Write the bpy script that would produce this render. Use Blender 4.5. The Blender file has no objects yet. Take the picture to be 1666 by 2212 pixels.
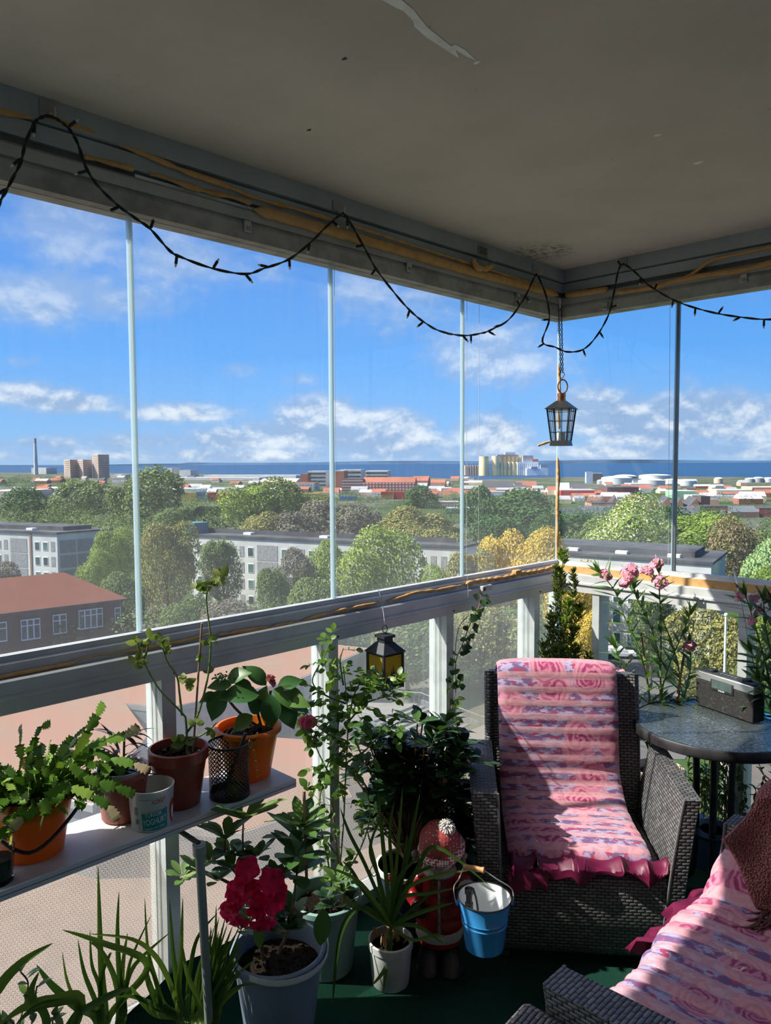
import bpy, bmesh, math, random
from mathutils import Vector, Matrix, noise
R = math.radians
sc = bpy.context.scene
col = sc.collection

# ------------------------------------------------------------------ camera
F_PX = 1632.82
CAM = Vector((1.91824, -3.08263, 1.58766))
YAW, PITCH, ROLL = 0.78106, -0.06475, -0.0047
_f = Vector((-math.sin(YAW)*math.cos(PITCH), math.cos(YAW)*math.cos(PITCH), math.sin(PITCH)))
_r0 = Vector((math.cos(YAW), math.sin(YAW), 0)); _u0 = _r0.cross(_f)
CR = math.cos(ROLL)*_r0 + math.sin(ROLL)*_u0
CU = -math.sin(ROLL)*_r0 + math.cos(ROLL)*_u0
CF = _f
cam_d = bpy.data.cameras.new('camera'); cam = bpy.data.objects.new('camera', cam_d); col.objects.link(cam)
cam.matrix_world = Matrix.Translation(CAM) @ Matrix((CR, CU, -CF)).transposed().to_4x4()
cam_d.sensor_fit = 'HORIZONTAL'; cam_d.sensor_width = 36.0; cam_d.lens = 36.0*F_PX/1666
cam_d.clip_start = 0.05; cam_d.clip_end = 60000
sc.camera = cam

# ------------------------------------------------------------------ exposure
sc.view_settings.view_transform = 'Standard'; sc.view_settings.look = 'None'
sc.view_settings.gamma = 1; sc.view_settings.use_curve_mapping = False
sc.view_settings.exposure = 0.2
sc.cycles.transparent_max_bounces = 24
sc.cycles.max_bounces = 8
sc.cycles.use_denoising = True
sc.cycles.caustics_refractive = False; sc.cycles.caustics_reflective = False
sc.cycles.sample_clamp_indirect = 6.0

# ------------------------------------------------------------------ sun
SUN_ELEV, SUN_PHI, SUN_E = R(46), R(47), 9.0
sun_d = bpy.data.lights.new('sun', 'SUN'); sun_o = bpy.data.objects.new('sun', sun_d); col.objects.link(sun_o)
sun_d.energy = SUN_E; sun_d.color = (1.0, 0.93, 0.82); sun_d.angle = R(0.55)
_travel = Vector((math.cos(SUN_ELEV)*math.cos(SUN_PHI), math.cos(SUN_ELEV)*math.sin(SUN_PHI), -math.sin(SUN_ELEV)))
sun_o.rotation_euler = _travel.to_track_quat('-Z', 'Y').to_euler(); sun_o.location = (-6, -6, 9)

# ------------------------------------------------------------------ pixel -> place helpers
def ray(u, v): return (u-833)/F_PX*CR - (v-1106)/F_PX*CU + CF
def D(u, v, d): return CAM + d*ray(u, v)                       # at a depth
def Z(u, v, z): r = ray(u, v); return CAM + (z-CAM.z)/r.z*r    # on a height
def X(u, v, x=0): r = ray(u, v); return CAM + (x-CAM.x)/r.x*r  # on the long wall
def Y(u, v, y=0): r = ray(u, v); return CAM + (y-CAM.y)/r.y*r  # on the short wall
GROUND = -23.4
def depth_of(p): return (Vector(p)-CAM).dot(CF)

# ------------------------------------------------------------------ node helpers
class NT:
    def __init__(s, tree): s.t = tree; s.n = tree.nodes; s.l = tree.links
    def node(s, typ, **kw):
        nd = s.n.new(typ)
        for k, v in kw.items(): setattr(nd, k, v)
        return nd
    def put(s, sock, val):
        if val is None: return
        if isinstance(val, bpy.types.NodeSocket): s.l.new(val, sock)
        elif isinstance(val, (tuple, list)) and len(val) == 3 and sock.type == 'RGBA': sock.default_value = (*val, 1)
        else: sock.default_value = val
    def m(s, op, a, b=None, c=None, clamp=False):
        nd = s.node('ShaderNodeMath', operation=op); nd.use_clamp = clamp
        s.put(nd.inputs[0], a); s.put(nd.inputs[1], b); s.put(nd.inputs[2], c)
        return nd.outputs[0]
    def vm(s, op, a, b=None):
        nd = s.node('ShaderNodeVectorMath', operation=op); s.put(nd.inputs[0], a); s.put(nd.inputs[1], b)
        return nd.outputs[0]
    def mix(s, f, a, b, blend='MIX'):
        nd = s.node('ShaderNodeMix', data_type='RGBA', blend_type=blend)
        s.put(nd.inputs[0], f); s.put(nd.inputs[6], a); s.put(nd.inputs[7], b); return nd.outputs[2]
    def ramp(s, f, stops, interp='LINEAR'):
        nd = s.node('ShaderNodeValToRGB'); cr = nd.color_ramp; cr.interpolation = interp
        while len(cr.elements) < len(stops): cr.elements.new(0.5)
        for e, (p, c) in zip(cr.elements, stops): e.position = p; e.color = (*c, 1) if len(c) == 3 else c
        s.put(nd.inputs[0], f); return nd.outputs[0]
    def step(s, f, lo, hi):
        nd = s.node('ShaderNodeMapRange', interpolation_type='SMOOTHSTEP')
        s.put(nd.inputs[0], f); s.put(nd.inputs[1], lo); s.put(nd.inputs[2], hi); return nd.outputs[0]
    def coord(s, kind='Object', scale=None, loc=None, rot=None):
        o = s.node('ShaderNodeTexCoord').outputs[kind]
        if scale is not None or loc is not None or rot is not None:
            mp = s.node('ShaderNodeMapping'); s.l.new(o, mp.inputs[0])
            if scale is not None: mp.inputs['Scale'].default_value = scale if hasattr(scale, '__len__') else (scale,)*3
            if loc is not None: mp.inputs['Location'].default_value = loc
            if rot is not None: mp.inputs['Rotation'].default_value = rot
            o = mp.outputs[0]
        return o
    def noise(s, vec, scale, detail=3, rough=0.55, dist=0, out=0):
        nd = s.node('ShaderNodeTexNoise'); s.put(nd.inputs['Vector'], vec)
        s.put(nd.inputs['Scale'], scale); s.put(nd.inputs['Detail'], detail); s.put(nd.inputs['Roughness'], rough); s.put(nd.inputs['Distortion'], dist)
        return nd.outputs[out]
    def vor(s, vec, scale, feature='F1', out='Distance', rand=1.0):
        nd = s.node('ShaderNodeTexVoronoi', feature=feature); s.put(nd.inputs['Vector'], vec); s.put(nd.inputs['Scale'], scale)
        s.put(nd.inputs['Randomness'], rand); return nd.outputs[out]
    def sep(s, v):
        nd = s.node('ShaderNodeSeparateXYZ'); s.put(nd.inputs[0], v); return nd.outputs
    def comb(s, x, y, z):
        nd = s.node('ShaderNodeCombineXYZ'); s.put(nd.inputs[0], x); s.put(nd.inputs[1], y); s.put(nd.inputs[2], z); return nd.outputs[0]
    def bump(s, h, strength=0.3, dist=0.01):
        nd = s.node('ShaderNodeBump'); s.put(nd.inputs['Height'], h); nd.inputs['Strength'].default_value = strength; nd.inputs['Distance'].default_value = dist
        return nd.outputs[0]

MATS = {}
def new_mat(name):
    m = bpy.data.materials.new(name); m.use_nodes = True; nt = NT(m.node_tree); nt.n.clear()
    nt.out = nt.node('ShaderNodeOutputMaterial'); MATS[name] = m; return m, nt
def principled(nt, color, rough=0.6, metal=0.0, normal=None, spec=0.5, **kw):
    b = nt.node('ShaderNodeBsdfPrincipled')
    nt.put(b.inputs['Base Color'], color); nt.put(b.inputs['Roughness'], rough); nt.put(b.inputs['Metallic'], metal)
    nt.put(b.inputs['Specular IOR Level'], spec)
    if normal is not None: nt.put(b.inputs['Normal'], normal)
    for k, v in kw.items(): nt.put(b.inputs[k], v)
    return b.outputs[0]
def solid(name, c, rough=0.6, metal=0.0, var=0.12, scale=8.0, bump=0.0, bscale=60.0, spec=0.5, c2=None, **kw):
    """plain material with a little procedural wear"""
    if name in MATS: return MATS[name]
    m, nt = new_mat(name)
    co = nt.coord('Object')
    f = nt.noise(co, scale, 4)
    c2 = c2 or tuple(max(0, x*(1-2.2*var)) for x in c)
    cc = nt.mix(nt.step(f, 0.35, 0.7), tuple(min(1, x*(1+var*0.5)) for x in c), c2)
    nrm = nt.bump(nt.noise(co, bscale, 3), bump, 0.004) if bump else None
    nt.l.new(principled(nt, cc, rough, metal, nrm, spec, **kw), nt.out.inputs[0])
    return m
def leaf_mat(name, c1, c2, c3=None, rough=0.45, trans=0.35, scale=12.0, spec=0.4):
    """two greens chosen per leaf, light shining through"""
    if name in MATS: return MATS[name]
    m, nt = new_mat(name)
    g = nt.node('ShaderNodeNewGeometry')
    rnd = g.outputs['Random Per Island']
    stops = [(0.0, c1), (0.6, c2), (1.0, c3 or c2)]
    c = nt.ramp(rnd, stops)
    f = nt.noise(nt.coord('Object'), scale, 2)
    c = nt.mix(nt.m('MULTIPLY', f, 0.35), c, tuple(x*0.55 for x in c1))
    p = principled(nt, c, rough, 0, None, spec)
    tr = nt.node('ShaderNodeBsdfTranslucent')
    nt.put(tr.inputs[0], nt.mix(0.5, c, nt.mix(1.0, c, (1.0, 1.0, 0.35), 'MULTIPLY')))
    mx = nt.node('ShaderNodeMixShader'); nt.put(mx.inputs[0], trans); nt.l.new(p, mx.inputs[1]); nt.l.new(tr.outputs[0], mx.inputs[2])
    nt.l.new(mx.outputs[0], nt.out.inputs[0]); return m

# ------------------------------------------------------------------ world: blue sky with clouds, by azimuth and elevation
def az_el(u, v):
    r = ray(u, v).normalized(); return math.atan2(r.y, -r.x), math.asin(r.z)   # azimuth grows to the right in the picture
wd = bpy.data.worlds.new('sky'); sc.world = wd; wd.use_nodes = True
wt = NT(wd.node_tree); wt.n.clear()
wo = wt.node('ShaderNodeOutputWorld'); bg = wt.node('ShaderNodeBackground'); wt.l.new(bg.outputs[0], wo.inputs[0])
dv = wt.coord('Generated'); xs = wt.sep(dv)
el = wt.m('ARCSINE', xs[2]); az = wt.m('ARCTAN2', xs[1], wt.m('MULTIPLY', xs[0], -1.0))
elc = wt.m('MAXIMUM', el, 0.0)
sky = wt.ramp(wt.m('DIVIDE', elc, 0.7), [(0.0, (0.36, 0.56, 0.86)), (0.05, (0.27, 0.53, 0.92)), (0.2, (0.14, 0.42, 0.95)), (0.42, (0.085, 0.29, 0.82)), (1.0, (0.05, 0.19, 0.60))])
# cloud field: masks in the sky plus broken noise
CLOUDS = [  # u, v, half-width px, half-height px, weight
 (170, 490, 170, 90, 1.05), (90, 640, 160, 60, 1.1), (230, 650, 130, 60, .95), (400, 560, 240, 70, .9), (540, 540, 150, 50, .62), (330, 480, 160, 60, .6),
 (800, 600, 110, 90, .80), (950, 640, 130, 90, .80), (1060, 760, 180, 80, .85), (660, 820, 60, 26, .55), (520, 800, 50, 18, .5), (1150, 720, 80, 60, .6),
 (40, 850, 90, 32, 1.0), (140, 868, 130, 28, 1.0), (235, 880, 60, 16, .62), (380, 890, 130, 28, .95), (40, 780, 60, 22, .5),
 (690, 910, 90, 52, 1.45), (770, 935, 120, 48, 1.4), (850, 935, 100, 50, 1.4), (620, 940, 120, 40, 1.1), (930, 955, 80, 24, .9), (500, 950, 140, 30, .9), (300, 955, 180, 28, .8), (100, 960, 180, 24, .7),
 (1060, 940, 100, 44, 1.1), (1290, 895, 90, 55, 1.35), (1400, 920, 160, 60, 1.35), (1560, 905, 170, 60, 1.3), (1700, 900, 150, 60, 1.1), (1330, 850, 70, 40, .45), (1640, 640, 80, 40, .45),
 (600, 982, 900, 20, .85), (1400, 975, 500, 26, .9)]
tot = None
for (u, v, hw, hh, w) in CLOUDS:
    a0, e0 = az_el(u, v); a1, _ = az_el(u+hw, v); _, e1 = az_el(u, v-hh)
    dx = wt.m('DIVIDE', wt.m('SUBTRACT', az, a0), abs(a1-a0)*1.0)
    dy = wt.m('DIVIDE', wt.m('SUBTRACT', el, e0), abs(e1-e0)*1.0)
    r2 = wt.m('MULTIPLY_ADD', dx, dx, wt.m('MULTIPLY', dy, dy))
    g = wt.m('MULTIPLY', wt.m('EXPONENT', wt.m('MULTIPLY', r2, -0.8)), w)
    tot = g if tot is None else wt.m('MAXIMUM', tot, g)
# elsewhere in the sky, scattered broad cloud so that reflections and light are right all round
cv = wt.comb(az, wt.m('MULTIPLY', el, 1.5), 0.0)
back = wt.m('MULTIPLY', wt.step(wt.noise(cv, 2.2, 3), 0.45, 0.7), wt.m('MULTIPLY', wt.step(wt.m('ABSOLUTE', wt.m('SUBTRACT', az, az_el(833, 900)[0])), 0.62, 0.95), 0.8))
tot = wt.m('MAXIMUM', tot, back)
n1 = wt.noise(cv, 9.0, 8, 0.58, 0.15); n2 = wt.noise(cv, 55.0, 5, 0.6)
dens = wt.m('ADD', tot, wt.m('MULTIPLY', wt.m('SUBTRACT', wt.m('MULTIPLY_ADD', n2, 0.25, wt.m('MULTIPLY', n1, 0.75)), 0.5), 1.9))
d1 = wt.step(dens, 0.18, 0.95)
lowf = wt.step(el, 0.30, 0.02)
shade = wt.noise(wt.comb(az, wt.m('MULTIPLY_ADD', el, 1.5, 0.016), 0.0), 9.0, 8, 0.58, 0.15)
lit = wt.step(wt.m('SUBTRACT', n1, shade), -0.06, 0.10)
cc = wt.mix(wt.m('MULTIPLY', lit, wt.step(dens, 0.3, 1.0)), (0.34, 0.46, 0.70), (0.92, 0.93, 0.97))
cc = wt.mix(wt.m('MULTIPLY', wt.m('SUBTRACT', 1.0, lowf), 0.6), cc, (0.42, 0.54, 0.76))
opac = wt.m('MULTIPLY', d1, wt.m('MULTIPLY_ADD', lowf, 0.30, 0.58))
skyc = wt.mix(opac, sky, cc)
# broad sky glow around the sun, added out of view to brighten the balcony
sdot = wt.node('ShaderNodeVectorMath', operation='DOT_PRODUCT'); wt.l.new(dv, sdot.inputs[0]); sdot.inputs[1].default_value = tuple(-_travel)
glow = wt.m('POWER', wt.m('MAXIMUM', sdot.outputs['Value'], 0.0), 10.0)
skyc = wt.mix(1.0, skyc, wt.mix(glow, (0, 0, 0), (4.5, 4.2, 3.8)), 'ADD')
ground_c = wt.mix(wt.step(el, -0.01, -0.05), skyc, (0.12, 0.13, 0.09))
wt.put(bg.inputs[0], ground_c); bg.inputs[1].default_value = 1.0
try: wd.cycles.sampling_method = 'AUTOMATIC'
except Exception: pass

# ------------------------------------------------------------------ object helpers
def tag(o, label=None, cat=None, group=None, kind=None):
    if label: o['label'] = label
    if cat: o['category'] = cat
    if group: o['group'] = group
    if kind: o['kind'] = kind
    return o
def empty(name, loc=(0, 0, 0), label=None, cat=None, group=None):
    o = bpy.data.objects.new(name, None); col.objects.link(o); o.location = loc; o.empty_display_size = 0.05
    return tag(o, label, cat, group)
class MB:
    """collects shapes, links them as one mesh object"""
    def __init__(s): s.v = []; s.f = []; s.mi = []; s.uv = {}; s.cur = 0
    def add(s, vs, fs, uvs=None):
        b = len(s.v); s.v += [tuple(x) for x in vs]
        for k, f in enumerate(fs):
            if uvs is not None: s.uv[len(s.f)] = [uvs[i] for i in f]
            s.f.append(tuple(b+i for i in f)); s.mi.append(s.cur)
        return s
    def box(s, lo, hi, M=None):
        x0, y0, z0 = lo; x1, y1, z1 = hi
        vs = [(x0,y0,z0),(x1,y0,z0),(x1,y1,z0),(x0,y1,z0),(x0,y0,z1),(x1,y0,z1),(x1,y1,z1),(x0,y1,z1)]
        if M is not None: vs = [M @ Vector(p) for p in vs]
        return s.add(vs, [(0,3,2,1),(4,5,6,7),(0,1,5,4),(1,2,6,5),(2,3,7,6),(3,0,4,7)])
    def hexa(s, b, t):  # bottom quad, top quad
        return s.add(list(b)+list(t), [(0,3,2,1),(4,5,6,7),(0,1,5,4),(1,2,6,5),(2,3,7,6),(3,0,4,7)])
    def prism(s, poly, z0, z1):
        n = len(poly); vs = [(p[0], p[1], z0) for p in poly]+[(p[0], p[1], z1) for p in poly]
        return s.add(vs, [tuple(range(n-1, -1, -1)), tuple(range(n, 2*n))]+[(i, (i+1) % n, n+(i+1) % n, n+i) for i in range(n)])
    def tube(s, pts, r, seg=8, cap=True, uvs=False):
        pts = [Vector(p) for p in pts]; n = len(pts)
        if n < 2: return s
        rr = r if hasattr(r, '__len__') else [r]*n
        b = []; nrm = None
        for i in range(n):
            t = (pts[min(i+1, n-1)]-pts[max(i-1, 0)])
            t = t.normalized() if t.length > 1e-9 else Vector((0, 0, 1))
            if nrm is None:
                nrm = t.cross(Vector((0, 0, 1)))
                if nrm.length < 0.05: nrm = t.cross(Vector((0, 1, 0)))
            nrm = (nrm - nrm.dot(t)*t).normalized(); bi = t.cross(nrm)
            for k in range(seg):
                a = 2*math.pi*k/seg; b.append(pts[i]+rr[i]*(math.cos(a)*nrm+math.sin(a)*bi))
        fs = [(i*seg+k, i*seg+(k+1) % seg, (i+1)*seg+(k+1) % seg, (i+1)*seg+k) for i in range(n-1) for k in range(seg)]
        if cap: fs += [tuple(range(seg-1, -1, -1)), tuple((n-1)*seg+k for k in range(seg))]
        return s.add(b, fs)
    def lathe(s, prof, seg=32, c=(0, 0, 0), M=None, sx=1.0, sy=1.0, cap=True):
        """prof: (radius, z) list"""
        vs = []; c = Vector(c)
        for (r, z) in prof:
            for k in range(seg):
                a = 2*math.pi*k/seg; p = Vector((r*sx*math.cos(a), r*sy*math.sin(a), z))
                vs.append((M @ p if M is not None else p)+c)
        n = len(prof); fs = [(i*seg+k, i*seg+(k+1) % seg, (i+1)*seg+(k+1) % seg, (i+1)*seg+k) for i in range(n-1) for k in range(seg)]
        if cap and prof[0][0] > 1e-4: fs.append(tuple(range(seg-1, -1, -1)))
        if cap and prof[-1][0] > 1e-4: fs.append(tuple((n-1)*seg+k for k in range(seg)))
        return s.add(vs, fs)
    def ball(s, c, r, seg=12, rings=8, sz=1.0):
        c = Vector(c); prof = [(max(1e-5, r*math.sin(math.pi*i/rings)), -r*sz*math.cos(math.pi*i/rings)) for i in range(rings+1)]
        return s.lathe(prof, seg, c)
    def leaf(s, base, d, up, L, W, bend=0.4, seg=5, shape='oval', fold=0.15):
        """a curved leaf blade with a midrib fold"""
        base = Vector(base); d = Vector(d).normalized(); side = d.cross(Vector(up))
        if side.length < 1e-3: side = d.cross(Vector((1, 0.3, 0)))
        side.normalize(); n = side.cross(d).normalized()
        vs = []; p = base.copy(); ang = 0
        for i in range(seg+1):
            t = i/seg
            if shape == 'oval': w = math.sin(math.pi*min(1, (t*0.96+0.02))**0.85)**0.8
            elif shape == 'obov': w = (math.sin(math.pi*(t*0.97+0.015)**1.45))**0.8
            elif shape == 'lance': w = math.sin(math.pi*(t*0.98+0.01)**0.8)
            elif shape == 'strap': w = min(1, t*6+0.35)*(1 if t < 0.55 else max(0.03, math.cos((t-0.55)/0.45*math.pi/2)))
            elif shape == 'ovate': w = math.sin(math.pi*(t*0.985+0.01)**0.78)**1.1
            elif shape == 'heart': w = max(0.04, math.sin(math.pi*(t*0.97+0.02)**0.62))
            else: w = 1
            w = max(w, 0.02)*W/2
            dd = (math.cos(ang)*d - math.sin(ang)*n)
            nn = (math.cos(ang)*n + math.sin(ang)*d)
            vs += [p - side*w + nn*fold*w, p, p + side*w + nn*fold*w]
            p = p + dd*(L/seg); ang += bend/seg
        fs = []
        for i in range(seg):
            a = i*3; fs += [(a, a+1, a+4, a+3), (a+1, a+2, a+5, a+4)]
        return s.add(vs, fs)
    def build(s, name, mats, parent=None, smooth=True, kind=None, loc=None, bevel=0, angle=40):
        me = bpy.data.meshes.new(name); me.from_pydata(s.v, [], s.f)
        mats = mats if isinstance(mats, (list, tuple)) else [mats]
        for m in mats: me.materials.append(m)
        if len(mats) > 1: me.polygons.foreach_set('material_index', s.mi)
        if s.uv:
            ul = me.uv_layers.new(name='UVMap')
            for pi, uvs in s.uv.items():
                po = me.polygons[pi]
                for li, q in zip(po.loop_indices, uvs): ul.data[li].uv = q
        me.update()
        o = bpy.data.objects.new(name, me); col.objects.link(o)
        if parent is not None:
            o.parent = parent
            if parent.type == 'EMPTY' and parent.location.length > 0: o.matrix_parent_inverse = Matrix.Translation(-parent.location)
        if smooth:
            me.shade_smooth()
            try: me.set_sharp_from_angle(angle=R(angle))
            except Exception: pass
        if bevel:
            b = o.modifiers.new('bevel', 'BEVEL'); b.width = bevel; b.segments = 2; b.limit_method = 'ANGLE'
        if kind: o['kind'] = kind
        return o
def mesh_thing(mb, name, m, label, cat, group=None, **kw):
    return tag(mb.build(name, m, **kw), label, cat, group)
def copy_tree(o, parent=None):
    c = o.copy(); col.objects.link(c); c.parent = parent
    if parent is not None: c.matrix_parent_inverse = o.matrix_parent_inverse.copy()
    for ch in o.children: copy_tree(ch, c)
    return c
def arc(n, f): return [f(i/(n-1)) for i in range(n)]
def spline(pts, n=8):
    """Catmull-Rom through points"""
    P = [Vector(p) for p in pts]; out = []
    for i in range(len(P)-1):
        p0 = P[max(i-1, 0)]; p1 = P[i]; p2 = P[i+1]; p3 = P[min(i+2, len(P)-1)]
        for k in range(n):
            t = k/n
            out.append(0.5*((2*p1)+(-p0+p2)*t+(2*p0-5*p1+4*p2-p3)*t*t+(-p0+3*p1-3*p2+p3)*t*t*t))
    out.append(P[-1]); return out
# ================================================================== SETTING: the glazed balcony
alu = solid('painted_aluminium', (0.64, 0.635, 0.64), 0.42, 0.15, var=0.10, scale=5, c2=(0.52, 0.51, 0.515))
alu_top = solid('grey_fascia', (0.38, 0.41, 0.43), 0.5, 0.1, var=0.08, scale=4)
alu_dark = solid('matte_dark', (0.05, 0.05, 0.05), 0.8)  # plain near-black for feet, wheels, screws and slots
foam_m = None
def foam_material():
    m, nt = new_mat('orange_foam')
    co = nt.coord('Object'); f = nt.noise(co, 30, 5); g = nt.noise(co, 5, 3)
    c = nt.mix(nt.step(f, 0.4, 0.75), (0.62, 0.36, 0.15), (0.50, 0.27, 0.10)); c = nt.mix(nt.m('MULTIPLY', nt.step(g, 0.5, 0.8), 0.4), c, (0.66, 0.44, 0.23))
    nt.l.new(principled(nt, c, 0.85, 0, nt.bump(f, 0.25, 0.003), 0.2), nt.out.inputs[0]); return m
foam_m = foam_material()

# floor
m, nt = new_mat('green_carpet'); co = nt.coord('Object')
f = nt.noise(co, 260, 3, 0.7); g = nt.noise(co, 7, 4)
c = nt.mix(f, (0.004, 0.024, 0.017), (0.012, 0.062, 0.042)); c = nt.mix(nt.m('MULTIPLY', nt.step(g, 0.45, 0.8), 0.5), c, (0.018, 0.065, 0.048))
nt.l.new(principled(nt, c, 0.95, 0, nt.bump(f, 0.8, 0.006), 0.1), nt.out.inputs[0]); carpet = m
MB().box((-0.12, -6.0, -0.20), (3.3, 0.12, 0.0)).build('floor', carpet, kind='structure')

# ceiling with its patina
m, nt = new_mat('painted_concrete'); co = nt.coord('Object')
g = nt.noise(co, 2.2, 5); f = nt.noise(nt.coord('Object', scale=(1.5, 5, 1), rot=(0, 0, 0.6)), 14, 5, 0.6); h = nt.vor(co, 9.0)
c = nt.mix(nt.step(g, 0.3, 0.75), (0.70, 0.615, 0.55), (0.58, 0.515, 0.46))
c = nt.mix(nt.m('MULTIPLY', nt.step(f, 0.6, 0.75), 0.25), c, (0.50, 0.45, 0.40))
c = nt.mix(nt.step(h, 0.028, 0.012), c, (0.3, 0.27, 0.24))
st = Z(1170, 545, 2.45)
sx = nt.sep(co); dx = nt.m('SUBTRACT', sx[0], st.x); dy = nt.m('SUBTRACT', sx[1], st.y)
rr = nt.m('SQRT', nt.m('MULTIPLY_ADD', dx, dx, nt.m('MULTIPLY', dy, dy)))
sn = nt.noise(co, 45, 5, 0.7)
mask = nt.m('MULTIPLY', nt.step(rr, 0.19, 0.05), nt.step(sn, 0.44, 0.60))
c = nt.mix(nt.m('MULTIPLY', mask, 0.75), c, (0.10, 0.095, 0.07))
nt.l.new(principled(nt, c, 0.9, 0, nt.bump(nt.noise(co, 70, 5), 0.35, 0.004), 0.15), nt.out.inputs[0]); ceil_m = m
ceiling = MB().box((-0.16, -6.0, 2.45), (3.3, 0.16, 2.62)).build('ceiling', ceil_m, kind='structure')
# bare strip where the paint has come off
pp = [(826,0),(850,14),(872,24),(893,46),(896,58),(920,80),(945,96),(992,126),(985,108),(1008,122),(1029,130),(1006,108),(984,96),(975,100),(948,78),(925,60),(908,40),(893,20),(868,0),(858,-12),(820,-12)]
bare = solid('bare_plaster', (0.95, 0.95, 0.93), 0.9, var=0.06, scale=20)
pv = [Z(u, v, 2.4492) for u, v in pp]
q = MB(); n_ = len(pv); q.add([tuple(p) for p in pv]+[(p.x, p.y, 2.4502) for p in pv], [tuple(range(n_)), tuple(range(2*n_-1, n_-1, -1))])
q.build('bare_patch', bare, ceiling, smooth=False)
for k, (u, v, s_) in enumerate([(1030,135,7), (1420,292,9), (1508,352,12), (668,281,6), (745,127,6)]):
    p = Z(u, v, 2.4495); w = s_*0.0012
    MB().add([(p.x+w*math.cos(a)*(1+.4*math.sin(3*a+k)), p.y+w*.6*math.sin(a), 2.4494) for a in [i*math.pi/5 for i in range(10)]], [tuple(range(9, -1, -1))]).build('bare_patch', bare if k < 3 else alu_dark, ceiling, smooth=False)

# house walls behind the camera
plaster = solid('house_render', (0.82, 0.79, 0.74), 0.9, var=0.03, bump=0.2)
MB().box((3.3, -6.0, -0.2), (3.5, 0.16, 2.62)).build('wall_right', plaster, smooth=False, kind='structure')
MB().box((-0.16, -6.2, -0.2), (3.5, -6.0, 2.62)).build('wall_back', plaster, smooth=False, kind='structure')

def extrude_profile(mb, prof, along, a, b, mitre=True):
    """prof (inward offset, z); along 'y' runs the long wall, 'x' the short wall"""
    n = len(prof)
    if along == 'y': vs = [(o, a, z) for o, z in prof]+[(o, (-o if mitre else b), z) for o, z in prof]
    else: vs = [((o if mitre else a), -o, z) for o, z in prof]+[(b, -o, z) for o, z in prof]
    mb.add(vs, [(i, (i+1) % n, n+(i+1) % n, n+i) for i in range(n)]+[tuple(range(n)), tuple(range(2*n-1, n-1, -1))])
k_ = 0
def trim(prof, m):
    global k_
    for along, a, b in (('y', -6.0, 0), ('x', 0, 3.3)):
        k_ += 1; mb = MB(); extrude_profile(mb, prof, along, a, b)
        mb.build('trim_%d' % k_, m, smooth=False, kind='structure')
# lower rail with its grooves, glass bead
trim([(-.035,.998),(.05,.998),(.05,1.030),(.058,1.034),(.058,1.041),(.05,1.046),(.05,1.076),(.046,1.080),(.024,1.080),(.024,1.112),(.012,1.116),(.012,1.130),(-.012,1.130),(-.012,1.116),(-.035,1.10)], alu)
# top: fascia, second step, track, glass bead
trim([(-.06,2.396),(.056,2.396),(.056,2.4498),(-.06,2.4498)], alu_top)
trim([(-.05,2.352),(.036,2.352),(.042,2.390),(.034,2.396),(-.05,2.396)], alu_top)
trim([(-.045,2.334),(.020,2.334),(.020,2.352),(-.045,2.352)], solid('groove_grey', (0.16, 0.16, 0.16), .6))
trim([(-.045,2.300),(.040,2.300),(.042,2.326),(.034,2.334),(-.045,2.334)], solid('grey_track', (0.45, 0.45, 0.45), 0.5, 0.2, var=0.1))
trim([(-.045,2.243),(.034,2.243),(.036,2.286),(.030,2.300),(-.045,2.300)], solid('dusty_track', (0.42, 0.41, 0.40), 0.6, 0.1, var=0.15, scale=12))
# bottom rail at the floor
trim([(-.035,.02),(.035,.02),(.035,.06),(-.035,.06)], alu)

# posts of the balustrade
post_m = solid('white_post', (0.62, 0.63, 0.64), 0.4, 0.2, var=0.07, scale=14)
POST_Y = [-2.069-.605*3, -2.069-.605*2, -2.069-.605, -2.069, -1.464, -.859, -.254]
for y in POST_Y:
    k_ += 1; mb = MB().box((-.045, y, .0), (.045, y+.042, .998))
    for gx in (-.012, .008, .014): mb.box((gx, y-.0012, .0), (gx+.002, y, .998))
    mb.build('trim_%d' % k_, post_m, smooth=False, kind='structure')
for x in (.211, .843, 1.475, 2.107, 2.739):
    k_ += 1; MB().box((x, -.045, 0), (x+.034, .045, .998)).build('trim_%d' % k_, post_m, smooth=False, kind='structure')
k_ += 1; MB().box((-.045, .0, 0), (.0, .045, 1.0)).build('trim_%d' % k_, post_m, smooth=False, kind='structure')

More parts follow.
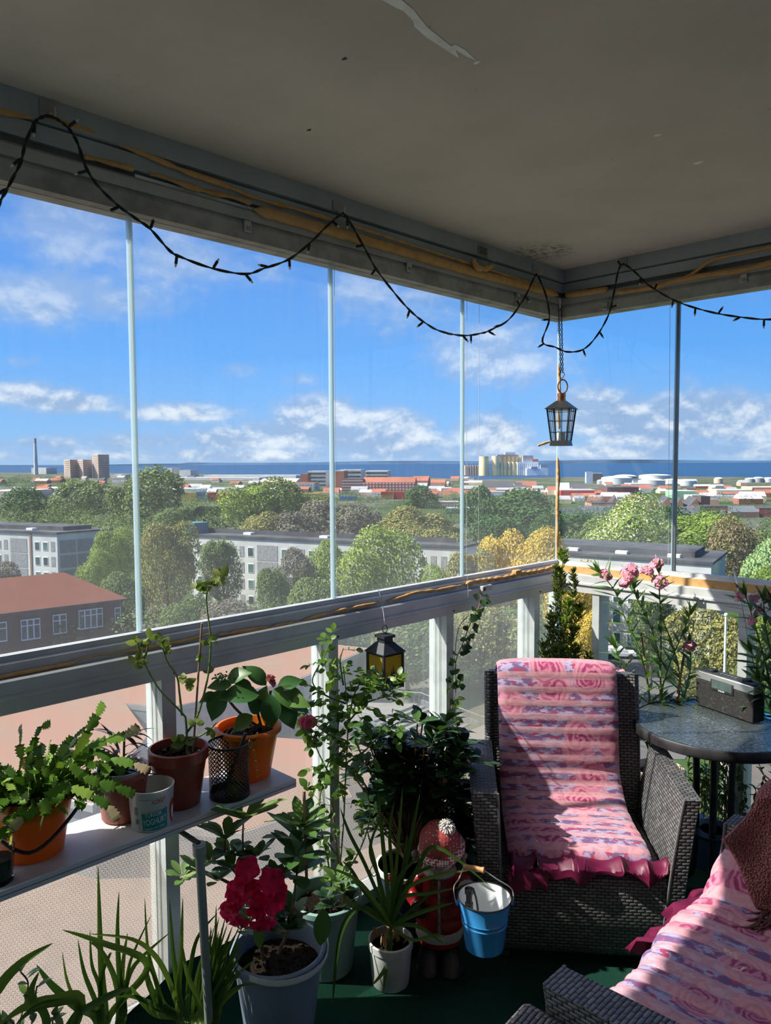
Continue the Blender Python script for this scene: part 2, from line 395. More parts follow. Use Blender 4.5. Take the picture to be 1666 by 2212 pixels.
# glass with the dust and dried rain on it
def glass(name, dust, tint=(0.93, 0.96, 0.96), streak=0.5, refl=1.0):
    m, nt = new_mat(name); co = nt.coord('Object')
    tr = nt.node('ShaderNodeBsdfTransparent'); nt.put(tr.inputs[0], tint)
    gl = nt.node('ShaderNodeBsdfGlossy'); nt.put(gl.inputs['Roughness'], 0.0); nt.put(gl.inputs[0], (0.9, 0.95, 1.0))
    lw = nt.node('ShaderNodeFresnel'); nt.put(lw.inputs[0], 1.45)
    geo = nt.node('ShaderNodeNewGeometry')
    front = nt.m('SUBTRACT', 1.0, geo.outputs['Backfacing'])
    mx = nt.node('ShaderNodeMixShader'); nt.put(mx.inputs[0], nt.m('MULTIPLY', lw.outputs[0], nt.m('MULTIPLY', front, refl)))
    nt.l.new(tr.outputs[0], mx.inputs[1]); nt.l.new(gl.outputs[0], mx.inputs[2])
    df = nt.node('ShaderNodeBsdfTranslucent'); nt.put(df.inputs[0], (0.85, 0.86, 0.88))
    d2 = nt.node('ShaderNodeBsdfDiffuse'); nt.put(d2.inputs[0], (0.85, 0.86, 0.88))
    dd = nt.node('ShaderNodeMixShader'); nt.put(dd.inputs[0], 0.5); nt.l.new(df.outputs[0], dd.inputs[1]); nt.l.new(d2.outputs[0], dd.inputs[2])
    xs_ = nt.sep(co)
    s1 = nt.noise(nt.comb(nt.m('MULTIPLY', nt.m('ADD', xs_[0], xs_[1]), 60.0), nt.m('MULTIPLY', xs_[2], 3.0), 0.0), 1.0, 4, 0.7)
    s2 = nt.noise(co, 1.6, 3); s3 = nt.noise(co, 140, 2)
    a = nt.m('MULTIPLY_ADD', nt.step(s1, 0.35, 0.8), streak, nt.m('MULTIPLY_ADD', s2, 1.1, nt.m('MULTIPLY', nt.step(s3, 0.58, 0.75), 0.4)))
    low = nt.m('MULTIPLY', nt.step(xs_[2], 1.75, 1.15), 0.9)
    a = nt.m('MULTIPLY', nt.m('ADD', a, low), dust, clamp=True)
    fin = nt.node('ShaderNodeMixShader'); nt.put(fin.inputs[0], a); nt.l.new(mx.outputs[0], fin.inputs[1]); nt.l.new(dd.outputs[0], fin.inputs[2])
    nt.l.new(fin.outputs[0], nt.out.inputs[0]); return m
glass_up = glass('window_glass', 0.030)
glass_low = glass('balustrade_glass', 0.06, (0.90, 0.95, 0.94), 0.5)
def glassy(name, c, tc, k):
    m, nt = new_mat(name); p = principled(nt, c, .25, 0, None, .6); tl = nt.node('ShaderNodeBsdfTranslucent'); nt.put(tl.inputs[0], c); tr = nt.node('ShaderNodeBsdfTransparent'); nt.put(tr.inputs[0], tc)
    a = nt.node('ShaderNodeMixShader'); a.inputs[0].default_value = .6; nt.l.new(p, a.inputs[1]); nt.l.new(tl.outputs[0], a.inputs[2]); b = nt.node('ShaderNodeMixShader'); b.inputs[0].default_value = k; nt.l.new(a.outputs[0], b.inputs[1]); nt.l.new(tr.outputs[0], b.inputs[2]); nt.l.new(b.outputs[0], nt.out.inputs[0]); return m
edge_m = glassy('pane_edge', (0.80, 0.90, 0.96), (0.80, 0.92, 0.98), .45)
seal_m = glassy('clear_seal', (0.88, 0.84, 0.72), (0.95, 0.93, 0.85), .4)
UY = [-2.106-.70*5, -2.106-.70*4, -2.106-.70*3, -2.106-.70*2, -2.106-.70, -2.106, -1.402, -.710, 0]
wn = 0
for a, b in zip(UY[:-1], UY[1:]):
    wn += 1; w = MB().box((-.003, a+.004, 1.130), (.003, b-.004, 2.243)).build('window_%d' % wn, glass_up, smooth=False, kind='structure')
    if b < 0:
        MB().box((-.0045, b-.0075, 1.130), (.0045, b-.001, 2.305)).build('pane_edge', edge_m, w, smooth=False)
        MB().box((-.0035, b-.001, 1.130), (.0035, b+.0035, 2.243)).build('pane_seal', seal_m, w, smooth=False)
        MB().box((-.0045, b+.0035, 1.130), (.0045, b+.007, 2.243)).build('pane_edge', edge_m, w, smooth=False)
UX = [0, .558, 1.26, 1.96, 2.66, 3.3]
dk_edge = solid('grey_pane_edge', (0.16, 0.19, 0.21), 0.3, 0.4)
for a, b in zip(UX[:-1], UX[1:]):
    wn += 1; w = MB().box((a+.006, -.003, 1.130), (b-.004, .003, 2.243)).build('window_%d' % wn, glass_up, smooth=False, kind='structure')
    MB().box((b-.008, -.0045, 1.130), (b-.002, .0045, 2.305)).build('pane_edge', edge_m, w, smooth=False)
    MB().box((b-.002, -.006, 1.130), (b+.010, .006, 2.243)).build('pane_edge', dk_edge, w, smooth=False)
# the corner joint
k_ += 1; MB().box((-.006, -.008, 1.13), (.003, .002, 2.30)).build('trim_%d' % k_, edge_m, smooth=False, kind='structure')
# balustrade glass
PY = [-6.0]+POST_Y+[0]
for a, b in zip(PY[:-1], PY[1:]):
    wn += 1; MB().box((-.026, a+.02, .06), (-.020, b+.02, 1.0)).build('window_%d' % wn, glass_low, smooth=False, kind='structure')
PX = [-.02, .211, .843, 1.475, 2.107, 2.739, 3.3]
glass_r = glass('clear_balustrade_glass', 0.012, (0.95, 0.97, 0.96), 0.3)
for a, b in zip(PX[:-1], PX[1:]):
    wn += 1; MB().box((a+.017, .020, .06), (b+.017, .026, 1.0)).build('window_%d' % wn, glass_r, smooth=False, kind='structure')
# ================================================================== OUTSIDE
def GP(u, v, z=GROUND): return Z(u, v, z)
# ground, sea, far coast
m, nt = new_mat('town_ground'); co = nt.coord('Object')
a = nt.noise(co, 0.012, 4); b = nt.noise(co, 0.05, 4); h = nt.noise(co, 0.5, 3)
c = nt.mix(nt.step(a, 0.42, 0.55), (0.050, 0.080, 0.025), (0.13, 0.12, 0.10)); c = nt.mix(nt.step(b, 0.55, 0.7), c, (0.06, 0.07, 0.035)); c = nt.mix(nt.m('MULTIPLY', h, 0.3), c, (0.05, 0.07, 0.03))
nt.l.new(principled(nt, c, 0.95, spec=0.1), nt.out.inputs[0]); ground_m = m
# land ends at the shore
def far(u, v): return Z(u, v, GROUND)
shore = [Z(u, v, GROUND) for u, v in [(-400, 1022), (0, 1021), (250, 1022), (500, 1025), (700, 1027), (900, 1031), (1040, 1036), (1200, 1031), (1400, 1029), (1700, 1031), (2100, 1033)]]
cb = CAM.copy()
lp = [(p.x, p.y) for p in shore]
near = [(CAM.x+3000*math.cos(t), CAM.y+3000*math.sin(t)) for t in [R(60), R(0), R(-90), R(-150), R(-175)]]
MB().prism(lp+near[:], GROUND-3, GROUND).build('trim_ground', ground_m, smooth=False, kind='structure').name = 'trim_90'
m, nt = new_mat('sea_water'); co = nt.coord('Object')
n1_ = nt.noise(nt.coord('Object', scale=(1, 1, 1)), 0.02, 5, 0.7); n2_ = nt.noise(co, 0.0012, 3)
c = nt.mix(n2_, (0.012, 0.050, 0.125), (0.022, 0.075, 0.16))
nt.l.new(principled(nt, c, 0.65, 0, nt.bump(n1_, 0.5, 2.0), 0.15), nt.out.inputs[0]); sea_m = m
MB().box((-40000, -15000, GROUND-3.2), (15000, 40000, GROUND-0.6)).build('sea', sea_m, smooth=False, kind='structure')
# low hills across the water
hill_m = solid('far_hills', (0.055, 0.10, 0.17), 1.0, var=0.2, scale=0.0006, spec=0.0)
vs = []; N = 160
for i in range(N+1):
    u = -500+2900*i/N; p = D(u, 1003, 15000); hgt = 18+52*max(0, noise.noise(Vector((i*0.045, 3.1, 0)))+0.25)+ (20 if u > 400 else 0)
    q_ = D(u, 1003, 17000); vs += [(p.x, p.y, GROUND-1), (p.x*1.02, p.y*1.02, GROUND+hgt), (q_.x, q_.y, GROUND-1)]
fs = []
for i in range(N): a_ = i*3; fs += [(a_, a_+3, a_+4, a_+1), (a_+1, a_+4, a_+5, a_+2)]
o = MB().add(vs, fs).build('far_coast', hill_m, kind='stuff'); tag(o, 'low blue-grey hills on the horizon across the water', 'coast')

# ---- grass, road, path near the house (seen through the balustrade)
lawn_m = solid('lawn', (0.045, 0.085, 0.018), 0.95, var=0.2, scale=0.3, spec=0.1, c2=(0.028, 0.055, 0.012))
asph = solid('asphalt', (0.11, 0.108, 0.105), 0.95, var=0.06, scale=0.4, spec=0.1)
pave = solid('pale_paving', (0.21, 0.185, 0.165), 0.95, var=0.06, scale=0.5, spec=0.1)
def patch(name, pts, z, m, label=None, cat=None, th=0.06):
    vs = [GP(u, v, z) for u, v in pts]
    o = MB().prism([(p.x, p.y) for p in vs], z-th, z).build(name, m, smooth=False, kind='structure')
    return o
patch('trim_91', [(860,1360),(1260,1290),(1700,1330),(1800,1700),(1500,2050),(1150,2000),(1010,1780),(960,1560),(940,1450)], GROUND+0.05, lawn_m)
patch('trim_92', [(1300,1415),(1370,1420),(1480,1500),(1520,1560),(1480,1640),(1330,1640),(1240,1560),(1230,1470)], GROUND+0.10, asph)
patch('trim_93', [(960,1600),(1060,1560),(1080,1580),(985,1640)], GROUND+0.10, pave)
patch('trim_94', [(150,1700),(680,1560),(900,1640),(1000,1990),(600,2300),(0,2300),(-100,1900)], GROUND+0.10, solid('reddish_gravel', (0.235, 0.15, 0.115), 0.95, var=0.1, scale=0.5, spec=0.1))
patch('trim_95', [(1560,1640),(1680,1600),(1700,1750),(1560,1800)], GROUND+0.10, pave)

# ---- buildings
def facade_frame(p0, p1):
    d = Vector((p1.x-p0.x, p1.y-p0.y, 0)); L = d.length; d.normalize(); n = Vector((d.y, -d.x, 0))
    if n.dot(CAM-p0) < 0: n = -n
    return d, n, L
def rect_on(p0, d, n, s0, s1, z0, z1, out, th=0.1):
    """box standing on a facade: along s, height z"""
    a_ = p0+d*s0+n*out; b_ = p0+d*s1+n*out; c_ = p0+d*s1+n*(out-th); e_ = p0+d*s0+n*(out-th)
    return [(a_.x,a_.y,z0),(b_.x,b_.y,z0),(c_.x,c_.y,z0),(e_.x,e_.y,z0)], [(a_.x,a_.y,z1),(b_.x,b_.y,z1),(c_.x,c_.y,z1),(e_.x,e_.y,z1)]
white_panel = solid('white_concrete_panel', (0.54, 0.54, 0.52), 0.9, var=0.07, scale=0.3, spec=0.1)
grey_panel = solid('pebble_panel', (0.27, 0.275, 0.28), 0.9, var=0.12, scale=3, spec=0.1)
roof_felt = solid('roofing_felt', (0.085, 0.088, 0.095), 0.9, var=0.2, scale=0.2, spec=0.1)
win_dark = solid('dark_window', (0.05, 0.08, 0.09), 0.15, var=0.3, scale=0.4)
win_green = solid('green_window', (0.10, 0.17, 0.16), 0.2, var=0.3, scale=0.4)
brown_m = solid('brown_downpipe', (0.22, 0.13, 0.09), 0.8)
frame_w = solid('white_window_frame', (0.75, 0.74, 0.72), 0.6, var=0.04)
def white_block(name_label, corner, left, right, zt=-11.4, floors=4, deep=14, side_panels=True, seq=None, extra=None):
    """corner, left end and right end of the roof edge as places; the front runs corner-left, the end wall corner-right"""
    c0, l0, r0 = corner, left, right
    d, n, L = facade_frame(c0, l0)
    e = Vector((r0.x-c0.x, r0.y-c0.y, 0)); E = e.length; e.normalize()
    root = empty('apartment_block', (c0.x, c0.y, GROUND), name_label, 'building')
    A = c0; B = c0+d*L; Cc = B+e*E; Dd = c0+e*E
    MB().prism([(A.x,A.y),(B.x,B.y),(Cc.x,Cc.y),(Dd.x,Dd.y)], GROUND, zt).build('wall', white_panel, root, smooth=False)
    # roof: low parapet edge and raised felt back
    o_ = 0.25
    A2 = A-d*o_-e*o_; B2 = B+d*o_-e*o_; C2 = Cc+d*o_+e*o_; D2 = Dd-d*o_+e*o_
    mb = MB().prism([(A2.x,A2.y),(B2.x,B2.y),(C2.x,C2.y),(D2.x,D2.y)], zt, zt+0.35)
    A3 = A+d*2.5+e*3.2; B3 = B+e*3.2; C3 = B+e*(E-2); D3 = A+d*2.5+e*(E-2)
    mb.prism([(A3.x,A3.y),(B3.x,B3.y),(C3.x,C3.y),(D3.x,D3.y)], zt+.35, zt+1.15)
    mb.build('roof', roof_felt, root, smooth=False)
    for k in range(3):
        s_ = L*(0.18+0.3*k); p = A+d*s_+e*2.0
        MB().prism([(p.x,p.y),(p.x+d.x*1.6,p.y+d.y*1.6),(p.x+d.x*1.6+e.x,p.y+d.y*1.6+e.y),(p.x+e.x,p.y+e.y)], zt+.35, zt+.75).build('roof_hatch', frame_w, root, smooth=False)
    fh = (zt-GROUND-0.6)/floors
    s_ = 0.6; i = 0; nwin = 0
    while s_ < L-1.5 and nwin < 90:
        kind = (seq or ['g','w','w','B','g','w','g','w'])[i % len(seq or [0]*8)]; i += 1
        wdt = {'g': 0.95, 'w': 1.25, 'B': 4.2, 'p': 0.45}[kind]
        for fl_ in range(floors):
            z0 = zt-0.9-fh*(fl_+1)+0.55; z1 = z0+1.75
            if kind == 'g': b_, t_ = rect_on(A, d, n, s_, s_+wdt, z0-.1, z1, 0.04); MB().hexa(b_, t_).build('panel', grey_panel, root, smooth=False)
            elif kind == 'w':
                b_, t_ = rect_on(A, d, n, s_, s_+wdt, z0, z1-.1, 0.06); fo = MB().hexa(b_, t_).build('window', frame_w, root, smooth=False)
                b_, t_ = rect_on(A, d, n, s_+.12, s_+wdt-.12, z0+.12, z1-.22, 0.09); MB().hexa(b_, t_).build('pane', win_green if (i+fl_) % 3 else win_dark, fo, smooth=False); nwin += 1
            elif kind == 'B': b_, t_ = rect_on(A, d, n, s_, s_+wdt, z0-.55, z1+.35, 0.05); MB().hexa(b_, t_).build('panel', grey_panel, root, smooth=False)
        if kind == 'p': b_, t_ = rect_on(A, d, n, s_, s_+wdt, GROUND, zt, 0.12); MB().hexa(b_, t_).build('downpipe', brown_m, root, smooth=False)
        s_ += wdt+0.75
    if side_panels:
        n2 = Vector((e.y, -e.x, 0)); n2 = n2 if n2.dot(CAM-A) > 0 else -n2
        w_ = (E-1.6)/3
        for k in range(3):
            for fl_ in range(floors):
                z0 = zt-0.9-fh*(fl_+1)+0.1
                b_, t_ = rect_on(A, e, n2, .5+k*(w_+.3), .5+k*(w_+.3)+w_, z0, z0+fh-.45, 0.05); MB().hexa(b_, t_).build('panel', grey_panel, root, smooth=False)
    return root
zt = -11.4
white_block('white and grey flat-roofed block of flats left of the first mullion, end wall towards us', Z(123, 1154, zt), Z(-260, 1139, zt), Z(240, 1145, zt), seq=['g','w','w','p','B','g','w','g','g','w'])
white_block('pale flat-roofed block of flats half hidden by trees behind the second mullion', Z(1000, 1184, zt), Z(413, 1157, zt), Z(1030, 1177, zt), seq=['w','g','g','w','B','w','g','g','w','g','w','w'], side_panels=False)
white_block('grey concrete block with flat felt roof seen over the short right-hand rail', Z(1537, 1220, zt), Z(1165, 1194, zt), Z(1568, 1196, zt), seq=['g','w','B','w','w','g'], side_panels=False)
p = Z(425, 1150, zt+0.4); tq = solid('teal_metal', (0.06, 0.17, 0.19), 0.6)
MB().box((p.x-1.7, p.y-1.5, zt+.2), (p.x+1.7, p.y+1.5, zt+2.3)).build('roof_cabin', tq, smooth=False)
tag(bpy.data.objects['roof_cabin'], 'small teal plant room standing on the pale middle block of flats', 'plant room')

# brick house with hipped tile roof
brick_m, nt = new_mat('red_brick'); co = nt.coord('Object')
bt = nt.node('ShaderNodeTexBrick'); 
xs_ = nt.sep(co); nt.put(bt.inputs['Vector'], nt.comb(nt.m('ADD', xs_[0], xs_[1]), xs_[2], 0.0)); nt.put(bt.inputs['Color1'], (0.13, 0.050, 0.042)); nt.put(bt.inputs['Color2'], (0.10, 0.040, 0.036)); nt.put(bt.inputs['Mortar'], (0.20, 0.12, 0.10)); bt.inputs['Scale'].default_value = 4.0
nt.l.new(principled(nt, bt.outputs[0], 0.9, spec=0.1), nt.out.inputs[0])
tile_m, nt = new_mat('clay_tiles'); co = nt.coord('Object')
wv = nt.node('ShaderNodeTexWave', wave_type='BANDS', bands_direction='Z'); nt.put(wv.inputs[0], co); wv.inputs['Scale'].default_value = 1.6; wv.inputs['Distortion'].default_value = 0.3
c = nt.mix(nt.noise(co, 0.6, 4), (0.17, 0.060, 0.040), (0.23, 0.085, 0.05)); c = nt.mix(nt.m('MULTIPLY', wv.outputs[0], 0.25), c, (0.15, 0.05, 0.03))
nt.l.new(principled(nt, c, 0.85, spec=0.15), nt.out.inputs[0])
ze = -15.4
e0 = Z(-120, 1340, ze); e1 = Z(268, 1293, ze)
d, n, L = facade_frame(e1, e0); Wd = 11.0
house = empty('brick_house', (e1.x, e1.y, GROUND), 'dark red brick house with hipped tile roof below the left window', 'house')
A = e1; B = e1+d*L; C_ = B-n*Wd; D_ = A-n*Wd
MB().prism([(q_.x, q_.y) for q_ in (A-n*.4-d*-.4, B-n*.4, C_, D_+d*.4)], GROUND, ze).build('wall', brick_m, house, smooth=False)
rz = ze+3.3; r1 = A-n*Wd/2+d*5.5; r2 = B-n*Wd/2
R4 = [A+n*.3-d*.4, B+n*.3, C_-n*.3, D_-n*.3-d*.4]
MB().add([(q_.x, q_.y, ze) for q_ in R4]+[(r1.x, r1.y, rz), (r2.x, r2.y, rz)], [(0,1,5,4),(1,2,5),(2,3,4,5),(3,0,4),(3,2,1,0)]).build('roof', tile_m, house, smooth=False)
MB().hexa(*rect_on(A, d, n, -.4, L, ze-.25, ze+.02, .35, .12)).build('gutter', solid('dark_gutter', (0.05, 0.04, 0.04), 0.6), house, smooth=False)
for (u0, u1, v0, v1, nm) in [(-20,16,1344,1388,2),(45,88,1337,1382,3),(114,145,1326,1370,2),(170,223,1316,1362,4),(248,262,1310,1348,1)]:
    def sz(u, v):
        r = ray(u, v); pn = A-n*.0; t = (pn-CAM).dot(n)/r.dot(n); q_ = CAM+t*r; return (q_-A).dot(d), q_.z
    sA, zA = sz(u0, v0+3); sB, zB = sz(u1, v1-3); s0, s1 = sorted((sA, sB)); z0, z1 = zB, zA
    if (u0, u1) == (170, 223): z0, z1 = z1-2.4, z1
    fo = MB().hexa(*rect_on(A, d, n, s0, s1, z0, z1, .0, .15)).build('window', frame_w, house, smooth=False)
    w_ = (s1-s0)/nm
    for k in range(nm):
        MB().hexa(*rect_on(A, d, n, s0+k*w_+.10, s0+(k+1)*w_-.06, z0+.15, z1-.8, .03)).build('pane', win_dark, fo, smooth=False)
        MB().hexa(*rect_on(A, d, n, s0+k*w_+.10, s0+(k+1)*w_-.06, z1-.68, z1-.12, .03)).build('pane', win_dark, fo, smooth=False)

# low sedum-roofed building and the concrete parapets under the left rail
sed, nt = new_mat('sedum_roof'); co = nt.coord('Object')
g = nt.noise(co, 0.35, 5, 0.65); h = nt.noise(co, 3.0, 4, 0.7)
c = nt.mix(nt.step(g, 0.35, 0.65), (0.30, 0.13, 0.085), (0.25, 0.145, 0.10)); c = nt.mix(nt.m('MULTIPLY', nt.step(g, 0.58, 0.7), 0.35), c, (0.22, 0.22, 0.08)); c = nt.mix(nt.m('MULTIPLY', h, 0.3), c, (0.25, 0.12, 0.09))
nt.l.new(principled(nt, c, 0.95, spec=0.05), nt.out.inputs[0])
conc = solid('grey_concrete', (0.20, 0.205, 0.215), 0.9, var=0.08, scale=0.5, spec=0.1)
pale_conc = solid('pale_concrete', (0.30, 0.29, 0.28), 0.9, var=0.05, scale=0.5, spec=0.1)
def flat_building(name, pts, zr, roof_m, wall_m, label, edge_m_=None):
    vs = [Z(u, v, zr) for u, v in pts]; c_ = sum(vs, Vector())/len(vs)
    root = empty(name, (c_.x, c_.y, GROUND), label, 'building')
    P2 = [(p.x, p.y) for p in vs]; sh = [((x-c_.x)*.985+c_.x, (y-c_.y)*.985+c_.y) for x, y in P2]
    MB().prism(sh, GROUND, zr-.3).build('wall', wall_m, root, smooth=False)
    MB().prism(P2, zr-.45, zr-.02).build('roof_edge', edge_m_ or pale_conc, root, smooth=False)
    MB().prism(sh, zr-.3, zr+.02).build('roof', roof_m, root, smooth=False)
    return root
flat_building('low_building', [(-300,1640),(-300,1500),(330,1420),(560,1375),(800,1400),(640,1470),(360,1530),(270,1520),(320,1590),(200,1740)], -18.6, sed, conc, 'low building with a rust-red planted roof below the left rail')
flat_building('entrance_canopy', [(350,1640),(560,1590),(700,1600),(760,1720),(520,1800),(330,1780)], -20.4, sed, conc, 'small flat canopy with reddish roof seen behind the orange buckets')
# outdoor stairs with railings
st_root = empty('outdoor_stairs', Z(880, 1550, GROUND), 'wide pale concrete stairs with railings seen beneath the black lantern', 'stairs')
t0 = Z(800, 1560, -21.6); t1 = Z(905, 1520, -21.6); ddir = (t1-t0); ddir.z = 0; wS = ddir.length; ddir.normalize(); down = Vector((ddir.y, -ddir.x, 0))
if down.dot(CAM-t0) < 0: down = -down
down = (down+ddir*0.55).normalized()
MB().prism([(q_.x, q_.y) for q_ in (t0, t1, t1-down*6-ddir*1, t0-down*6)], GROUND, -21.6).build('landing', pave, st_root, smooth=False)
for k in range(9):
    a_ = t0+down*.62*k; b_ = t1+down*.62*k; zz = -21.6-.2*(k+1)
    MB().prism([(q_.x, q_.y) for q_ in (a_, b_, b_+down*.62, a_+down*.62)], GROUND, zz).build('step', pave, st_root, smooth=False)
rail_g = solid('grey_railing', (0.35, 0.37, 0.38), 0.5)
for s0 in (t0-ddir*.5, t1+ddir*.3):
    MB().hexa([tuple((s0+ddir*.0)[:2])+(GROUND,), tuple((s0+ddir*.25)[:2])+(GROUND,), tuple((s0+ddir*.25+down*5.6)[:2])+(GROUND,), tuple((s0+down*5.6)[:2])+(GROUND,)],
              [tuple((s0+ddir*.0)[:2])+(-21.3,), tuple((s0+ddir*.25)[:2])+(-21.3,), tuple((s0+ddir*.25+down*5.6)[:2])+(-23.1,), tuple((s0+down*5.6)[:2])+(-23.1,)]).build('side_wall', pale_conc, st_root, smooth=False)
    mb = MB(); pts = [s0-down*6+Vector((0, 0, 1.0)), s0+Vector((0, 0, 1.0)), s0+down*5.8+Vector((0, 0, -.9)), s0+down*8+Vector((0,0,-.9))]
    mb.tube(pts, .05, 6)
    for k in range(38):
        f = k/37*3; i_ = min(2, int(f)); p = pts[i_].lerp(pts[i_+1], f-i_); mb.tube([p, p-Vector((0, 0, .95))], .025, 4)
    mb.build('railing', rail_g, st_root)

# flagpole on the lawn
fp = GP(1563, 1600, GROUND); base = D(1563, 1560, 62); base.z = GROUND
topz = D(1567, 1322, 62).z
tag(MB().tube([(base.x, base.y, GROUND), (base.x, base.y, topz-.25)], [.14, .09], 10).ball((base.x, base.y, topz-.12), .16).build('flagpole', solid('white_paint', (0.85, 0.85, 0.82), 0.4)), 'white flagpole on the lawn in front of an autumn-toned tree', 'flagpole')
# parked cars
def car(u, v, m, label, yaw):
    p = GP(u, v, GROUND+.1); r_ = empty('car', p, label, 'car'); M = Matrix.Translation(p) @ Matrix.Rotation(yaw, 4, 'Z')
    def T(a): return [tuple(M @ Vector(q_)) for q_ in a]
    mb = MB(); mb.hexa(T([(-2.1,-.85,.3),(2.1,-.85,.3),(2.1,.85,.3),(-2.1,.85,.3)]), T([(-2.05,-.82,.85),(2.0,-.82,.8),(2.0,.82,.8),(-2.05,.82,.85)])); mb.hexa(T([(-1.7,-.78,.85),(1.1,-.78,.85),(1.1,.78,.85),(-1.7,.78,.85)]), T([(-1.2,-.62,1.42),(.4,-.62,1.42),(.4,.62,1.42),(-1.2,.62,1.42)]))
    mb.build('body', m, r_, bevel=.08)
    for sx in (-1.3, 1.3):
        for sy in (-.8, .8): MB().tube(T([(sx, sy-.1, .32), (sx, sy+.1, .32)]), .32, 12).build('wheel', alu_dark, r_)
car(1337, 1420, solid('white_car_paint', (0.8, 0.8, 0.8), 0.2), 'white car parked on the asphalt beyond the short rail', .7)

# ---- far buildings standing on the ground: base pixel gives the distance
def stand(u, vb):   # point on the ground plane
    return Z(u, vb, GROUND)
def bar_building(name, u0, u1, vt, vb, wall, roof, label, deep=14, gable=0, parts=None, base_lift=0, cat='building', group=None, skew=0.0, bands=None):
    p0 = stand(u0, vb); p1 = stand(u1, vb); dm = depth_of((p0+p1)/2)
    zt_ = D((u0+u1)/2, vt, dm).z
    p0.z = p1.z = 0
    d = (p1-p0); L = d.length; d.normalize(); back = Vector((-d.y, d.x, 0))
    if back.dot(CAM-p0) > 0: back = -back
    if skew: p1 = p1+back*skew*L; d = (p1-p0).normalized(); L = (p1-p0).length; back = Vector((-d.y, d.x, 0)); back = back if back.dot(CAM-p0) < 0 else -back
    root = empty(name, (p0.x, p0.y, GROUND), label, cat, group)
    q4 = [p0, p1, p1+back*deep, p0+back*deep]
    zw = zt_-(gable*(zt_-GROUND))
    MB().prism([(q_.x, q_.y) for q_ in q4], GROUND, zw).build('wall', wall, root, smooth=False)
    if gable:
        r0_ = p0+back*deep/2; r1_ = p1+back*deep/2
        MB().add([(q_.x, q_.y, zw) for q_ in q4]+[(r0_.x, r0_.y, zt_), (r1_.x, r1_.y, zt_)], [(0,1,5,4),(2,3,4,5),(3,0,4),(1,2,5),(3,2,1,0)]).build('roof', roof, root, smooth=False)
    else:
        MB().prism([((q_.x-p0.x)*1.0+p0.x, q_.y) for q_ in q4], zw, zw+max(.5, (zt_-GROUND)*.05)).build('roof', roof, root, smooth=False)
    root['_f'] = 0; del root['_f']
    if bands:   # rows of windows
        nb, wm, wk = bands; n_ = -back
        for k in range(nb):
            z0 = GROUND+(zw-GROUND)*(k+.35)/nb; z1 = GROUND+(zw-GROUND)*(k+.75)/nb
            if wk == 0: MB().hexa(*rect_on(p0, d, n_, L*.02, L*.98, z0, z1, .3, .5)).build('window_band', wm, root, smooth=False)
            else:
                mb = MB(); w_ = L/wk
                for j in range(wk): mb.hexa(*rect_on(p0, d, n_, w_*(j+.25), w_*(j+.75), z0, z1, .3, .5))
                mb.build('window_row', wm, root, smooth=False)
    return root
S = lambda n_, c, **k: solid(n_, c, 0.85, var=k.pop('var', 0.08), scale=k.pop('scale', 0.05), spec=0.1, **k)
brick_far = S('far_brick', (0.34, 0.13, 0.10)); roof_red = S('far_red_roof', (0.36, 0.135, 0.09)); white_far = S('far_white', (0.56, 0.55, 0.54)); grey_far = S('far_grey', (0.33, 0.34, 0.36)); dark_far = S('far_dark', (0.09, 0.09, 0.10))
yellow_far = S('far_ochre', (0.62, 0.42, 0.14)); cream_far = S('far_cream', (0.72, 0.58, 0.34)); red_far = S('far_signal_red', (0.55, 0.07, 0.06)); green_far = S('far_green', (0.30, 0.50, 0.34)); pink_far = S('far_pink', (0.72, 0.06, 0.22)); blue_far = S('far_blue', (0.12, 0.25, 0.55)); beige_far = S('far_beige', (0.66, 0.50, 0.40)); tan_far = S('far_tan', (0.62, 0.36, 0.24))
# three towers on the left
for (u0, u1, u2, vt, lab) in [(139,152,170,993,'leftmost and lowest of three beige tower blocks'), (169,180,200,993,'middle one of three beige tower blocks'), (201,213,237,982,'tallest and rightmost of three beige tower blocks')]:
    a_ = D(u0, 1033, 1400); b_ = D(u1, 1033, 1385); c_ = D(u2, 1033, 1405); zt_ = D(u1, vt, 1390).z
    for q_ in (a_, b_, c_): q_.z = 0
    root = empty('tower_block', (b_.x, b_.y, GROUND), lab, 'building', 'beige tower blocks')
    d4 = a_+c_-b_
    MB().prism([(q_.x, q_.y) for q_ in (a_, b_, c_, d4)], GROUND, zt_).build('wall', S('tower_beige', (0.66, 0.47, 0.36)), root, smooth=False)
    for k in range(13):
        z0 = zt_-3.0-k*3.6
        for (P0, P1) in ((a_, b_), (b_, c_)):
            d, n, L = facade_frame(P0, P1); MB().hexa(*rect_on(P0, d, n, L*.08, L*.9, z0, z0+1.5, .5, .6)).build('window_band', S('tower_window', (0.30, 0.27, 0.28)), root, smooth=False)
# tall chimney
p = D(78, 1020, 1900); zt_ = D(79, 947, 1900).z
root = empty('chimney', (p.x, p.y, GROUND), 'tall thin grey chimney far left on the shore', 'chimney')
MB().tube([(p.x, p.y, GROUND), (p.x, p.y, zt_*0.86+GROUND*.14)], [5.2, 3.2], 16).build('shaft', S('chimney_concrete', (0.55, 0.56, 0.58)), root)
MB().tube([(p.x, p.y, zt_*0.86+GROUND*.14), (p.x, p.y, zt_)], [3.2, 2.9], 16).build('top', grey_far, root)
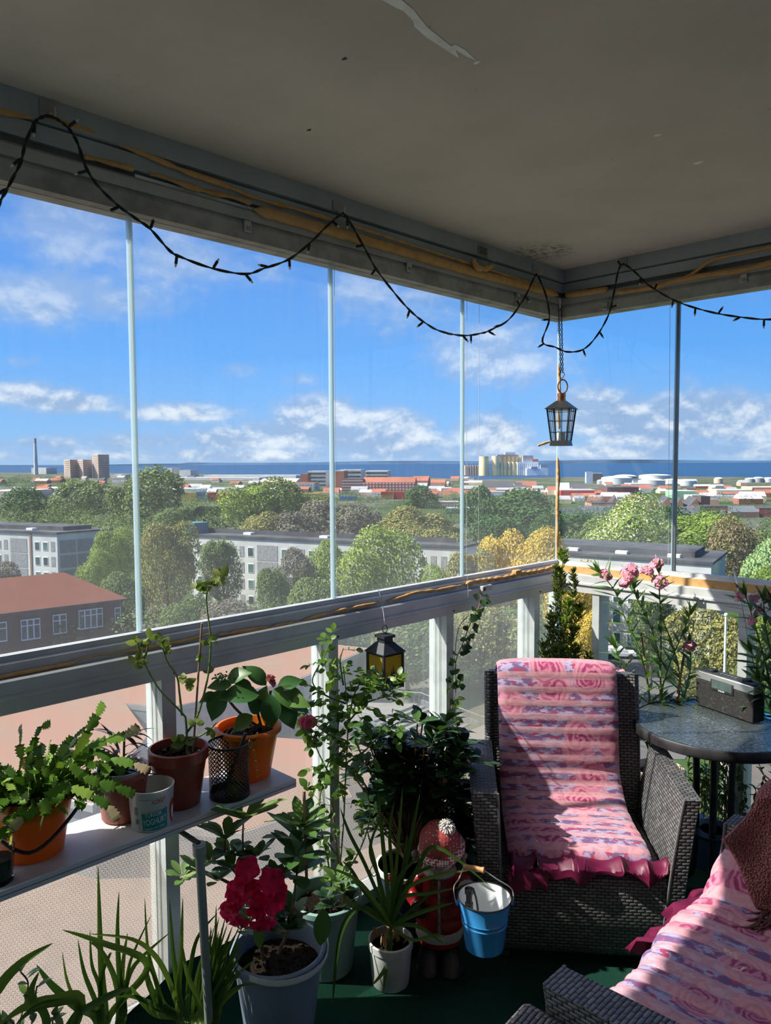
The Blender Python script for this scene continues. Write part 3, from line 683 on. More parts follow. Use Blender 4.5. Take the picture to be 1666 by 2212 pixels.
# grain silos
sil = S('silo_yellow', (0.95, 0.72, 0.38)); sil2 = S('silo_brown', (0.60, 0.44, 0.34)); sil_w = S('silo_white', (0.88, 0.90, 0.93))
sroot = empty('grain_silo', D(1110, 1035, 1450), 'yellow and white grain silos with metal roof housing by the sea', 'silo')
def cyl_at(u, w, vt, vb, d_, m, nm, par):
    p = D(u, vb, d_); r_ = w/2*d_/F_PX; zt_ = D(u, vt, d_).z
    return MB().tube([(p.x, p.y, GROUND), (p.x, p.y, zt_)], r_, 20).build(nm, m, par)
for k in range(6): cyl_at(1006+k*5.5, 6, 1005, 1038, 1500, sil2, 'low_silo', sroot)
for u, w, vt in [(1046,22,986),(1071,18,985)]: cyl_at(u, w, vt, 1040, 1440, sil, 'silo', sroot)
for k in range(6): cyl_at(1084+k*8.4, 8.6, 998, 1040, 1440, sil, 'silo', sroot)
for k in range(6): cyl_at(1080+k*9, 8.8, 986, 1040, 1465, sil, 'silo', sroot)
def block_at(u0, u1, vt, vb, d_, m, nm, par, deep=20):
    a_ = D(u0, vb, d_); b_ = D(u1, vb, d_); zt_ = D((u0+u1)/2, vt, d_).z; zb = GROUND if vb >= 1030 else D((u0+u1)/2, vb, d_).z
    bk = CF.copy(); bk.z = 0; bk = bk.normalized()*deep
    return MB().prism([(a_.x, a_.y), (b_.x, b_.y), (b_.x+bk.x, b_.y+bk.y), (a_.x+bk.x, a_.y+bk.y)], zb, zt_).build(nm, m, par, smooth=False)
block_at(1118, 1163, 998, 1040, 1435, sil_w, 'white_tower', sroot); block_at(1138, 1184, 1012, 1040, 1425, sil_w, 'white_store', sroot)
block_at(1074, 1120, 982, 986, 1450, grey_far, 'roof_housing', sroot, 12); block_at(1092, 1114, 977, 982, 1450, S('light_metal', (0.6, 0.62, 0.66)), 'roof_housing', sroot, 10)
block_at(1130, 1152, 984, 998, 1440, grey_far, 'roof_housing', sroot, 10); block_at(1150, 1163, 992, 998, 1435, roof_red, 'roof_housing', sroot, 10); block_at(1148, 1162, 1008, 1012, 1420, grey_far, 'roof_housing', sroot, 8)
block_at(1168, 1183, 1004, 1012, 1425, grey_far, 'roof_housing', sroot, 8)
for k in range(10): block_at(1120+k*4.3, 1121+k*4.3, 1002, 1034, 1434, grey_far, 'fin', sroot, .5)
# oil tanks
tank_m = S('tank_white', (0.62, 0.64, 0.64)); tank_g = S('tank_grey', (0.36, 0.37, 0.38))
for (u, w, vt, vb, m, lab) in [(1362-30,64,1028,1046,tank_m,'broad white storage tank left of the tank group'), (1408,56,1034,1049,tank_m,'low white storage tank in front of the large dome'), (1352-2,50,1025,1040,tank_g,'grey storage tank partly behind the white one'), (1415,66,1024,1036,tank_m,'widest domed storage tank behind the others'), (1297,14,1036,1046,tank_g,'small grey tank beside the blue-grey stack'), (1482,44,1035,1049,tank_m,'white storage tank just right of the mullion'), (1452,36,1034,1046,tank_m,'white tank partly hidden by the mullion'),
                            (1552,18,1031,1044,beige_far,'small beige tank right of the mullion'), (1638,22,1030,1042,tank_g,'grey tank near the right edge of the view'), (1660,22,1031,1042,tank_m,'white tank at the right edge of the view'), (1620,20,1032,1042,tank_g,'third grey tank from the right edge')]:
    p = Z(u, vb, GROUND); d_ = depth_of(p); r_ = w/2*d_/F_PX; zt_ = D(u, vt+(vb-vt)*.22, d_).z
    hh = zt_-GROUND; root = empty('storage_tank', (p.x, p.y, GROUND), lab, 'tank')
    MB().lathe([(r_, 0), (r_, hh)], 32, (p.x, p.y, GROUND)).build('shell', m, root)
    MB().lathe([(r_*1.01, hh), (r_*.7, hh+hh*.18), (r_*.3, hh+hh*.27), (0.01, hh+hh*.3)], 32, (p.x, p.y, GROUND)).build('roof', tank_m, root)
block = bar_building
block('stack_building', 1267, 1281, 1021, 1044, S('bluegrey', (0.35, 0.42, 0.55)), grey_far, 'blue-grey industrial tower beside the storage tanks', 20)
block('stack_building', 1281, 1302, 1023, 1040, dark_far, grey_far, 'dark grey industrial shed beside the blue-grey tower', 20)
# middle-distance town, left to right
block('white_hotel', 665, 704, 1019, 1052, white_far, white_far, 'white multi-storey building left of the second mullion', 25, bands=(4, win_dark, 0))
block('brick_annex', 650, 672, 1025, 1052, brick_far, roof_red, 'small brick wing joined to the white multi-storey building', 25)
block('white_flats', 735, 780, 1016, 1052, white_far, white_far, 'white multi-storey building with brick ends right of the second mullion', 25, bands=(4, win_dark, 0))
block('brick_tower', 724, 743, 1018, 1056, brick_far, white_far, 'brick tower beside the second mullion', 22)
block('brick_office', 738, 785, 1036, 1066, brick_far, dark_far, 'brick office block in front of the white flats', 22, bands=(5, grey_far, 0))
block('white_flats', 790, 838, 1018, 1048, white_far, white_far, 'white multi-storey building rising behind the long red roof', 25, bands=(4, win_dark, 0))
block('brick_wing', 770, 800, 1020, 1048, brick_far, brick_far, 'brick wing between two white multi-storey buildings', 25)
block('red_brick_warehouse', 783, 897, 1031, 1066, S('salmon_brick', (0.50, 0.20, 0.16)), roof_red, 'long red brick building with rows of white windows and red roof', 22, gable=.3, bands=(4, white_far, 16))
block('red_brick_warehouse', 890, 925, 1029, 1056, brick_far, roof_red, 'darker end wing of the long red brick building', 30, gable=.35)
block('brick_shed', 925, 962, 1036, 1052, tan_far, roof_red, 'low orange brick shed right of the long red building', 20, gable=.4)
block('white_row', 560, 640, 1034, 1050, cream_far, beige_far, 'cream row of low roofs left of the white multi-storey building', 30, gable=.4)
block('white_row', 620, 680, 1044, 1060, white_far, roof_red, 'white row with red roof below the white multi-storey building', 20, bands=(3, grey_far, 10))
block('long_shed', 380, 560, 1032, 1037, white_far, white_far, 'long low white harbour shed along the shore', 40)
block('long_shed', 440, 640, 1027, 1033, S('light_shed', (0.6, 0.6, 0.62)), white_far, 'long pale harbour shed farther out along the shore', 40)
block('harbour_building', 355, 372, 1012, 1034, white_far, white_far, 'small white harbour building right of the first mullion', 30)
block('harbour_building', 388, 412, 1016, 1034, white_far, grey_far, 'second white harbour building right of the first mullion', 30)
block('harbour_building', 68, 100, 1011, 1024, white_far, white_far, 'white works building at the foot of the tall chimney', 40)
block('white_shed', 238, 262, 1026, 1034, white_far, white_far, 'low white shed right of the three towers', 30)
block('grey_shed', 36, 150, 1056, 1068, S('lt_grey_shed', (0.42, 0.44, 0.48)), white_far, 'long pale-roofed shed beyond the trees on the left', 40)
block('grey_shed', -40, 48, 1062, 1080, beige_far, white_far, 'beige shed at the left edge of the view', 40)
block('grey_shed', 280, 500, 1057, 1063, white_far, S('shed_roof', (0.5, 0.52, 0.55)), 'long shed roof behind the row of containers', 40)
# shipping containers
for k, (u0, u1, vt, vb, m, lab) in enumerate([(392,424,1064,1082,yellow_far,'yellow shipping container left of the blue one'), (424,442,1062,1068,blue_far,'small blue container on top of a white one'), (422,448,1068,1084,white_far,'white container below the blue one'), (448,488,1064,1078,red_far,'dark red container behind the pink one'), (458,484,1068,1085,pink_far,'bright pink shipping container'), (484,510,1066,1080,tan_far,'orange-brown container right of the pink one'),
        (648,690,1066,1074,yellow_far,'upper yellow container of the stack left of the second mullion'), (652,715,1074,1086,S('container_orange', (0.66, 0.32, 0.10)),'orange container under the yellow ones'), (676,714,1064,1076,cream_far,'pale yellow container of the left stack'), (650,712,1084,1096,red_far,'red container at the bottom of the left stack'),
        (734,770,1072,1080,blue_far,'light blue canopy roof near the second mullion'), (778,806,1090,1100,red_far,'rust-red container low in the yard'), (823,849,1062,1068,red_far,'red top container of the left yellow stack'), (823,849,1068,1088,yellow_far,'tall yellow container stack in the middle of the yard'), (850,878,1062,1070,red_far,'bright red top container of the right stack'), (850,878,1070,1086,yellow_far,'yellow and red container stack right of the middle'), (850,880,1080,1090,red_far,'red base container of the right stack'), (800,826,1090,1097,tan_far,'brown container lying left of the tall stack')]):
    vb_ = max(vb, 1086) if vt > 1060 else vb
    p0 = D(u0, vb, 500+k*1.5); p1 = D(u1, vb, 500+k*1.5); z0 = D((u0+u1)/2, vb, 500+k*1.5).z; z1 = D((u0+u1)/2, vt, 500+k*1.5).z
    if z0 < GROUND+3 or vb >= 1083: z0 = GROUND
    bk = Vector((CF.x, CF.y, 0)).normalized()*2.6
    mb = MB().prism([(p0.x, p0.y), (p1.x, p1.y), (p1.x+bk.x, p1.y+bk.y), (p0.x+bk.x, p0.y+bk.y)], z0, z1)
    tag(mb.build('shipping_container' if 'canopy' not in lab else 'yard_canopy', m, smooth=False), lab, 'container' if 'canopy' not in lab else 'canopy')
# villas and sheds between the third mullion and the silos
block('villa', 957, 978, 1057, 1079, S('villa_cream', (0.66, 0.50, 0.30)), S('villa_roof', (0.30, 0.13, 0.09)), 'cream villa with steep brown roof left of the third mullion', 9, gable=.55)
block('villa', 968, 998, 1054, 1072, cream_far, roof_red, 'yellow villa with orange roof just left of the third mullion', 9, gable=.5)
block('villa', 925, 944, 1058, 1076, S('villa_pink', (0.60, 0.36, 0.32)), roof_red, 'small pink house left of the villas', 9, gable=.5)
block('long_brick_row', 918, 1000, 1086, 1098, S('row_brick', (0.42, 0.18, 0.14)), grey_far, 'low long brick row with white windows left of the third mullion', 12, bands=(1, white_far, 16))
block('long_brick_row', 965, 1090, 1100, 1110, dark_far, grey_far, 'dark long roof behind the trees at the third mullion', 12)
block('grey_roof_house', 1047, 1110, 1040, 1062, cream_far, dark_far, 'cream house with long dark roof below the silos', 16, gable=.6)
block('grey_roof_house', 1115, 1160, 1040, 1056, tan_far, roof_red, 'red-roofed house below the white silo', 14, gable=.6)
block('white_hall', 1050, 1100, 1064, 1090, white_far, S('hall_roof', (0.35, 0.38, 0.42)), 'white hall with bluish roof between the dark trees', 14, bands=(1, dark_far, 8))
# right side: industrial quarter
block('sharp_gable', 1205, 1232, 1043, 1070, beige_far, S('patina', (0.45, 0.52, 0.50)), 'beige house with pale pointed roof right of the corner', 14, gable=.6)
block('dark_roof_hall', 1232, 1268, 1044, 1062, dark_far, dark_far, 'hall with dark pitched roof beside the pointed roof', 25, gable=.7)
block('red_hall', 1212, 1288, 1060, 1073, red_far, S('hall_grey', (0.42, 0.40, 0.42)), 'long red hall right of the corner', 25)
block('red_hall', 1288, 1312, 1060, 1074, S('red2', (0.48, 0.08, 0.07)), roof_red, 'small red gabled hall beside the long red one', 25, gable=.35)
block('dark_roof_hall', 1312, 1380, 1054, 1076, S('maroon', (0.16, 0.07, 0.07)), dark_far, 'maroon and black works with pipes behind the saw-tooth roofs', 30)
block('white_modern_hall', 1362, 1412, 1046, 1058, white_far, white_far, 'white curved-roof hall below the storage tanks', 30)
# saw-tooth roofs
saw = empty('sawtooth_factory', Z(1400, 1100, GROUND), 'brick factory with a row of saw-tooth roofs', 'factory')
saw_w = S('saw_brick', (0.50, 0.26, 0.17))
for k, (u0, u1, vp, vb) in enumerate([(1290,1310,1074,1092),(1315,1337,1073,1092),(1340,1364,1073,1094),(1364,1386,1073,1094),(1398,1418,1074,1096),(1424,1452,1074,1098),(1455,1478,1076,1098),(1484,1514,1076,1100)]):
    d_ = 25*F_PX/(vb+6-1000)
    a_ = D(u0, vb, d_); b_ = D(u1, vb, d_); c_ = D(u1-(u1-u0)*.28, vp, d_); bk = Vector((CF.x, CF.y, 0)).normalized()*30+Vector((CR.x, CR.y, 0))*8
    F3 = [(a_.x, a_.y, GROUND), (b_.x, b_.y, GROUND), (b_.x, b_.y, b_.z), (c_.x, c_.y, c_.z), (a_.x, a_.y, a_.z)]
    B3 = [(x+bk.x, y+bk.y, z) for x, y, z in F3]
    MB().add(F3+B3, [(0,1,2,3,4)]).build('gable_wall', saw_w, saw, smooth=False)
    MB().add(F3+B3, [(2,3,8,7),(3,4,9,8),(4,0,5,9)]).build('roof', dark_far, saw, smooth=False)
block('brick_workshop', 1278, 1345, 1088, 1098, saw_w, dark_far, 'low brick wing under the left saw-tooth roofs', 20)
block('dark_tower', 1514, 1534, 1074, 1102, S('dark_brick', (0.14, 0.09, 0.08)), dark_far, 'dark brick tower at the end of the saw-tooth roofs', 14)
block('long_dark_roof', 1205, 1260, 1098, 1122, cream_far, dark_far, 'long dark roof over a cream wall right of the corner', 14, gable=.6)
block('long_dark_roof', 1255, 1330, 1094, 1118, cream_far, S('slate', (0.13, 0.14, 0.16)), 'grey slate roof over a cream wall left of the chestnut', 14, gable=.6)
block('green_hall', 1456, 1505, 1062, 1076, green_far, S('green_roof', (0.40, 0.55, 0.42)), 'pale green hall right of the mullion', 22)
block('yellow_hall', 1548, 1625, 1060, 1072, cream_far, white_far, 'long yellow-cream hall on the right', 22, bands=(1, beige_far, 12))
block('brown_hall', 1625, 1690, 1054, 1072, S('hall_tan', (0.50, 0.34, 0.24)), beige_far, 'tan hall with window rows at the right edge', 22, bands=(2, dark_far, 10))
block('white_canopy', 1500, 1640, 1073, 1082, white_far, white_far, 'long white flat roof above the trees on the right', 22)
block('billboard_wall', 1533, 1554, 1080, 1093, S('poster', (0.75, 0.40, 0.25)), white_far, 'small orange and white billboard on the right', 2)
block('slate_house', 1462, 1520, 1096, 1124, S('slate2', (0.15, 0.15, 0.17)), S('slate3', (0.12, 0.12, 0.14)), 'dark slate-roofed house right of the mullion', 12, gable=.7)
block('brick_villa', 1512, 1572, 1096, 1120, S('villa_red', (0.45, 0.17, 0.12)), dark_far, 'red brick house with white windows on the right', 12, bands=(1, white_far, 3))
block('brick_villa', 1580, 1640, 1094, 1118, S('villa_tan', (0.36, 0.22, 0.17)), S('slate4', (0.16, 0.17, 0.19)), 'brick house with slate roof and gable on the right', 12, gable=.5)
block('brick_villa', 1640, 1690, 1100, 1116, S('villa_red2', (0.42, 0.15, 0.12)), dark_far, 'low red house at the right edge', 12)
# scattered roofs of the town between the named ones
rnd = random.Random(4)
LM = [(-60, 130, 'left of the three towers'), (130, 290, 'below the three towers'), (290, 400, 'right of the first mullion'), (400, 560, 'above the pink container'), (560, 700, 'left of the second mullion'), (700, 820, 'right of the second mullion'), (820, 930, 'near the long red warehouse'), (930, 1030, 'around the third mullion'), (1030, 1200, 'below the grain silos'), (1200, 1320, 'right of the glazed corner'), (1320, 1450, 'below the white tanks'), (1450, 1560, 'right of the grey mullion'), (1560, 1760, 'towards the right edge')]
WN = {'far_white': 'white', 'far_beige': 'beige', 'far_cream': 'cream', 'far_brick': 'brick', 'far_grey': 'grey', 'far_tan': 'tan'}; RN = {'far_red_roof': 'red', 'far_grey': 'grey', 'far_dark': 'dark', 'far_white': 'white'}
seen_l = set()
for k in range(190):
    u = rnd.uniform(-60, 1700); v = rnd.uniform(1034, 1076) if u < 1200 else rnd.uniform(1042, 1092)
    if 1030 < u < 1195: v = rnd.uniform(1050, 1072)
    w = rnd.uniform(14, 42)*(v-1003)/60; h_ = rnd.uniform(8, 17)*(v-1003)/60; dp = rnd.uniform(8, 16)
    wl = rnd.choice([white_far, beige_far, cream_far, brick_far, grey_far, tan_far]); rf = rnd.choice([roof_red, grey_far, dark_far, roof_red, white_far])
    place = next(t for a_, b_, t in LM if a_ <= u <= b_); size = 'small' if w < 26 else 'long'
    lab = 'far %s %s house with %s roof %s' % (size, WN[wl.name], RN[rf.name], place)
    if lab in seen_l: continue
    seen_l.add(lab); block('town_house', u, u+w, v-h_, v, wl, rf, lab, dp, gable=.45, cat='house', group='small houses scattered through the town')

# ---- trees
def crown_mesh(seed, lobes, n, ls, flat=0.8, sparse=0.0, flowers=0, skew=0.3):
    rg = random.Random(seed); L_ = []
    for i in range(lobes):
        a_ = rg.uniform(0, 6.283); r_ = rg.uniform(0, .55); z_ = rg.uniform(-.5, .55)
        L_.append((Vector((r_*math.cos(a_), r_*math.sin(a_), z_*flat)), rg.uniform(.26, .46)*(1-.3*abs(z_))))
    L_.append((Vector((0, 0, 0)), .6)); mb = MB(); mb2 = MB(); cnt = 0
    while cnt < n:
        c_, r_ = rg.choice(L_); v_ = Vector((rg.gauss(0, 1), rg.gauss(0, 1), rg.gauss(0.25, 1))).normalized()
        p = c_+v_*r_*rg.uniform(.82, 1.08)
        if any((p-c2).length < r2*.78 for c2, r2 in L_ if c2 is not c_) and rg.random() < .85: continue
        if sparse and noise.noise(p*4.5+Vector((seed, 0, 0))) > .55-sparse: 
            cnt += .35; continue
        cnt += 1
        nn = (v_+Vector((rg.gauss(0, .45), rg.gauss(0, .45), rg.gauss(0, .45)))).normalized(); t_ = nn.cross(Vector((rg.random(), rg.random(), rg.random()))).normalized(); b_ = nn.cross(t_)
        s_ = ls*rg.uniform(.6, 1.3); tgt = mb2 if flowers and rg.random() < flowers and v_.z > -.5 else mb
        if tgt is mb2: s_ *= .8; p = p+v_*.02
        tgt.add([p-t_*s_, p-b_*s_*.6+nn*s_*.2, p+t_*s_, p+b_*s_*.6+nn*s_*.15], [(0, 1, 2, 3)])
    return mb, mb2, L_
def trunk_mesh(seed, L_, h):
    rg = random.Random(seed); mb = MB()
    mb.tube([(0, 0, -h), (0.01, .01, -h*.5), (0.02, 0, 0)], [.045, .038, .022], 7)
    for c_, r_ in L_[:9]: mb.tube([(0, 0, -h*.45), (c_.x*.45, c_.y*.45, c_.z*.4-.15), tuple(c_*1.15)], [.024, .014, .004], 5)
    return mb
def lm(nm, a_, b_, c_): return leaf_mat(nm, a_, b_, c_, rough=.7, trans=.25, scale=.8, spec=.15)
TL = {
 'mid': lm('tree_mid_green', (0.12, 0.175, 0.05), (0.17, 0.235, 0.07), (0.24, 0.30, 0.10)),
 'bright': lm('tree_bright_green', (0.20, 0.28, 0.05), (0.28, 0.37, 0.07), (0.36, 0.44, 0.10)),
 'dark': lm('tree_dark_green', (0.041, 0.101, 0.034), (0.074, 0.155, 0.047), (0.115, 0.203, 0.061)),
 'yellow': lm('tree_yellow', (0.459, 0.338, 0.054), (0.675, 0.499, 0.095), (0.837, 0.621, 0.162)),
 'olive': lm('tree_olive', (0.203, 0.216, 0.068), (0.311, 0.297, 0.095), (0.432, 0.365, 0.149)),
 'bronze': lm('tree_bronze', (0.203, 0.142, 0.081), (0.297, 0.230, 0.121), (0.324, 0.324, 0.149)),
 'grey': lm('tree_bare_grey', (0.162, 0.142, 0.115), (0.230, 0.203, 0.162), (0.270, 0.270, 0.189)),
 'pale': lm('tree_pale_green', (0.270, 0.405, 0.162), (0.378, 0.513, 0.230), (0.472, 0.594, 0.270)),
 'flower': lm('tree_candle_flowers', (0.837, 0.783, 0.405), (0.900, 0.900, 0.567), (0.900, 0.900, 0.702)),
}
bark = solid('bark', (0.10, 0.075, 0.055), 0.9, var=0.2, scale=3)
PROTO = {}
def tree_proto(kind, var, near=False):
    key = (kind, var, near)
    if key in PROTO: return PROTO[key]
    sp = {'grey': .25, 'olive': .12, 'bronze': .1, 'yellow': .06}.get(kind, .0)
    n = 11000 if near else 3600; ls = .026 if near else .042
    fl = .28 if kind == 'chestnut' else 0
    mb, mb2, L_ = crown_mesh(hash((var*7+len(kind)*3)) % 999, 16, n, ls, sparse=sp, flowers=fl)
    mats = [TL['bright' if kind == 'chestnut' else kind]]
    me = mb.build('crown', mats, smooth=False); fo = None
    if fl: fo = mb2.build('flowers', TL['flower'], smooth=False)
    tk = trunk_mesh(var, L_, 1.7).build('trunk', bark)
    ms = (me.data, fo.data if fo else None, tk.data)
    for o in (me, fo, tk):
        if o: bpy.data.objects.remove(o)
    PROTO[key] = ms; return ms
tcount = 0
def tree(kind, u, vtop, w, dist, label, vmid=None, group=None, near=None):
    """top of the crown at (u, vtop), crown w px wide, standing dist metres away"""
    global tcount; tcount += 1
    near = dist < 190 if near is None else near
    cm, fm, tm = tree_proto(kind, tcount % 3, near)
    r_ = w/2*dist/F_PX/0.66; top = D(u, vtop, dist); hgt = top.z-GROUND
    hc = max(r_*.8, min(hgt*.66, r_*1.7)); cz = top.z-hc*.72
    root = empty('tree', (top.x, top.y, GROUND), label, 'tree', group)
    for nm, me in (('crown', cm), ('flowers', fm), ('trunk', tm)):
        if me is None: continue
        o = bpy.data.objects.new(nm, me); col.objects.link(o); o.parent = root
        rz_ = tcount*1.7
        if nm == 'trunk': o.location = (0, 0, cz-GROUND); o.scale = (r_*.8, r_*.8, max(.1, (cz-GROUND)/1.7)); o.rotation_euler = (0, 0, rz_)
        else: o.location = (0, 0, cz-GROUND); o.scale = (r_, r_, hc); o.rotation_euler = (0, 0, rz_)
    return root
# left window
tree('dark', 60, 1052, 100, 330, 'dark round tree above the left white block')
tree('mid', 168, 1028, 130, 320, 'broad mid-green tree behind the left white block')
tree('mid', 262, 1046, 90, 300, 'green tree just left of the first mullion')
tree('mid', 330, 1012, 150, 290, 'tall green tree right behind the first mullion')
tree('mid', 370, 1088, 90, 230, 'rounded green tree right of the first mullion')
tree('bright', 245, 1140, 90, 140, 'bright green tree against the end wall of the left block')
tree('olive', 358, 1130, 125, 118, 'tree dotted with yellow blossom right of the first mullion')
tree('bright', 205, 1190, 70, 120, 'light green tree at the foot of the left block')
tree('mid', 255, 1225, 110, 104, 'low green tree beside the brick house')
tree('grey', 8, 1215, 70, 125, 'half-bare brown tree in front of the left block')
tree('mid', 480, 1150, 95, 125, 'slender green tree in front of the pale block')
tree('grey', 500, 1285, 150, 88, 'low brown-green shrub tree beneath the second pane')
tree('mid', 420, 1290, 130, 92, 'low green tree under the yellow-dotted one')
tree('dark', 445, 1092, 70, 300, 'dark tree below the pink container')
tree('bright', 535, 1050, 110, 290, 'light green tree left of the middle grove')
tree('mid', 600, 1036, 130, 300, 'large green tree in the middle grove')
tree('mid', 660, 1060, 100, 310, 'green tree right of the middle grove')
tree('grey', 620, 1098, 130, 240, 'bare-branched brown tree behind the flat roof')
tree('grey', 700, 1080, 110, 250, 'bare brown tree left of the second mullion')
tree('olive', 560, 1110, 110, 235, 'olive tree behind the flat roof')
tree('mid', 590, 1215, 90, 105, 'green tree in front of the pale block, left of the second mullion')
tree('grey', 640, 1185, 80, 112, 'white-blossoming greyish tree beside the second mullion')
tree('bright', 690, 1170, 90, 115, 'bright green tree directly behind the second mullion')
tree('mid', 680, 1235, 150, 90, 'olive-green tree at the foot of the second mullion')
# middle window
tree('grey', 765, 1092, 110, 240, 'grey bare tree right of the second mullion')
tree('bright', 810, 1140, 165, 110, 'large fresh green tree in the third pane')
tree('olive', 880, 1090, 170, 150, 'tall olive-brown tree behind the fresh green one')
tree('olive', 935, 1140, 130, 130, 'brown-olive tree left of the third mullion')
tree('bright', 950, 1222, 80, 100, 'small bright bush low left of the third mullion')
tree('dark', 965, 1118, 60, 200, 'dark green tree left of the third mullion')
tree('dark', 905, 1050, 70, 420, 'dark tree in front of the long red building')
tree('bright', 945, 1076, 26, 430, 'small bright tree before the villas')
tree('dark', 1035, 1043, 85, 260, 'tall dark green tree right of the third mullion')
tree('dark', 1140, 1056, 150, 210, 'large dark green tree below the silos')
tree('dark', 1085, 1118, 130, 190, 'dark green tree behind the yellow trees')
tree('dark', 1180, 1100, 90, 170, 'dark green tree left of the corner joint')
tree('yellow', 1070, 1142, 125, 105, 'left one of two golden-yellow trees')
tree('yellow', 1155, 1146, 130, 100, 'golden-yellow tree beside the corner')
tree('yellow', 1240, 1215, 120, 90, 'low yellow tree seen under the short rail')
tree('olive', 1010, 1190, 110, 98, 'orange-green tree at the foot of the third mullion')
# right window
tree('dark', 1240, 1108, 90, 220, 'dark tree with white blossom right of the corner')
tree('mid', 1300, 1110, 100, 200, 'mid-green tree left of the flowering chestnut')
tree('chestnut', 1365, 1078, 180, 150, 'large chestnut tree covered in cream flower candles')
tree('dark', 1440, 1092, 90, 240, 'dark tree behind the mullion on the right')
tree('bright', 1545, 1108, 170, 150, 'large bright green tree right of the mullion')
tree('mid', 1475, 1118, 80, 160, 'green tree beside the mullion on the right')
tree('bronze', 1610, 1125, 150, 115, 'bronze-green tree near the right edge')
tree('pale', 1680, 1150, 160, 95, 'pale green tree at the right edge')
tree('bright', 1665, 1225, 90, 80, 'yellow-green shrub low at the right edge')
tree('olive', 1540, 1310, 170, 72, 'orange-toned tree behind the flagpole')
tree('mid', 1410, 1240, 110, 85, 'green tree in front of the concrete block')
tree('yellow', 1270, 1310, 90, 78, 'yellow shrub behind the short-wall post')
# below the rail
tree('mid', 880, 1300, 190, 80, 'green tree seen under the rail beside the black lantern')
tree('olive', 1040, 1310, 200, 82, 'olive tree on the lawn under the rail')
tree('mid', 780, 1330, 130, 90, 'dull green tree under the rail right of the post')
tree('mid', 1150, 1290, 160, 95, 'grey-green tree under the rail near the corner')
tree('dark', 1180, 1360, 100, 80, 'dark green tree low behind the corner post')
tree('mid', 1640, 1400, 110, 62, 'green tree low behind the right oleander')
# distant belts of wood: each row is beyond counting
def belt(u0, u1, v0, v1, d0, d1, n, kind, label, sz=(7, 12)):
    rg = random.Random(int(u0)+int(v0)*3); mb = MB(); me = tree_proto(kind, 1, False)[0]
    vs0 = [v.co.copy() for v in me.vertices][:3200]; root_vs = []; fs = []; V_ = []
    for i in range(n):
        u = rg.uniform(u0, u1); t = rg.random(); d_ = d0+(d1-d0)*t; r_ = rg.uniform(*sz)
        p = D(u, 1003, d_); h_ = (1003-(v0+(v1-v0)*(1-t)))*d_/F_PX+CAM.z   # crown top height
        cz = min(h_, 0)-r_*.6; c_, s_ = math.cos(i), math.sin(i); b_ = len(V_)
        take = 1200
        st_ = rg.randrange(0, 500)*4
        for v in vs0[st_:st_+take*1] if st_+take <= len(vs0) else vs0[:take]:
            V_.append((p.x+r_*(v.x*c_-v.y*s_), p.y+r_*(v.x*s_+v.y*c_), cz+r_*.8*v.z))
        k2 = (len(V_)-b_)//4; fs += [(b_+4*j, b_+4*j+1, b_+4*j+2, b_+4*j+3) for j in range(k2)]
    mb.v = V_; mb.f = fs; mb.mi = [0]*len(fs)
    return tag(mb.build('distant_woodland', TL[kind], smooth=False, kind='stuff'), label, 'woodland')
belt(-80, 300, 1022, 1046, 700, 1150, 70, 'dark', 'dark belt of woodland along the horizon on the left')
belt(380, 1000, 1040, 1062, 480, 900, 70, 'dark', 'broken line of trees through the harbour town', (5, 9))
belt(1195, 1700, 1046, 1075, 380, 900, 60, 'dark', 'scattered trees among the industrial halls on the right', (5, 9))
belt(-120, 700, 1060, 1084, 330, 560, 110, 'mid', 'woodland rows beyond the left blocks of flats', (7, 11))
belt(700, 1190, 1064, 1100, 300, 520, 60, 'dark', 'dark tree rows between the container yard and the olive trees', (6, 10))
belt(1195, 1760, 1092, 1120, 230, 340, 50, 'dark', 'tree row in front of the saw-tooth factory', (6, 9))
belt(560, 930, 1056, 1068, 480, 620, 22, 'mid', 'row of small trees in front of the long red building', (4, 6))
belt(-80, 480, 1080, 1130, 170, 330, 60, 'mid', 'green thicket behind the left white block', (8, 12))
belt(480, 1180, 1130, 1170, 170, 260, 60, 'grey', 'brown thicket behind the pale middle block', (7, 11))
belt(1190, 1700, 1118, 1170, 130, 230, 44, 'mid', 'green thicket between the right-hand trees', (7, 10))
belt(-60, 1180, 1250, 1330, 90, 112, 34, 'mid', 'low green undergrowth at the foot of the blocks', (4, 7))
# ================================================================== FURNITURE
m, nt = new_mat('wicker_weave')
tc = nt.node('ShaderNodeTexCoord'); o3 = nt.sep(tc.outputs['Object']); n3 = nt.sep(tc.outputs['Normal'])
isx = nt.m('GREATER_THAN', nt.m('ABSOLUTE', n3[0]), 0.62); isz = nt.m('GREATER_THAN', nt.m('ABSOLUTE', n3[2]), 0.62)
uu = nt.m('MULTIPLY_ADD', isx, nt.m('SUBTRACT', o3[1], o3[0]), o3[0]); vv = nt.m('MULTIPLY_ADD', isz, nt.m('SUBTRACT', o3[1], o3[2]), o3[2])
wob = nt.noise(tc.outputs['Object'], 14, 3)
RH, BW = 0.0104, 0.025
vr = nt.m('DIVIDE', nt.m('MULTIPLY_ADD', wob, 0.004, vv), RH); row = nt.m('FLOOR', vr); fv = nt.m('FRACT', vr)
ur = nt.m('ADD', nt.m('DIVIDE', nt.m('MULTIPLY_ADD', wob, 0.006, uu), BW), nt.m('MULTIPLY', nt.m('MODULO', row, 2.0), 0.5)); fu = nt.m('FRACT', ur); cellid = nt.comb(nt.m('FLOOR', ur), row, 0.0)
pu = nt.m('MULTIPLY', nt.m('MULTIPLY', fu, nt.m('SUBTRACT', 1.0, fu)), 4.0); pv = nt.m('MULTIPLY', nt.m('MULTIPLY', fv, nt.m('SUBTRACT', 1.0, fv)), 4.0)
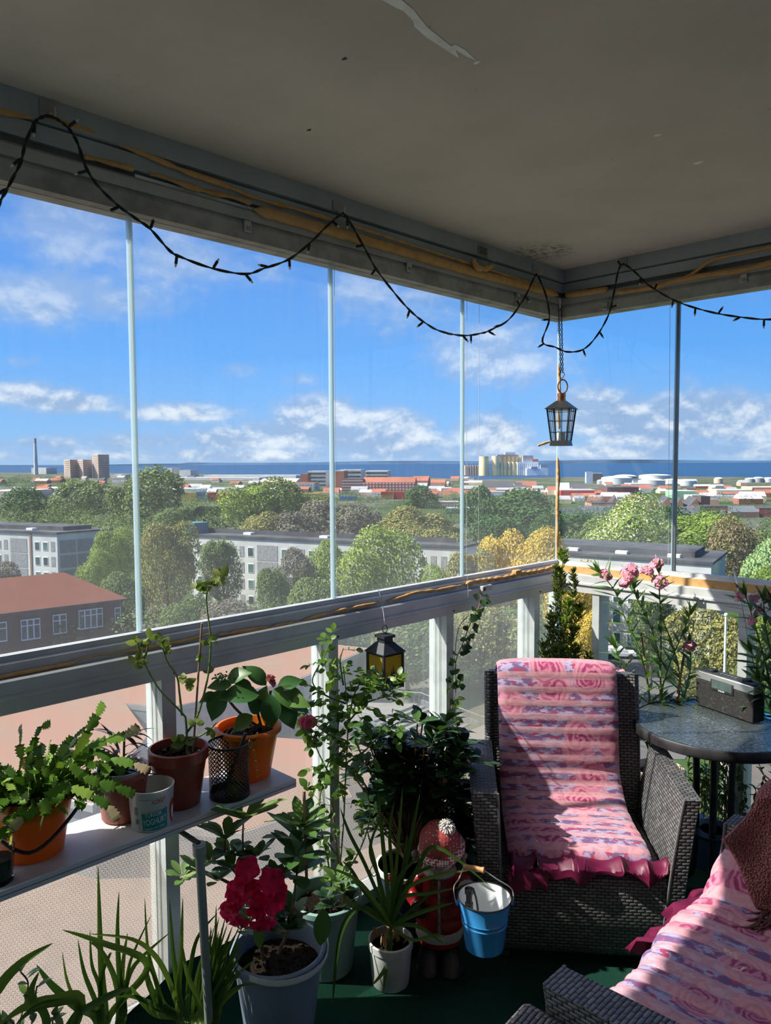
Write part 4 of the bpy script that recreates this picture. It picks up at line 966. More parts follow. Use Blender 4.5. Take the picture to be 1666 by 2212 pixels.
hgt_ = nt.m('MULTIPLY', nt.m('POWER', pu, 0.35), nt.m('POWER', pv, 0.45))
wn = nt.node('ShaderNodeTexWhiteNoise', noise_dimensions='2D'); nt.put(wn.inputs['Vector'], cellid)
fade = nt.noise(tc.outputs['Object'], 5, 3)
c = nt.mix(wn.outputs['Value'], (0.075, 0.073, 0.077), (0.165, 0.16, 0.165)); c = nt.mix(nt.m('MULTIPLY', nt.step(fade, 0.35, 0.75), 0.35), c, (0.19, 0.165, 0.155))
c = nt.mix(nt.step(hgt_, 0.62, 0.40), c, (0.006, 0.006, 0.007))
nt.l.new(principled(nt, c, 0.38, 0, nt.bump(hgt_, 0.85, 0.005), 0.5), nt.out.inputs[0]); wicker = m
wick_edge = solid('wicker_edge', (0.05, 0.048, 0.05), 0.45, var=0.3, scale=90, bump=0.4, bscale=220)

def rose_fabric(name, stripe=True, spacing=0.047, scale=8.0):
    m, nt = new_mat(name); uv = nt.node('ShaderNodeUVMap').outputs[0]
    wr = nt.noise(uv, 16, 4, 0.6, out=1); w2 = nt.vm('ADD', uv, nt.vm('MULTIPLY', nt.vm('SUBTRACT', wr, (0.5, 0.5, 0.5)), (0.05, 0.05, 0.0)))
    d1_ = nt.vor(w2, scale); cell = nt.vor(w2, scale, out='Color'); cs = nt.sep(cell)
    d2_ = nt.vor(nt.vm('ADD', uv, nt.vm('MULTIPLY', nt.vm('SUBTRACT', wr, (0.5, 0.5, 0.5)), (0.09, 0.09, 0.0))), scale*5.2)
    leafn = nt.noise(nt.coord('UV', scale=(1.0, 2.4, 1), rot=(0, 0, 0.7)), 22, 3, 0.6); leaf2 = nt.noise(nt.coord('UV', scale=(1.0, 2.6, 1), rot=(0, 0, -0.8)), 26, 3)
    bgc = nt.mix(nt.step(leafn, 0.44, 0.56), (0.36, 0.30, 0.46), (0.15, 0.075, 0.19)); bgc = nt.mix(nt.step(leaf2, 0.56, 0.60), bgc, (0.36, 0.035, 0.085)); 
    vpos = nt.vor(w2, scale, out='Position'); dv_ = nt.sep(nt.vm('SUBTRACT', w2, vpos)); ang_ = nt.m('ARCTAN2', dv_[1], dv_[0])
    pn = nt.noise(uv, 26, 3, 0.55, 0.6)
    ring = nt.m('SINE', nt.m('ADD', nt.m('MULTIPLY', ang_, 3.0), nt.m('MULTIPLY_ADD', d1_, 44.0, nt.m('MULTIPLY', pn, 9.0))))
    ring2 = nt.m('SINE', nt.m('ADD', nt.m('MULTIPLY', ang_, -2.0), nt.m('MULTIPLY', d1_, 30.0)))
    pet = nt.mix(nt.step(nt.m('MULTIPLY_ADD', ring2, 0.35, ring), -1.0, 1.1), (0.27, 0.022, 0.10), (0.56, 0.19, 0.28)); pet = nt.mix(nt.m('MULTIPLY', nt.step(d1_, 0.30, 0.60), 0.8), pet, (0.58, 0.26, 0.33)); pet = nt.mix(nt.m('MULTIPLY', nt.step(d1_, 0.20, 0.04), 0.6), pet, (0.36, 0.03, 0.11))
    isr = nt.m('MULTIPLY', nt.step(nt.m('ADD', d1_, nt.m('MULTIPLY', d2_, 0.16)), 0.66, 0.60), nt.m('GREATER_THAN', cs[0], 0.18))
    c = nt.mix(isr, bgc, pet)
    small = nt.m('MULTIPLY', nt.step(d2_, 0.36, 0.22), nt.step(nt.noise(uv, 6.5, 2), 0.60, 0.66))
    c = nt.mix(small, c, (0.68, 0.56, 0.42))
    if stripe:
        y = nt.sep(uv)[1]; fr = nt.m('FRACT', nt.m('DIVIDE', y, spacing)); s_ = nt.m('MULTIPLY', nt.step(fr, 0.50, 0.54), nt.step(fr, 1.0, 0.97))
        c = nt.mix(nt.m('MULTIPLY', s_, 0.64), c, (0.60, 0.31, 0.33))
    fine = nt.noise(uv, 420, 2)
    b = nt.bump(nt.m('ADD', nt.m('MULTIPLY', fine, 0.3), nt.noise(nt.coord('UV', scale=(1, 6, 1)), 9, 3)), 0.35, 0.006)
    nt.l.new(principled(nt, c, 0.72, 0, b, 0.25, **{'Sheen Weight': 0.2}), nt.out.inputs[0]); return m
fab1 = rose_fabric('striped_rose_fabric'); fab2 = rose_fabric('rose_fabric_soft', True, 0.075, 9.0)
satin = solid('magenta_satin', (0.12, 0.007, 0.038), 0.45, var=0.15, scale=14, spec=0.35)

def wicker_seat(name, label, cat, W, loc, yaw, seat_z=.30, depth=.50, back=True, arm_run=.40, aw=(.085, .050), flare=(.012, .055)):
    """W: inner width between the arms. local: x right, y back, z up"""
    root = empty(name, (0, 0, 0), label, cat)
    h = W/2
    # seat box with a rounded front edge
    mb = MB(); n = 9; prof = [(.02, .03), (.0, .06), (.0, seat_z-.02), (.006, seat_z-.006), (.02, seat_z), (depth, seat_z), (depth, .03)]
    vs = [(x, y, z) for x in (-h-.01, h+.01) for (y, z) in prof]; k = len(prof)
    mb.add(vs, [tuple(range(k-1, -1, -1)), tuple(range(k, 2*k))]+[(i, (i+1) % k, k+(i+1) % k, k+i) for i in range(k)])
    mb.build('base', wicker, root, angle=60)
    # arms: flare outwards towards the top, rounded front
    for sgn in (-1, 1):
        mb = MB(); rows = []; NZ = 12
        for i in range(NZ+1):
            t = i/NZ; z = .03+(.555-.03)*t; fl_ = (flare[0] if sgn < 0 else flare[1])*max(0, (t-.15)/.85)**1.6
            xi = h+.0+fl_; xo = xi+.055+((aw[0] if sgn < 0 else aw[1])-.055)*t; bow = -.022*math.sin(math.pi*min(1, t*1.05))*(1 if t > .3 else t/.3)-.03*max(0, t-.55)
            yb = arm_run+.02+.07*(1-t); yf = bow; r_ = .012
            pts = [(xi, yf+r_), (xi+r_*.4, yf+.003), (xo-r_*.4, yf+.003), (xo, yf+r_), (xo, yb), (xi, yb)]
            rows.append([(sgn*x, y, z+(0.012*(y/.4) if i == NZ else 0)) for x, y in pts])
        k = 6; vs = [p for r_ in rows for p in r_]
        fs = [(i*k+j, i*k+(j+1) % k, (i+1)*k+(j+1) % k, (i+1)*k+j) for i in range(NZ) for j in range(k)]+[tuple(range(k-1, -1, -1)), tuple(NZ*k+j for j in range(k))]
        if sgn < 0: fs = [tuple(reversed(f)) for f in fs]
        a_ = mb.add(vs, fs).build('arm', wicker, root, angle=50)
        # braided binding along the inner front edge
        MB().tube([(sgn*(rows[i][0][0][0] if False else abs(rows[i][0][0])), rows[i][0][1]-.006, rows[i][0][2]) for i in range(NZ+1)], .0045, 6).build('binding', solid('pale_binding', (0.13, 0.13, 0.13), 0.4, var=0.2, scale=200), a_)
    if back:
        mb = MB(); NZ = 12; rows = []
        for i in range(NZ+1):
            t = i/NZ; z = .10+(.80-.10)*t; yc = depth-.10+.10*t**1.5; w_ = h+.012+.004*t; th = .055-.015*t
            rows.append([(-w_, yc, z), (w_, yc, z), (w_, yc+th, z), (-w_, yc+th, z)])
        vs = [p for r_ in rows for p in r_]; k = 4
        mb.add(vs, [(i*k+j, i*k+(j+1) % k, (i+1)*k+(j+1) % k, (i+1)*k+j) for i in range(NZ) for j in range(k)]+[(3, 2, 1, 0), tuple(NZ*k+j for j in range(k))]).build('backrest', wicker, root, angle=50)
        for sgn in (-1, 1): MB().tube([(sgn*(r_[1][0]), r_[1][1]+.012, r_[1][2]) for r_ in rows], .019, 8).build('back_frame', wicker, root)
    for sx in (-1, 1):
        for y in (.05, depth-.05): MB().tube([(sx*(h-.02), y, 0), (sx*(h-.02), y, .035)], .016, 8).build('foot', alu_dark, root)
    root.location = loc; root.rotation_euler = (0, 0, yaw); return root

def cloth_sheet(prof, x0f, x1f, nx, uv0=0, ripple=None, thick=.006, vscale=1.0):
    """sweep a (y, z) profile across x; returns MB with uvs in metres"""
    P = [Vector((0, a_, b_)) for a_, b_ in prof]; L = [0]
    for a_, b_ in zip(P[:-1], P[1:]): L.append(L[-1]+(b_-a_).length)
    mb = MB(); vs = []; uvs = []; n = len(P)
    nr = []
    for i in range(n):
        t = (P[min(i+1, n-1)]-P[max(i-1, 0)]).normalized(); nr.append(Vector((0, -t.z, t.y)))
    for side in (0, 1):
        for i in range(n):
            s_ = L[i]/L[-1]
            for j in range(nx+1):
                f = j/nx; x = x0f(s_)*(1-f)+x1f(s_)*f
                o_ = ripple(s_, f, L[i], x) if ripple else 0
                edge = thick*(.5 if j in (0, nx) or i in (0, n-1) else 1)
                p = P[i]+nr[i]*(o_+(edge if side == 0 else -.002)); vs.append((x, p.y, p.z)); uvs.append((x, uv0+L[i]*vscale))
    st = nx+1; fs = []
    for i in range(n-1):
        for j in range(nx):
            a_ = i*st+j; fs.append((a_, a_+1, a_+st+1, a_+st)); b_ = a_+n*st; fs.append((b_, b_+st, b_+st+1, b_+1))
    B = n*st
    for j in range(nx): fs.append((j+1, j, B+j, B+j+1)); a_ = (n-1)*st+j; fs.append((a_, a_+1, B+a_+1, B+a_))
    for i in range(n-1): a_ = i*st; fs.append((a_, a_+st, B+a_+st, B+a_)); a_ = i*st+nx; fs.append((a_+st, a_, B+a_, B+a_+st))
    return mb.add(vs, fs, uvs)

CH = (.742, -1.032, 0); CY = R(39.5)
chair = wicker_seat('wicker_armchair', 'dark grey wicker armchair facing the camera under a striped rose-print cover', 'chair', .50, CH, CY)
# its padded cover
prof = [(.060, .306), (.066, .322), (.085, .334), (.13, .342), (.18, .345), (.24, .350), (.31, .366), (.355, .40), (.385, .46), (.395, .53), (.405, .60), (.420, .67), (.437, .74), (.452, .795), (.468, .822), (.50, .826), (.535, .80), (.545, .76)]
PP = spline([(0, a_, b_) for a_, b_ in prof], 8); prof = [(p.y, p.z) for p in PP]
def rip1(s_, f, l, x):
    pad = .0045*abs(math.sin(math.pi*l/.052))**.6
    fold = .007*noise.noise(Vector((x*3, l*22, 1.3)))*(1 if .18 < s_ < .62 else .35)
    return pad+fold+.012*(1-abs(2*f-1)**4)
croot = empty('chair_cover', (0, 0, 0), 'pink rose-print padded cover with pale stripes and magenta ruffle on the armchair', 'chair cover')
mb = cloth_sheet(prof, lambda s: -.224-.018*s, lambda s: .228-.036*min(1, s*2), 30, ripple=rip1, thick=.012)
mb.build('padded_cover', fab1, croot)
# ruffle: satin hanging in folds from the front hem
def ruffle(x0, x1, ytop, ztop, drop, waves, amp, nx=90, nz=8, y_out=-.016, droop=None, seed=0):
    vs = []; nx_ = nx
    for i in range(nz+1):
        t = i/nz
        for j in range(nx_+1):
            f = j/nx_; x = x0+(x1-x0)*f; ph = f*waves*6.283+1.7*math.sin(f*5+seed)
            d_ = drop*(1+.22*math.sin(f*waves*3.1+seed)) if droop is None else droop(f)
            sw = amp*t*(math.sin(ph)+.4*math.sin(ph*2.3+1))
            vs.append((x+.55*amp*t*math.cos(ph), ytop+y_out*min(1, t*3)-sw*.9-abs(amp)*t, ztop-d_*t+.004*math.sin(ph*1.3)*t))
    st = nx_+1
    return MB().add(vs, [(i*st+j, i*st+j+1, (i+1)*st+j+1, (i+1)*st+j) for i in range(nz) for j in range(nx_)])
# satin flounce lying on the seat front, gathered into folds, its left end hanging over the edge
vs = []; NX_, NY_ = 110, 14
for i in range(NY_+1):
    t = i/NY_
    for j in range(NX_+1):
        f = j/NX_; x = -.228+(.280+.228)*f; ph = 5.2*6.283*f+2.2*math.sin(f*7); am = .004+.012*t
        y0 = .066-(.085+.018*math.sin(ph*.5+1)+.012*math.sin(f*31))*t; y = y0
        z = .318+.012*math.sin(math.pi*min(1, t*1.2))+am*(.8+math.sin(ph))*1.0
        if y < .004: z = .318-(.004-y)*1.1+am*.5*(1+math.sin(ph)); y = -.006-am*.7*(1+math.sin(ph))
        vs.append((x+am*.8*math.cos(ph), y, z))
st = NX_+1
o = MB().add(vs, [(i*st+j, i*st+j+1, (i+1)*st+j+1, (i+1)*st+j) for i in range(NY_) for j in range(NX_)]).build('ruffle', satin, croot); sm = o.modifiers.new('thickness', 'SOLIDIFY'); sm.thickness = .0015
ruffle(-.230, -.105, .000, .318, .075, 1.2, .004, 24, 8, seed=2).build('ruffle', satin, croot)
croot.location = CH; croot.rotation_euler = (0, 0, CY)

# ---- the sofa at the lower right, seen end-on; its front faces the long window wall
SL = (1.135, -1.34, 0); SY = R(-90)
sofa = wicker_seat('wicker_sofa', 'dark grey wicker sofa at the lower right, only its near arm end showing', 'sofa', .75, SL, SY, seat_z=.31, depth=.62, arm_run=.62, aw=(.08, .08), flare=(.055, .055))
roll = MB()
for i in range(2): pass
rr_ = [(.50+.012*math.cos(a), .49+.045*math.sin(a)) for a in [0]]
roll.hexa([(.49, -.02, .03), (.60, -.02, .03), (.60, .62, .03), (.49, .62, .03)], [(.515, -.045, .515), (.635, -.045, .50), (.635, .62, .50), (.515, .62, .515)])
ro = roll.build('arm_panel', wicker, sofa, bevel=.016); ro.matrix_parent_inverse = Matrix.Identity(4)
# quilt along the seat (local x runs along the sofa; +x is towards the camera after turning)
qroot = empty('quilt', (0, 0, 0), 'large rose-print padded quilt with magenta ruffle spread over the sofa seat', 'quilt')
prof = [(-.022, .318), (-.020, .345), (-.004, .372), (.05, .385), (.2, .385), (.4, .39), (.52, .42), (.58, .52), (.60, .66)]
prof = [(p.y, p.z) for p in spline([(0, a_, b_) for a_, b_ in prof], 9)]
NXQ = 70
P_ = [Vector((0, a_, b_)) for a_, b_ in prof]; L_ = [0]
for a_, b_ in zip(P_[:-1], P_[1:]): L_.append(L_[-1]+(b_-a_).length)
vs = []; uvs = []; n = len(P_)
for side in (0, 1):
    for i, p in enumerate(P_):
        t = (P_[min(i+1, n-1)]-P_[max(i-1, 0)]).normalized(); nn_ = Vector((0, -t.z, t.y))
        for j in range(NXQ+1):
            f = j/NXQ; x = .33-(.745)*f            # x=+.40 near arm ... -.42 far arm
            rise = .10*max(0, (f-.86)/.14)**1.3
            pad = .010*abs(math.sin(math.pi*x/.0375))**.7+.009*noise.noise(Vector((x*18, L_[i]*3, 0)))
            q_ = p+nn_*((pad+.012) if side == 0 else -.002)
            bulge = .012*math.sin(f*9+2)*(1 if i < 20 else 0)
            vs.append((x, q_.y-bulge, q_.z+rise)); uvs.append((L_[i], x))
st = NXQ+1; fs = []
for i in range(n-1):
    for j in range(NXQ): a_ = i*st+j; fs += [(a_, a_+st, a_+st+1, a_+1), (a_+n*st, a_+n*st+1, a_+n*st+st+1, a_+n*st+st)]
B_ = n*st
for j in range(NXQ): fs.append((j, j+1, B_+j+1, B_+j))
for i in range(n-1): fs.append((i*st+st, i*st, B_+i*st, B_+i*st+st)); fs.append((i*st+NXQ, i*st+NXQ+st, B_+i*st+NXQ+st, B_+i*st+NXQ))
MB().add(vs, fs, uvs).build('padded_cover', fab2, qroot)
ruffle(-.42, -.06, -.018, .365, .09, 3.5, .026, y_out=-.06, seed=1).build('ruffle', satin, qroot)
qroot.location = SL; qroot.rotation_euler = (0, 0, SY)

# brown-red knitted throw over the far arm
m, nt = new_mat('boucle_wool'); co = nt.coord('Object'); v_ = nt.vor(co, 190); n_ = nt.noise(co, 60, 4)
c = nt.mix(nt.step(v_, 0.15, 0.6), (0.72, 0.33, 0.30), (0.38, 0.13, 0.12)); c = nt.mix(nt.m('MULTIPLY', n_, 0.4), c, (0.20, 0.05, 0.05))
nt.l.new(principled(nt, c, 0.9, 0, nt.bump(nt.m('SUBTRACT', 1.0, v_), 1.0, 0.008), 0.1), nt.out.inputs[0]); wool = m
throw = empty('throw_blanket', (1.2, -.93, .58), 'brown-red boucle throw with fringe draped over the far arm of the sofa', 'blanket')
mb = MB(); vs = []; NI, NJ = 60, 40
topp = [(1.11, .62), (1.14, .66), (1.24, .665), (1.40, .66), (1.62, .65)]
def throw_pt(a_, s_):
    # a_: along the arm (x from front to back), s_: from far side over the arm top to the near hem
    x = 1.205+.46*a_; drop = .085+min(.30, .75*a_)+.02*math.sin(a_*9)
    ztop = .668-.02*(1-min(1, a_*6)); fold = .014*math.sin(a_*26+s_*3)+.010*noise.noise(Vector((a_*9, s_*6, 0)))
    if s_ < .25: t = s_/.25; return Vector((x, -.765-.03*(1-t), ztop-.16*(1-t)))+Vector((0, fold*.6, 0))
    if s_ < .45: t = (s_-.25)/.2; ang = math.pi*t; return Vector((x, -.825+.06*math.cos(ang), ztop+.012*math.sin(ang)+fold*.4))
    t = (s_-.45)/.55; return Vector((x-.01*t-.03*t*t*(1-a_), -.888-.04*t-.10*t*t-fold, max(.415, ztop-drop*t)))
for i in range(NI+1):
    for j in range(NJ+1): vs.append(throw_pt(j/NJ, i/NI))
st = NJ+1; o = mb.add(vs, [(i*st+j, i*st+j+1, (i+1)*st+j+1, (i+1)*st+j) for i in range(NI) for j in range(NJ)]).build('wool_cloth', wool, throw)
sm = o.modifiers.new('thickness', 'SOLIDIFY'); sm.thickness = .012; sm.offset = 0
mb = MB(); rg = random.Random(2)
for k in range(60):
    a_ = .22+.78*k/59; p = throw_pt(a_, .995); 
    q_ = p+Vector((rg.uniform(-.03, .01), -rg.uniform(.02, .07), -.0)); q_.z = .405+rg.uniform(0, .008); e_ = q_+Vector((rg.uniform(-.05, .01), -rg.uniform(.01, .05), 0)); e_.z = .402
    mb.tube(spline([p, q_, e_], 4), [.0032]*8+[.002], 5)
mb.build('fringe', solid('dark_red_yarn', (0.16, 0.05, 0.045), 0.9, var=0.2, scale=60), throw)
mb = MB()
for k in range(16):
    p = throw_pt(.28+k*.012, .62); pts = [p+Vector((.0, -.012, 0))]
    for s_ in (.7, .8, .9, .98): q_ = throw_pt(.28+k*.012+.02*math.sin(k), s_); pts.append(q_+Vector((rg.uniform(-.008, .008), -.016, 0)))
    mb.tube(spline(pts, 3), .0042, 5)
mb.build('tassels', wool, throw)

# ---- round glass table
TC = Vector((.8755, -.338, 0)); TR = .286; TZ = .640
table = empty('garden_table', TC, 'round dark metal garden table with rippled glass top carrying a radio', 'table')
dkm = solid('dark_metal', (0.055, 0.052, 0.055), 0.42, 0.4, var=0.25, scale=20, bump=0.1)
c_ = (TC.x, TC.y, 0)
MB().lathe([(TR-.012, TZ-.034), (TR, TZ-.034), (TR+.003, TZ-.03), (TR+.003, TZ-.003), (TR, TZ+.002), (TR-.008, TZ+.002), (TR-.010, TZ-.006), (TR-.012, TZ-.034)], 96, c_).build('rim', dkm, table)
m, nt = new_mat('rippled_glass'); co = nt.coord('Object', scale=(1, 1, 1), rot=(0, 0, -.78)); xs_ = nt.sep(co)
h_ = nt.noise(nt.comb(nt.m('MULTIPLY', xs_[0], 1.0), nt.m('MULTIPLY', xs_[1], 2.2), 0.0), 75, 2, 0.5, 1.2); v_ = nt.vor(nt.comb(xs_[0], nt.m('MULTIPLY', xs_[1], 2.0), 0.0), 85, 'SMOOTH_F1')
b = nt.bump(nt.m('ADD', h_, nt.m('MULTIPLY', v_, 0.6)), 0.8, 0.008)
gl = nt.node('ShaderNodeBsdfGlossy'); nt.put(gl.inputs['Roughness'], 0.05); nt.put(gl.inputs['Normal'], b); nt.put(gl.inputs[0], (0.95, 1, 1))
rf = nt.node('ShaderNodeBsdfRefraction') ; nt.put(rf.inputs['Normal'], b); rf.inputs['IOR'].default_value = 1.12; nt.put(rf.inputs['Roughness'], 0.05); nt.put(rf.inputs[0], (0.72, 0.82, 0.80))
fr = nt.node('ShaderNodeFresnel'); fr.inputs[0].default_value = 1.9; nt.put(fr.inputs['Normal'], b)
mx = nt.node('ShaderNodeMixShader'); nt.put(mx.inputs[0], nt.m('ADD', nt.m('MULTIPLY', nt.step(h_, 0.46, 0.62), 0.8), nt.m('MULTIPLY_ADD', fr.outputs[0], 0.9, 0.05), clamp=True)); nt.l.new(rf.outputs[0], mx.inputs[1]); nt.l.new(gl.outputs[0], mx.inputs[2])
df_ = nt.node('ShaderNodeBsdfDiffuse'); nt.put(df_.inputs[0], (0.55, 0.62, 0.60)); nt.put(df_.inputs['Normal'], b); mz = nt.node('ShaderNodeMixShader'); mz.inputs[0].default_value = 0.07; nt.l.new(mx.outputs[0], mz.inputs[1]); nt.l.new(df_.outputs[0], mz.inputs[2]); nt.l.new(mz.outputs[0], nt.out.inputs[0]); rip_glass = m
MB().lathe([(0.0001, TZ-.006), (TR-.011, TZ-.006), (TR-.011, TZ-.001), (0.0001, TZ-.001)], 96, c_).build('glass_top', rip_glass, table)
MB().lathe([(.001, TZ-.040), (.115, TZ-.040), (.115, TZ-.052), (.09, TZ-.056), (.001, TZ-.056)], 32, c_).build('hub_ring', dkm, table)
for k in range(4):
    a_ = R(20+90*k); ca, sa = math.cos(a_), math.sin(a_)
    pts = [(.20, TZ-.036), (.13, TZ-.046), (.075, TZ-.07), (.062, TZ-.12), (.058, .33), (.062, .14), (.085, .05), (.20, .012)]
    MB().tube(spline([(TC.x+r_*ca, TC.y+r_*sa, z) for r_, z in pts], 5), .0125, 10).build('leg', dkm, table)
MB().lathe([(.045, .235), (.085, .235), (.085, .245), (.045, .245), (.045, .235)], 32, c_).build('lower_ring', dkm, table)

# ---- radio
bl = Z(1503, 1522, TZ); br = Z(1627, 1565, TZ); rv = br-bl; rw = rv.length; ryaw = math.atan2(rv.y, rv.x)
radio = empty('radio', (0, 0, 0), 'black and silver portable radio with raised antenna on the glass table', 'radio')
blk = solid('radio_black', (0.018, 0.018, 0.019), 0.6, var=0.3, scale=40); silv = solid('brushed_silver', (0.60, 0.60, 0.61), 0.32, 0.75, var=0.05)
m, nt = new_mat('speaker_cloth'); co = nt.coord('Object'); c = nt.mix(nt.step(nt.noise(co, 60, 5, .7, 2.0), .55, .64), (0.028, 0.027, 0.027), (0.075, 0.070, 0.065))
nt.l.new(principled(nt, c, 0.9, 0, nt.bump(nt.noise(co, 900, 2), 0.5, 0.001), 0.2), nt.out.inputs[0]); spk = m
H = .142; DP = .062
MB().box((0, 0, .002), (rw, DP, H-.036)).build('body', spk, radio, bevel=.004)
MB().box((-.001, -.001, H-.036), (rw+.001, DP+.001, H-.004)).build('silver_band', silv, radio, bevel=.004)
MB().box((.002, .004, H-.004), (rw-.002, DP-.004, H)).build('top_panel', blk, radio, bevel=.002)
MB().box((rw*.27, -.0035, H-.062), (rw*.67, .002, H-.020)).build('bezel', blk, radio, bevel=.003)
m, nt = new_mat('lcd_screen'); co = nt.coord('Object'); c = nt.mix(nt.noise(co, 30, 2), (0.035, 0.05, 0.055), (0.10, 0.15, 0.14)); nt.l.new(principled(nt, c, 0.08, 0, None, 0.9), nt.out.inputs[0])
MB().box((rw*.30, -.0045, H-.052), (rw*.645, -.003, H-.023)).build('screen', MATS['lcd_screen'], radio, smooth=False)
for x in (rw*.2, rw*.8): MB().lathe([(.017, H), (.017, H+.006), (.015, H+.008), (.001, H+.008)], 24, (x, DP*.5, 0)).build('knob', blk, radio)
mb = MB()
for k in range(5): mb.box((rw*.36+k*rw*.06, DP*.3, H), (rw*.40+k*rw*.06, DP*.62, H+.002))
mb.build('button_row', solid('grey_buttons', (0.12, 0.12, 0.13), 0.5), radio, smooth=False)
for k in range(4): MB().box((rw*.3, DP*.12+k*.010, H-.0005), (rw*.7, DP*.12+k*.010+.003, H+.0008)).build('vent_slot', alu_dark, radio, smooth=False)
def text_obj(body, size, mat, parent, M, name='lettering', extrude=.0004, align='CENTER', fit=None):
    cu = bpy.data.curves.new(name, 'FONT'); cu.body = body; cu.size = size; cu.extrude = extrude; cu.align_x = align; cu.align_y = 'CENTER'
    o = bpy.data.objects.new(name, cu); col.objects.link(o)
    dg = bpy.context.evaluated_depsgraph_get(); me = bpy.data.meshes.new_from_object(o.evaluated_get(dg)); bpy.data.objects.remove(o)
    if fit:
        xs = [v.co.x for v in me.vertices]; w_ = max(xs)-min(xs); s_ = fit/w_
        for v in me.vertices: v.co.x *= s_
    me.transform(M); me.materials.clear(); me.materials.append(mat)
    o = bpy.data.objects.new(name, me); col.objects.link(o); o.parent = parent
    if parent.type == 'EMPTY' and parent.location.length > 0: o.matrix_parent_inverse = Matrix.Translation(-parent.location)
    return o
white_ink = solid('white_ink', (0.8, 0.8, 0.8), 0.6, var=0.0)
text_obj('PHILIPS', .0085, white_ink, radio, Matrix.Translation((rw*.47, -.0042, H-.0575)) @ Matrix.Rotation(R(90), 4, 'X'))
chrome = solid('chrome_rod', (0.75, 0.76, 0.78), 0.15, 1.0, var=0.02)
# antenna in the radio's own frame
ab_w = Vector((bl.x, bl.y, TZ))+Matrix.Rotation(ryaw, 3, 'Z') @ Vector((rw*.93, DP*.7, H)); dA = depth_of(ab_w); tp = D(1587, 1235, dA+.02)
ab = Vector((rw*.93, DP*.7, H)); tl = Matrix.Rotation(-ryaw, 3, 'Z') @ (tp-Vector((bl.x, bl.y, TZ)))
MB().tube([ab, ab.lerp(tl, .25)], .0036, 8).tube([ab.lerp(tl, .25), ab.lerp(tl, .6)], .0029, 8).tube([ab.lerp(tl, .6), tl], .0021, 8).ball(tl, .0035).build('antenna', chrome, radio)
radio.location = bl+Vector((0, 0, .0)); radio.rotation_euler = (0, 0, ryaw)

# ---- spray bottle of teal glass
sb = Z(1670, 1550, TZ); sb.z = TZ
spray = empty('spray_bottle', sb, 'teal glass spray bottle with white nozzle at the right edge of the table', 'spray bottle')
m, nt = new_mat('teal_glass'); nt.l.new(principled(nt, (0.35, 0.72, 0.66), 0.05, 0, None, 0.6, **{'Transmission Weight': 0.85, 'IOR': 1.35}), nt.out.inputs[0])
MB().lathe([(.028, 0), (.034, .006), (.0335, .02), (.026, .07), (.016, .105), (.012, .12), (.012, .13)], 32, sb).build('bottle', m, spray)
MB().lathe([(.0125, .128), (.0145, .130), (.0145, .150), (.008, .153)], 20, sb).build('cap', solid('teal_plastic', (0.03, 0.16, 0.16), 0.4), spray)
wp = solid('white_plastic', (0.78, 0.80, 0.80), 0.35, var=0.03)
dl = (D(1630, 1425, 2.7)-D(1668, 1445, 2.7)).normalized()
mb = MB(); hx = sb+Vector((0, 0, .17)); mb.tube([hx+dl*.042+Vector((0, 0, .008)), hx+dl*.03+Vector((0, 0, .006)), hx, hx-dl*.02-Vector((0, 0, .006))], [.006, .009, .011, .009], 10); mb.tube([hx, hx-Vector((0, 0, .02))], .009, 10); mb.build('spray_head', wp, spray)
MB().tube([hx+dl*.022, hx+dl*.03-Vector((0, 0, .02)), hx+dl*.024-Vector((0, 0, .04))], [.004, .0035, .003], 8).build('trigger', wp, spray)
# ================================================================== PLANTS
V3 = Vector
soil_m, nt = new_mat('potting_soil'); co = nt.coord('Object'); f = nt.noise(co, 120, 5, 0.7)
nt.l.new(principled(nt, nt.mix(nt.step(f, .35, .75), (0.014, 0.010, 0.008), (0.060, 0.040, 0.028)), 0.95, 0, nt.bump(f, 1.0, 0.012), 0.1), nt.out.inputs[0])
stem_g = solid('green_stem', (0.16, 0.24, 0.055), 0.5, var=0.15, scale=20); stem_b = solid('woody_stem', (0.23, 0.14, 0.08), 0.8, var=0.25, scale=30, bump=.3)
cane_m = solid('bamboo_cane', (0.34, 0.20, 0.11), 0.6, var=0.2, scale=25)
def soil_disc(root, c, r, z):
    mb = MB(); vs = [(c.x, c.y, z+.006)]; N = 28; M_ = 6
    for i in range(1, M_+1):
        for k in range(N):
            a_ = 6.2832*k/N; rr_ = r*i/M_; x, y = c.x+rr_*math.cos(a_), c.y+rr_*math.sin(a_); vs.append((x, y, z+(.008*noise.noise(V3((x*40, y*40, z))) if i < M_ else -.004)))
    fs = [(0, 1+k, 1+(k+1) % N) for k in range(N)]+[(1+i*N+k, 1+(i+1)*N+k, 1+(i+1)*N+(k+1) % N, 1+i*N+(k+1) % N) for i in range(M_-1) for k in range(N)]
    mb.add(vs, fs)
    rg = random.Random(int(c.x*900))
    for k in range(26):
        a_ = rg.uniform(0, 6.28); rr_ = r*.85*rg.random()**.5; mb.ball((c.x+rr_*math.cos(a_), c.y+rr_*math.sin(a_), z+.003), rg.uniform(.003, .007), 6, 4)
    return mb.build('soil', MATS['potting_soil'], root)
